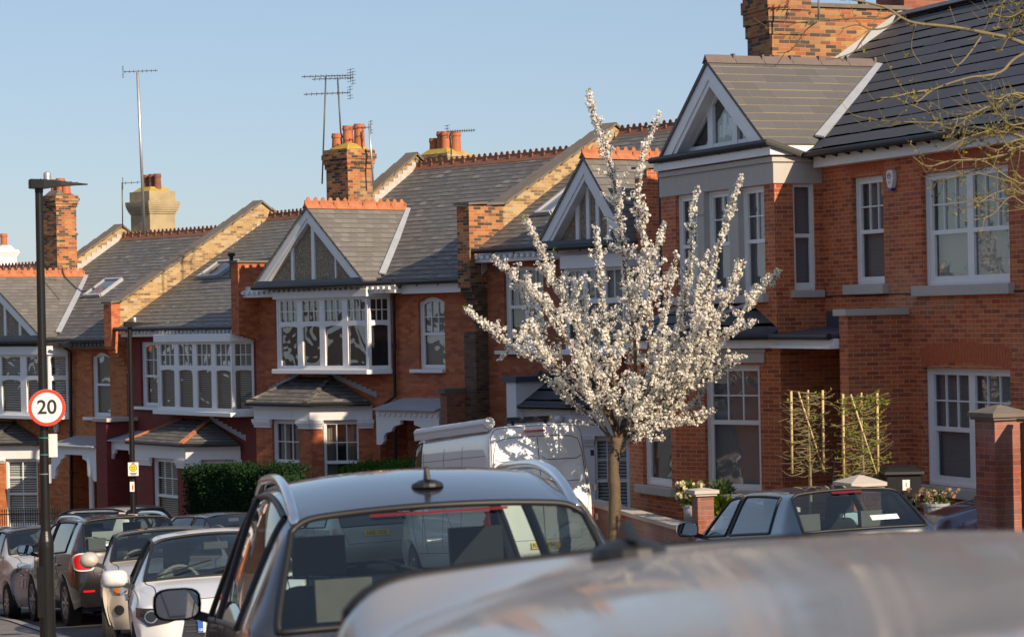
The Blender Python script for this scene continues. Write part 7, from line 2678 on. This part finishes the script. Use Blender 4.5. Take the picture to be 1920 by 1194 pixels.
# round 20 sign
c = at(88, 764, LZ - 0.14)
def disc_sign():
    e = empty('speed_sign', c, 'round red ringed speed sign reading 20 on the nearer street lamp', 'sign')
    f = V((0.12, -0.99, 0)).normalized()
    s_ = V((-f.y, f.x, 0))
    up = V((0, 0, 1))
    def ring(r0, r1, off, mat, name, par=None, n=48):
        mb = MB()
        for k in range(n):
            a, b = 2 * math.pi * k / n, 2 * math.pi * (k + 1) / n
            P = lambda r, q: c + (s_ * math.cos(q) + up * math.sin(q)) * r + f * off
            if r0 > 0: mb.quad(P(r0, a), P(r1, a), P(r1, b), P(r0, b))
            else: mb.quad(c + f * off, P(r1, a), P(r1, b))
        return mb.build(name, M[mat], par or e)
    R_ = 0.217
    mb = MB()
    n = 48
    mb.prism([c + (s_ * math.cos(2 * math.pi * k / n) + up * math.sin(2 * math.pi * k / n)) * R_ - f * 0.004 for k in range(n)], f * 0.004)
    mb.build('backing_plate', M['sign_grey'], e)
    ring(R_ * 0.815, R_ * 0.995, 0.0015, 'sign_red', 'red_ring')
    ring(0, R_ * 0.815, 0.0015, 'sign_white', 'face')
    rot = Matrix((s_, up, f)).transposed().to_4x4()
    rot.translation = c + f * 0.003 - V(c)
    rot.translation = f * 0.003 - s_ * 0.0 
    text_mesh('numerals', '20', 0.232, M['sign_black'], e, rot, 0.0008, bold=0.0045)
    mb = MB()
    for z in (-0.08, 0.08):
        mb.bar(c + V((0, 0.01, z)) - s_ * 0.08, c + V((0, 0.01, z)) + s_ * 0.08, 0.012, 0.03)
        mb.tube([V((lx + 0.062 * math.cos(a), ly + 0.062 * math.sin(a), c.z + z)) for a in [2 * math.pi * k / 16 for k in range(17)]], 0.008, 5)
    mb.build('bracket', M['metal'], e)
disc_sign()
# plain white panel on the same post (its back is to us)
c2_ = at(92, 835, LZ + 0.12)
e = empty('sign_panel', c2_, 'plain white sign panel strapped to the street lamp below the speed sign', 'sign')
mb = MB()
mb.box8([c2_ + V((a * 0.10, b * 0.004, z * 0.137)) for z in (-1, 1) for a, b in ((-1, -1), (1, -1), (1, 1), (-1, 1))])
mb.build('panel', M['sign_white'], e)
mb = MB()
for z in (-0.10, 0.10):
    mb.tube([V((lx + 0.056 * math.cos(a), ly + 0.056 * math.sin(a), c2_.z + z)) for a in [2 * math.pi * k / 16 for k in range(17)]], 0.006, 5)
mb.build('strap', M['teal'], e)
c3_ = at(97, 888, LZ - 0.02)
e = empty('tag_plate', c3_, 'small pale tag plate clamped to the street lamp, lowest on the post', 'sign')
mb = MB()
mb.box8([V((lx + 0.066, ly, c3_.z)) + V((a * 0.004, b * 0.05, z * 0.11)) for z in (-1, 1) for a, b in ((-1, -1), (1, -1), (1, 1), (-1, 1))])
mb.build('panel', M['sign_grey'], e)
mb = MB()
mb.tube([V((lx + 0.058 * math.cos(a), ly + 0.058 * math.sin(a), c3_.z)) for a in [2 * math.pi * k / 16 for k in range(17)]], 0.006, 5)
mb.build('strap', M['metal'], e)
# notice with the yellow face
c4_ = at(250, 879, 48.85)
e = empty('notice', c4_, 'small white notice with a yellow face and goggles of blue, on the farther street lamp', 'sign')
e['label'] = 'small white notice with a round yellow face on the farther street lamp'
mb = MB()
w_, h_ = 0.105, 0.135
mb.box8([c4_ + V((a * w_, b * 0.005, z * h_)) for z in (-1, 1) for a, b in ((-1, -1), (1, -1), (1, 1), (-1, 1))])
mb.build('panel', M['sign_white'], e)
def disc(r0, r1, cx, cz, off, mat, name, n=28, half=None):
    mb = MB()
    for k in range(n):
        a, b = 2 * math.pi * k / n, 2 * math.pi * (k + 1) / n
        P = lambda r, q: c4_ + V((cx + r * math.cos(q), -off, cz + r * math.sin(q)))
        if half and not (half[0] <= a <= half[1]): continue
        if r0 > 0: mb.quad(P(r0, a), P(r1, a), P(r1, b), P(r0, b))
        else: mb.quad(c4_ + V((cx, -off, cz)), P(r1, a), P(r1, b))
    return mb.build(name, M[mat], e)
disc(0, 0.070, 0, 0.025, 0.0065, 'sign_yellow', 'face')
disc(0.066, 0.076, 0, 0.025, 0.0075, 'sign_black', 'face_ring')
disc(0, 0.012, -0.025, 0.045, 0.0085, 'sign_black', 'eye')
disc(0, 0.012, 0.025, 0.045, 0.0085, 'sign_black', 'eye')
disc(0.028, 0.038, 0, -0.025, 0.0085, 'sign_black', 'mouth', 28, (0.3, 2.85))
mb = MB()
for (zz, ww_) in ((0.115, 0.03), (-0.085, 0.07), (-0.110, 0.05)):
    mb.box8([c4_ + V((a * ww_, -0.0065 + b * 0.001, zz + z * 0.008)) for z in (-1, 1) for a, b in ((-1, -1), (1, -1), (1, 1), (-1, 1))])
mb.build('print', M['sign_black'], e)
c5_ = at(252, 912, 48.9)
e = empty('parking_plate', c5_, 'small white and red plate on the farther street lamp below the yellow face', 'sign')
mb = MB()
mb.box8([V((mx_, my_ - 0.075, c5_.z)) + V((a * 0.045, b * 0.004, z * 0.10)) for z in (-1, 1) for a, b in ((-1, -1), (1, -1), (1, 1), (-1, 1))])
mb.build('panel', M['sign_white'], e)
mb = MB()
mb.box8([V((mx_ + 0.012, my_ - 0.0800, c5_.z - 0.02)) + V((a * 0.012, b * 0.001, z * 0.05)) for z in (-1, 1) for a, b in ((-1, -1), (1, -1), (1, 1), (-1, 1))])
mb.build('print', M['sign_red'], e)

# ---- garden walls and piers of the tall house
def brick_pier(px, py, Z, w, hgt, ang, label, cap='stone', mat='brick_pier', rise=0.10, capw=0.07):
    p = at(px, py, Z)
    F = Fr(p.x, p.y, ang)
    e = empty('gate_pier', (p.x, p.y, p.z - hgt), label, 'gate pier', 'brick gate piers')
    mb = MB()
    mb.box(F, -w / 2, w / 2, -w / 2, w / 2, p.z - hgt, p.z - 0.12)
    mb.build('shaft', M[mat], e)
    mb = MB()
    h = w / 2
    for (o, a, b) in ((capw * 0.6, -0.119, -0.085), (capw, -0.084, -0.03)):
        mb.box(F, -h - o, h + o, -h - o, h + o, p.z + a, p.z + b)
    lo = [F.W(a * (h + capw), b * (h + capw), p.z - 0.029) for a, b in ((-1, -1), (1, -1), (1, 1), (-1, 1))]
    hi = [F.W(a * h * 0.15, b * h * 0.15, p.z - 0.029 + rise) for a, b in ((-1, -1), (1, -1), (1, 1), (-1, 1))]
    mb.box8(lo + hi)
    mb.build('cap', M[cap], e)
    return e, F, p
def garden_wall(a, b, th, hgt, label, mat='brick_pier', cap='stone'):
    a, b = V(a), V(b)
    d = (b - a)
    d.z = 0
    d.normalize()
    n = V((-d.y, d.x, 0))
    e = empty('garden_wall', a - V((0, 0, hgt)), label, 'garden wall', 'low brick garden walls')
    mb = MB()
    o = n * th / 2
    dn = V((0, 0, hgt))
    up = V((0, 0, -0.07))
    mb.box8([a - o - dn, b - o - dn, b + o - dn, a + o - dn, a - o + up, b - o + up, b + o + up, a + o + up])
    mb.build('brickwork', M[mat], e)
    mb = MB()
    o = n * (th / 2 + 0.045)
    L = (b - a).length
    k = max(1, int(L / 0.9))
    for i in range(k):
        p, q = a.lerp(b, i / k), a.lerp(b, (i + 0.985) / k)
        mb.box8([p - o + up * 0.98, q - o + up * 0.98, q + o + up * 0.98, p + o + up * 0.98, p - o, q - o, q + o, p + o])
    mb.build('coping', M[cap], e)
garden_wall(at(1108, 936, 44.5), at(1303, 989, 38.4), 0.25, 1.3, 'low brick garden wall with a pale coping running behind the blossom tree trunk')
brick_pier(1317, 914, 38.2, 0.27, 1.6, R(16), 'slim brick gate pier with a flat cap beside the potted plants', rise=0.03)
garden_wall(at(1368, 926, 39.5), at(1480, 952, 36.9), 0.28, 1.2, 'short piece of garden wall with a pale coping behind the blue grey hatchback')
brick_pier(1612, 899, 36.4, 0.46, 1.7, R(20), 'brick gate pier with a low pyramid cap below the leafy trained tree')
brick_pier(1872, 768, 30.2, 0.42, 2.9, R(24), 'tall dark brick gate pier with whitish stains and a mossy cap beside the brown fence', cap='coping', rise=0.09)
# timber fence beside the tall pier
p0, p1 = at(1912, 792, 29.9), at(2010, 790, 28.6)
M['fence'] = stripemat('brown fence boards', (0.035, 0.022, 0.013), (0.13, 0.085, 0.05), 0.12, 0.08, 0.85, 0)
e = empty('fence', p0 - V((0, 0, 2.2)), 'brown timber fence running off behind the tall gate pier', 'fence')
mb = MB()
d = (p1 - p0); d.z = 0; d.normalize()
n_ = V((-d.y, d.x, 0))
mb.box8([p0 - V((0, 0, 2.4)), p1 - V((0, 0, 2.4)), p1 - V((0, 0, 2.4)) + n_ * 0.03, p0 - V((0, 0, 2.4)) + n_ * 0.03, p0, p1, p1 + n_ * 0.03, p0 + n_ * 0.03])
mb.build('boards', M['fence'], e)
mb = MB()
mb.bar(p0 + V((0, 0, 0.03)), p1 + V((0, 0, 0.03)), 0.09, 0.04)
mb.build('fence_cap', M['fence'], e)

# ---- wheelie bin
b = at(1688, 872, 36.9)
e = empty('wheelie_bin', b - V((0, 0, 1.1)), 'black wheelie bin with a white number sticker below the trained trees', 'bin')
Fb = Fr(b.x, b.y, R(20) + R(70))
mb = MB()
def frus(mb, F, hx0, hy0, z0, hx1, hy1, z1):
    mb.box8([F.W(a * hx0, c_ * hy0, z0) for a, c_ in ((-1, -1), (1, -1), (1, 1), (-1, 1))] + [F.W(a * hx1, c_ * hy1, z1) for a, c_ in ((-1, -1), (1, -1), (1, 1), (-1, 1))])
frus(mb, Fb, 0.22, 0.24, b.z - 1.15, 0.27, 0.31, b.z - 0.13)
mb.build('body', M['black_plastic'], e, bevel=0.02)
mb = MB()
frus(mb, Fb, 0.31, 0.36, b.z - 0.128, 0.30, 0.35, b.z - 0.07)
frus(mb, Fb, 0.29, 0.33, b.z - 0.069, 0.20, 0.24, b.z - 0.01)
mb.build('lid', M['black_plastic'], e, bevel=0.015)
mb = MB()
mb.tube([Fb.W(-0.2, 0.40, b.z - 0.10), Fb.W(0.2, 0.40, b.z - 0.10)], 0.016, 8)
mb.build('handle', M['black_plastic'], e)
mb = MB()
for sd in (-1, 1):
    mb.tube([Fb.W(sd * 0.21, 0.25, b.z - 1.05), Fb.W(sd * 0.27, 0.25, b.z - 1.05)], 0.10, 14)
mb.build('wheels', M['tyre'], e)
mb = MB()
mb.box(Fb, -0.02, 0.09, -0.306, -0.296, b.z - 0.36, b.z - 0.20)
mb.build('sticker', M['sign_white'], e)
text_mesh('lettering', '1', 0.09, M['sign_black'], e, Matrix.Translation(Fb.W(0.035, -0.309, b.z - 0.28) - V(e['_org'])) @ Matrix((Fb.du, V((0, 0, 1)), -Fb.dw)).transposed().to_4x4())

# ---- pots
M['pot_grey'] = plain('grey zinc pot', (0.30, 0.32, 0.34), 0.5, 0.2, 8)
M['pot_white'] = plain('white glazed pot', (0.62, 0.62, 0.60), 0.4, 0.15, 8)
def pot_plant(px, py_top, py_pot, Z, r, mat, potmat, label, n, spread, hgt, L, W, seed, flowers=None, droop=0.3, cat='pot plant'):
    rn = random.Random(seed)
    p = at(px, py_pot, Z)
    e = empty('pot_plant', p - V((0, 0, 0.4)), label, cat, 'pot plants in the front garden')
    mb = MB()
    mb.lathe(p, [(r * 0.75, -0.42), (r * 0.98, -0.02), (r * 1.05, -0.02), (r * 1.05, 0.02), (r * 0.9, 0.02), (r * 0.85, -0.05)], 18)
    mb.build('pot', M[potmat], e)
    lv, fl = MB(), MB()
    for _ in range(n):
        o = rvec(rn)
        o.z = abs(o.z)
        c = p + V((o.x * spread * rn.random(), o.y * spread * rn.random(), hgt * rn.random()))
        d = (o + V((0, 0, rn.uniform(-droop, 0.5)))).normalized()
        leaf(lv, c, d, rvec(rn), L * rn.uniform(0.6, 1.2), W)
    lv.build('leaves', M[mat], e)
    if flowers:
        for _ in range(60 if cat and flowers == 'flower_cream' else 24):
            c = p + V((rn.uniform(-1, 1) * spread, rn.uniform(-1, 1) * spread, hgt * rn.uniform(0.4, 1.1)))
            for _ in range(5):
                flower(fl, c + rvec(rn) * 0.03, 0.028, rvec(rn), rn)
        fl.build('flowers', M[flowers], e)
pot_plant(1296, 905, 948, 40.2, 0.14, 'leaf_pot', 'pot_grey', 'bushy pot plant with cream flowers in a grey pot by the slim gate pier', 420, 0.22, 0.36, 0.09, 0.04, 2, 'flower_cream')
pot_plant(1352, 930, 968, 38.9, 0.12, 'fern', 'pot_white', 'lime green fern in a white pot by the slim gate pier', 260, 0.10, 0.22, 0.26, 0.035, 3, None, 0.1)
pot_plant(1352, 900, 942, 40.4, 0.13, 'leaf_pot', 'pot_grey', 'dark leafy pot plant below the big downstairs window, behind the lime fern', 320, 0.20, 0.32, 0.14, 0.03, 4)
pot_plant(1755, 915, 945, 36.2, 0.2, 'leaf_pot', 'pot_grey', 'faded pinkish flower bush below the ground floor double window', 140, 0.36, 0.20, 0.09, 0.03, 6, 'flower_pink')

# ---- railings in front of the house with louvre shutters
a, b = at(-60, 962, 66.5), at(112, 958, 63.0)
e = empty('railing', a - V((0, 0, 1.0)), 'thin black iron railing in front of the house with louvre shutters', 'railing')
mb = MB()
for k in range(40):
    p = a.lerp(b, k / 39)
    mb.tube([p - V((0, 0, 1.1)), p + V((0, 0, 0.03))], 0.011, 5)
    mb.lathe(p, [(0.012, 0.03), (0.022, 0.05), (0.003, 0.10)], 6)
for z in (-0.05, -0.95):
    mb.bar(a + V((0, 0, z)), b + V((0, 0, z)), 0.03, 0.03)
mb.build('bars', M['lamp_black'], e)

# ---- aerials
def aerial(base, top, label, booms, r=0.022, mat='aerial', curve=None):
    base, top = V(base), V(top)
    e = empty('tv_aerial', base, label, 'aerial', 'television aerials on the roofs')
    mb = MB()
    mb.tube([base, top], r, 8)
    mb.build('mast', M[mat], e, smooth=True)
    for (za, x0, x1, n, el, dy) in booms:
        c = top + V((0, 0, za))
        d = V((1, dy, 0.0)).normalized()
        s_ = V((-d.y, d.x, 0))
        bm = MB()
        p, q = c + d * x0 + V((0, 0, 0.06 * x0)), c + d * x1 + V((0, 0, 0.06 * x1))
        bm.tube([p, q], 0.012, 6)
        for k in range(n):
            m = p.lerp(q, (k + 0.5) / n)
            l_ = el * (0.7 + 0.3 * k / n)
            bm.tube([m - s_ * l_ + V((0, 0, 0)), m + s_ * l_], 0.007, 5)
            bm.tube([m - V((0, 0, 0.045)), m + V((0, 0, 0.045))], 0.009, 5)
        # reflector at the far end
        for zz in (-0.16, -0.08, 0.08, 0.16):
            bm.tube([q + V((0, 0, zz)) - s_ * el, q + V((0, 0, zz)) + s_ * el], 0.007, 5)
        bm.tube([q - V((0, 0, 0.18)), q + V((0, 0, 0.18))], 0.009, 5)
        bm.build('boom', M['aerial'], e)
    return e
aerial(at(271, 440, 74), at(258, 136, 73.4), 'tall pale aerial mast rising beside the yellow rendered chimney', [(0.03, 0.62, -0.45, 8, 0.12, 0.4)], 0.045, 'metal')
aerial(at(604, 345, 65.5), at(611, 143, 65.2), 'tall aerial mast with a single boom, rising beside the brick chimney with three pots', [(0.0, -0.72, 0.75, 9, 0.22, 0.6)], 0.022)
aerial(at(641, 285, 66), at(633, 146, 66), 'tall aerial mast with two booms rising behind the brick chimney with three pots', [(-0.02, -0.75, 0.45, 8, 0.2, 0.5), (-0.42, -1.0, 0.36, 9, 0.2, 0.5)], 0.022)
aerial(at(700, 345, 65.5), at(692, 232, 65.5), 'short pale aerial strapped to the brick chimney with three pots', [(-0.1, -0.62, 0.05, 6, 0.14, 0.5)], 0.025, 'metal')
aerial(at(230, 425, 73), at(229, 342, 73), 'small spindly aerial below the tall mast at the yellow rendered chimney', [(-0.03, 0.55, 0.02, 3, 0.1, 0.3)], 0.018)
aerial(at(846, 292, 66), at(846, 250, 66), 'flat dark aerial behind the four chimney pots', [(0.05, 0.72, -0.12, 12, 0.16, 0.5)], 0.018)
aerial(at(1535, 40, 46), at(1535, -60, 46), 'thin pole aerial on the ridge of the tall red brick house', [(0, -0.5, 0.3, 6, 0.15, 0.4)], 0.022, 'metal')

# ---- houses across the street (outside the frame, seen only as reflections)
def opposite(k):
    y0 = 27 + 9.0 * k
    x0 = kerb_l(y0) - 7.2
    dx = kerb_l(y0 + 8.0) - kerb_l(y0)
    ang = math.atan2(-dx, -8.0) + 0
    ang = math.pi + math.atan2(-dx, 8.0)
    F = Fr(x0, y0, ang)
    F.o.x, F.o.y = x0, y0
    g = gz(x0, y0) + 0.2
    e = empty('terraced_house', (x0, y0, g), 'red brick house across the street, reflected in windows only', 'house', 'houses across the street')
    U, H_ = 8.2, 6.0
    mb = MB()
    hs = [(0.8, 3.2, g + 0.9, g + 2.7), (0.8, 3.2, g + 3.8, g + 5.4), (5.9, 6.9, g + 3.9, g + 5.4), (5.4, 6.6, g, g + 2.4)]
    plate(mb, F, 0, U, g - 1.5, g + H_, 0, hs, 0.2, edges=False)
    mb.box(F, 0.05, U - 0.05, 0.3, 8, g - 1.5, g + H_)
    mb.build('front_wall', M['brick_orange'], e)
    for h in hs[:3]:
        window(F, e, *h, 0.1, multi_lights(3, 0.6, (2, 2)) if h[1] - h[0] > 2 else sash_lights(), 'glass', None, room=0.19)
    doorway(F, e, *hs[3], 0.15, 'black', False)
    rf = Roof(-0.3, g + H_, 4, g + H_ + 3.4)
    main_roof(F, e, rf, 0, U, 'slate_old', 'terracotta', False)
    gable(F, e, rf, -0.5, 2.0, g + H_ + 2.2, 0.4, 3.6, g + H_, 'slate_wash', 'terracotta', False, [(1.5, 0.12), (2.5, 0.12)])
    mb = MB()
    mb.box(F, 0.5, 3.5, -0.15, -0.003, g + 2.8, g + 3.1)
    mb.box(F, 0.5, 3.5, -0.15, -0.003, g + 5.5, g + 5.95)
    mb.build('fascia', M['white'], e)
    chimney(F, e, U - 0.5, 3.4, 0.9, 1.2, g + H_ + 1.0, g + H_ + 5.0, 'brick_chimney', [(-0.2, 0, 0.5), (0.2, 0, 0.5)])
for k in range(4):
    opposite(k)
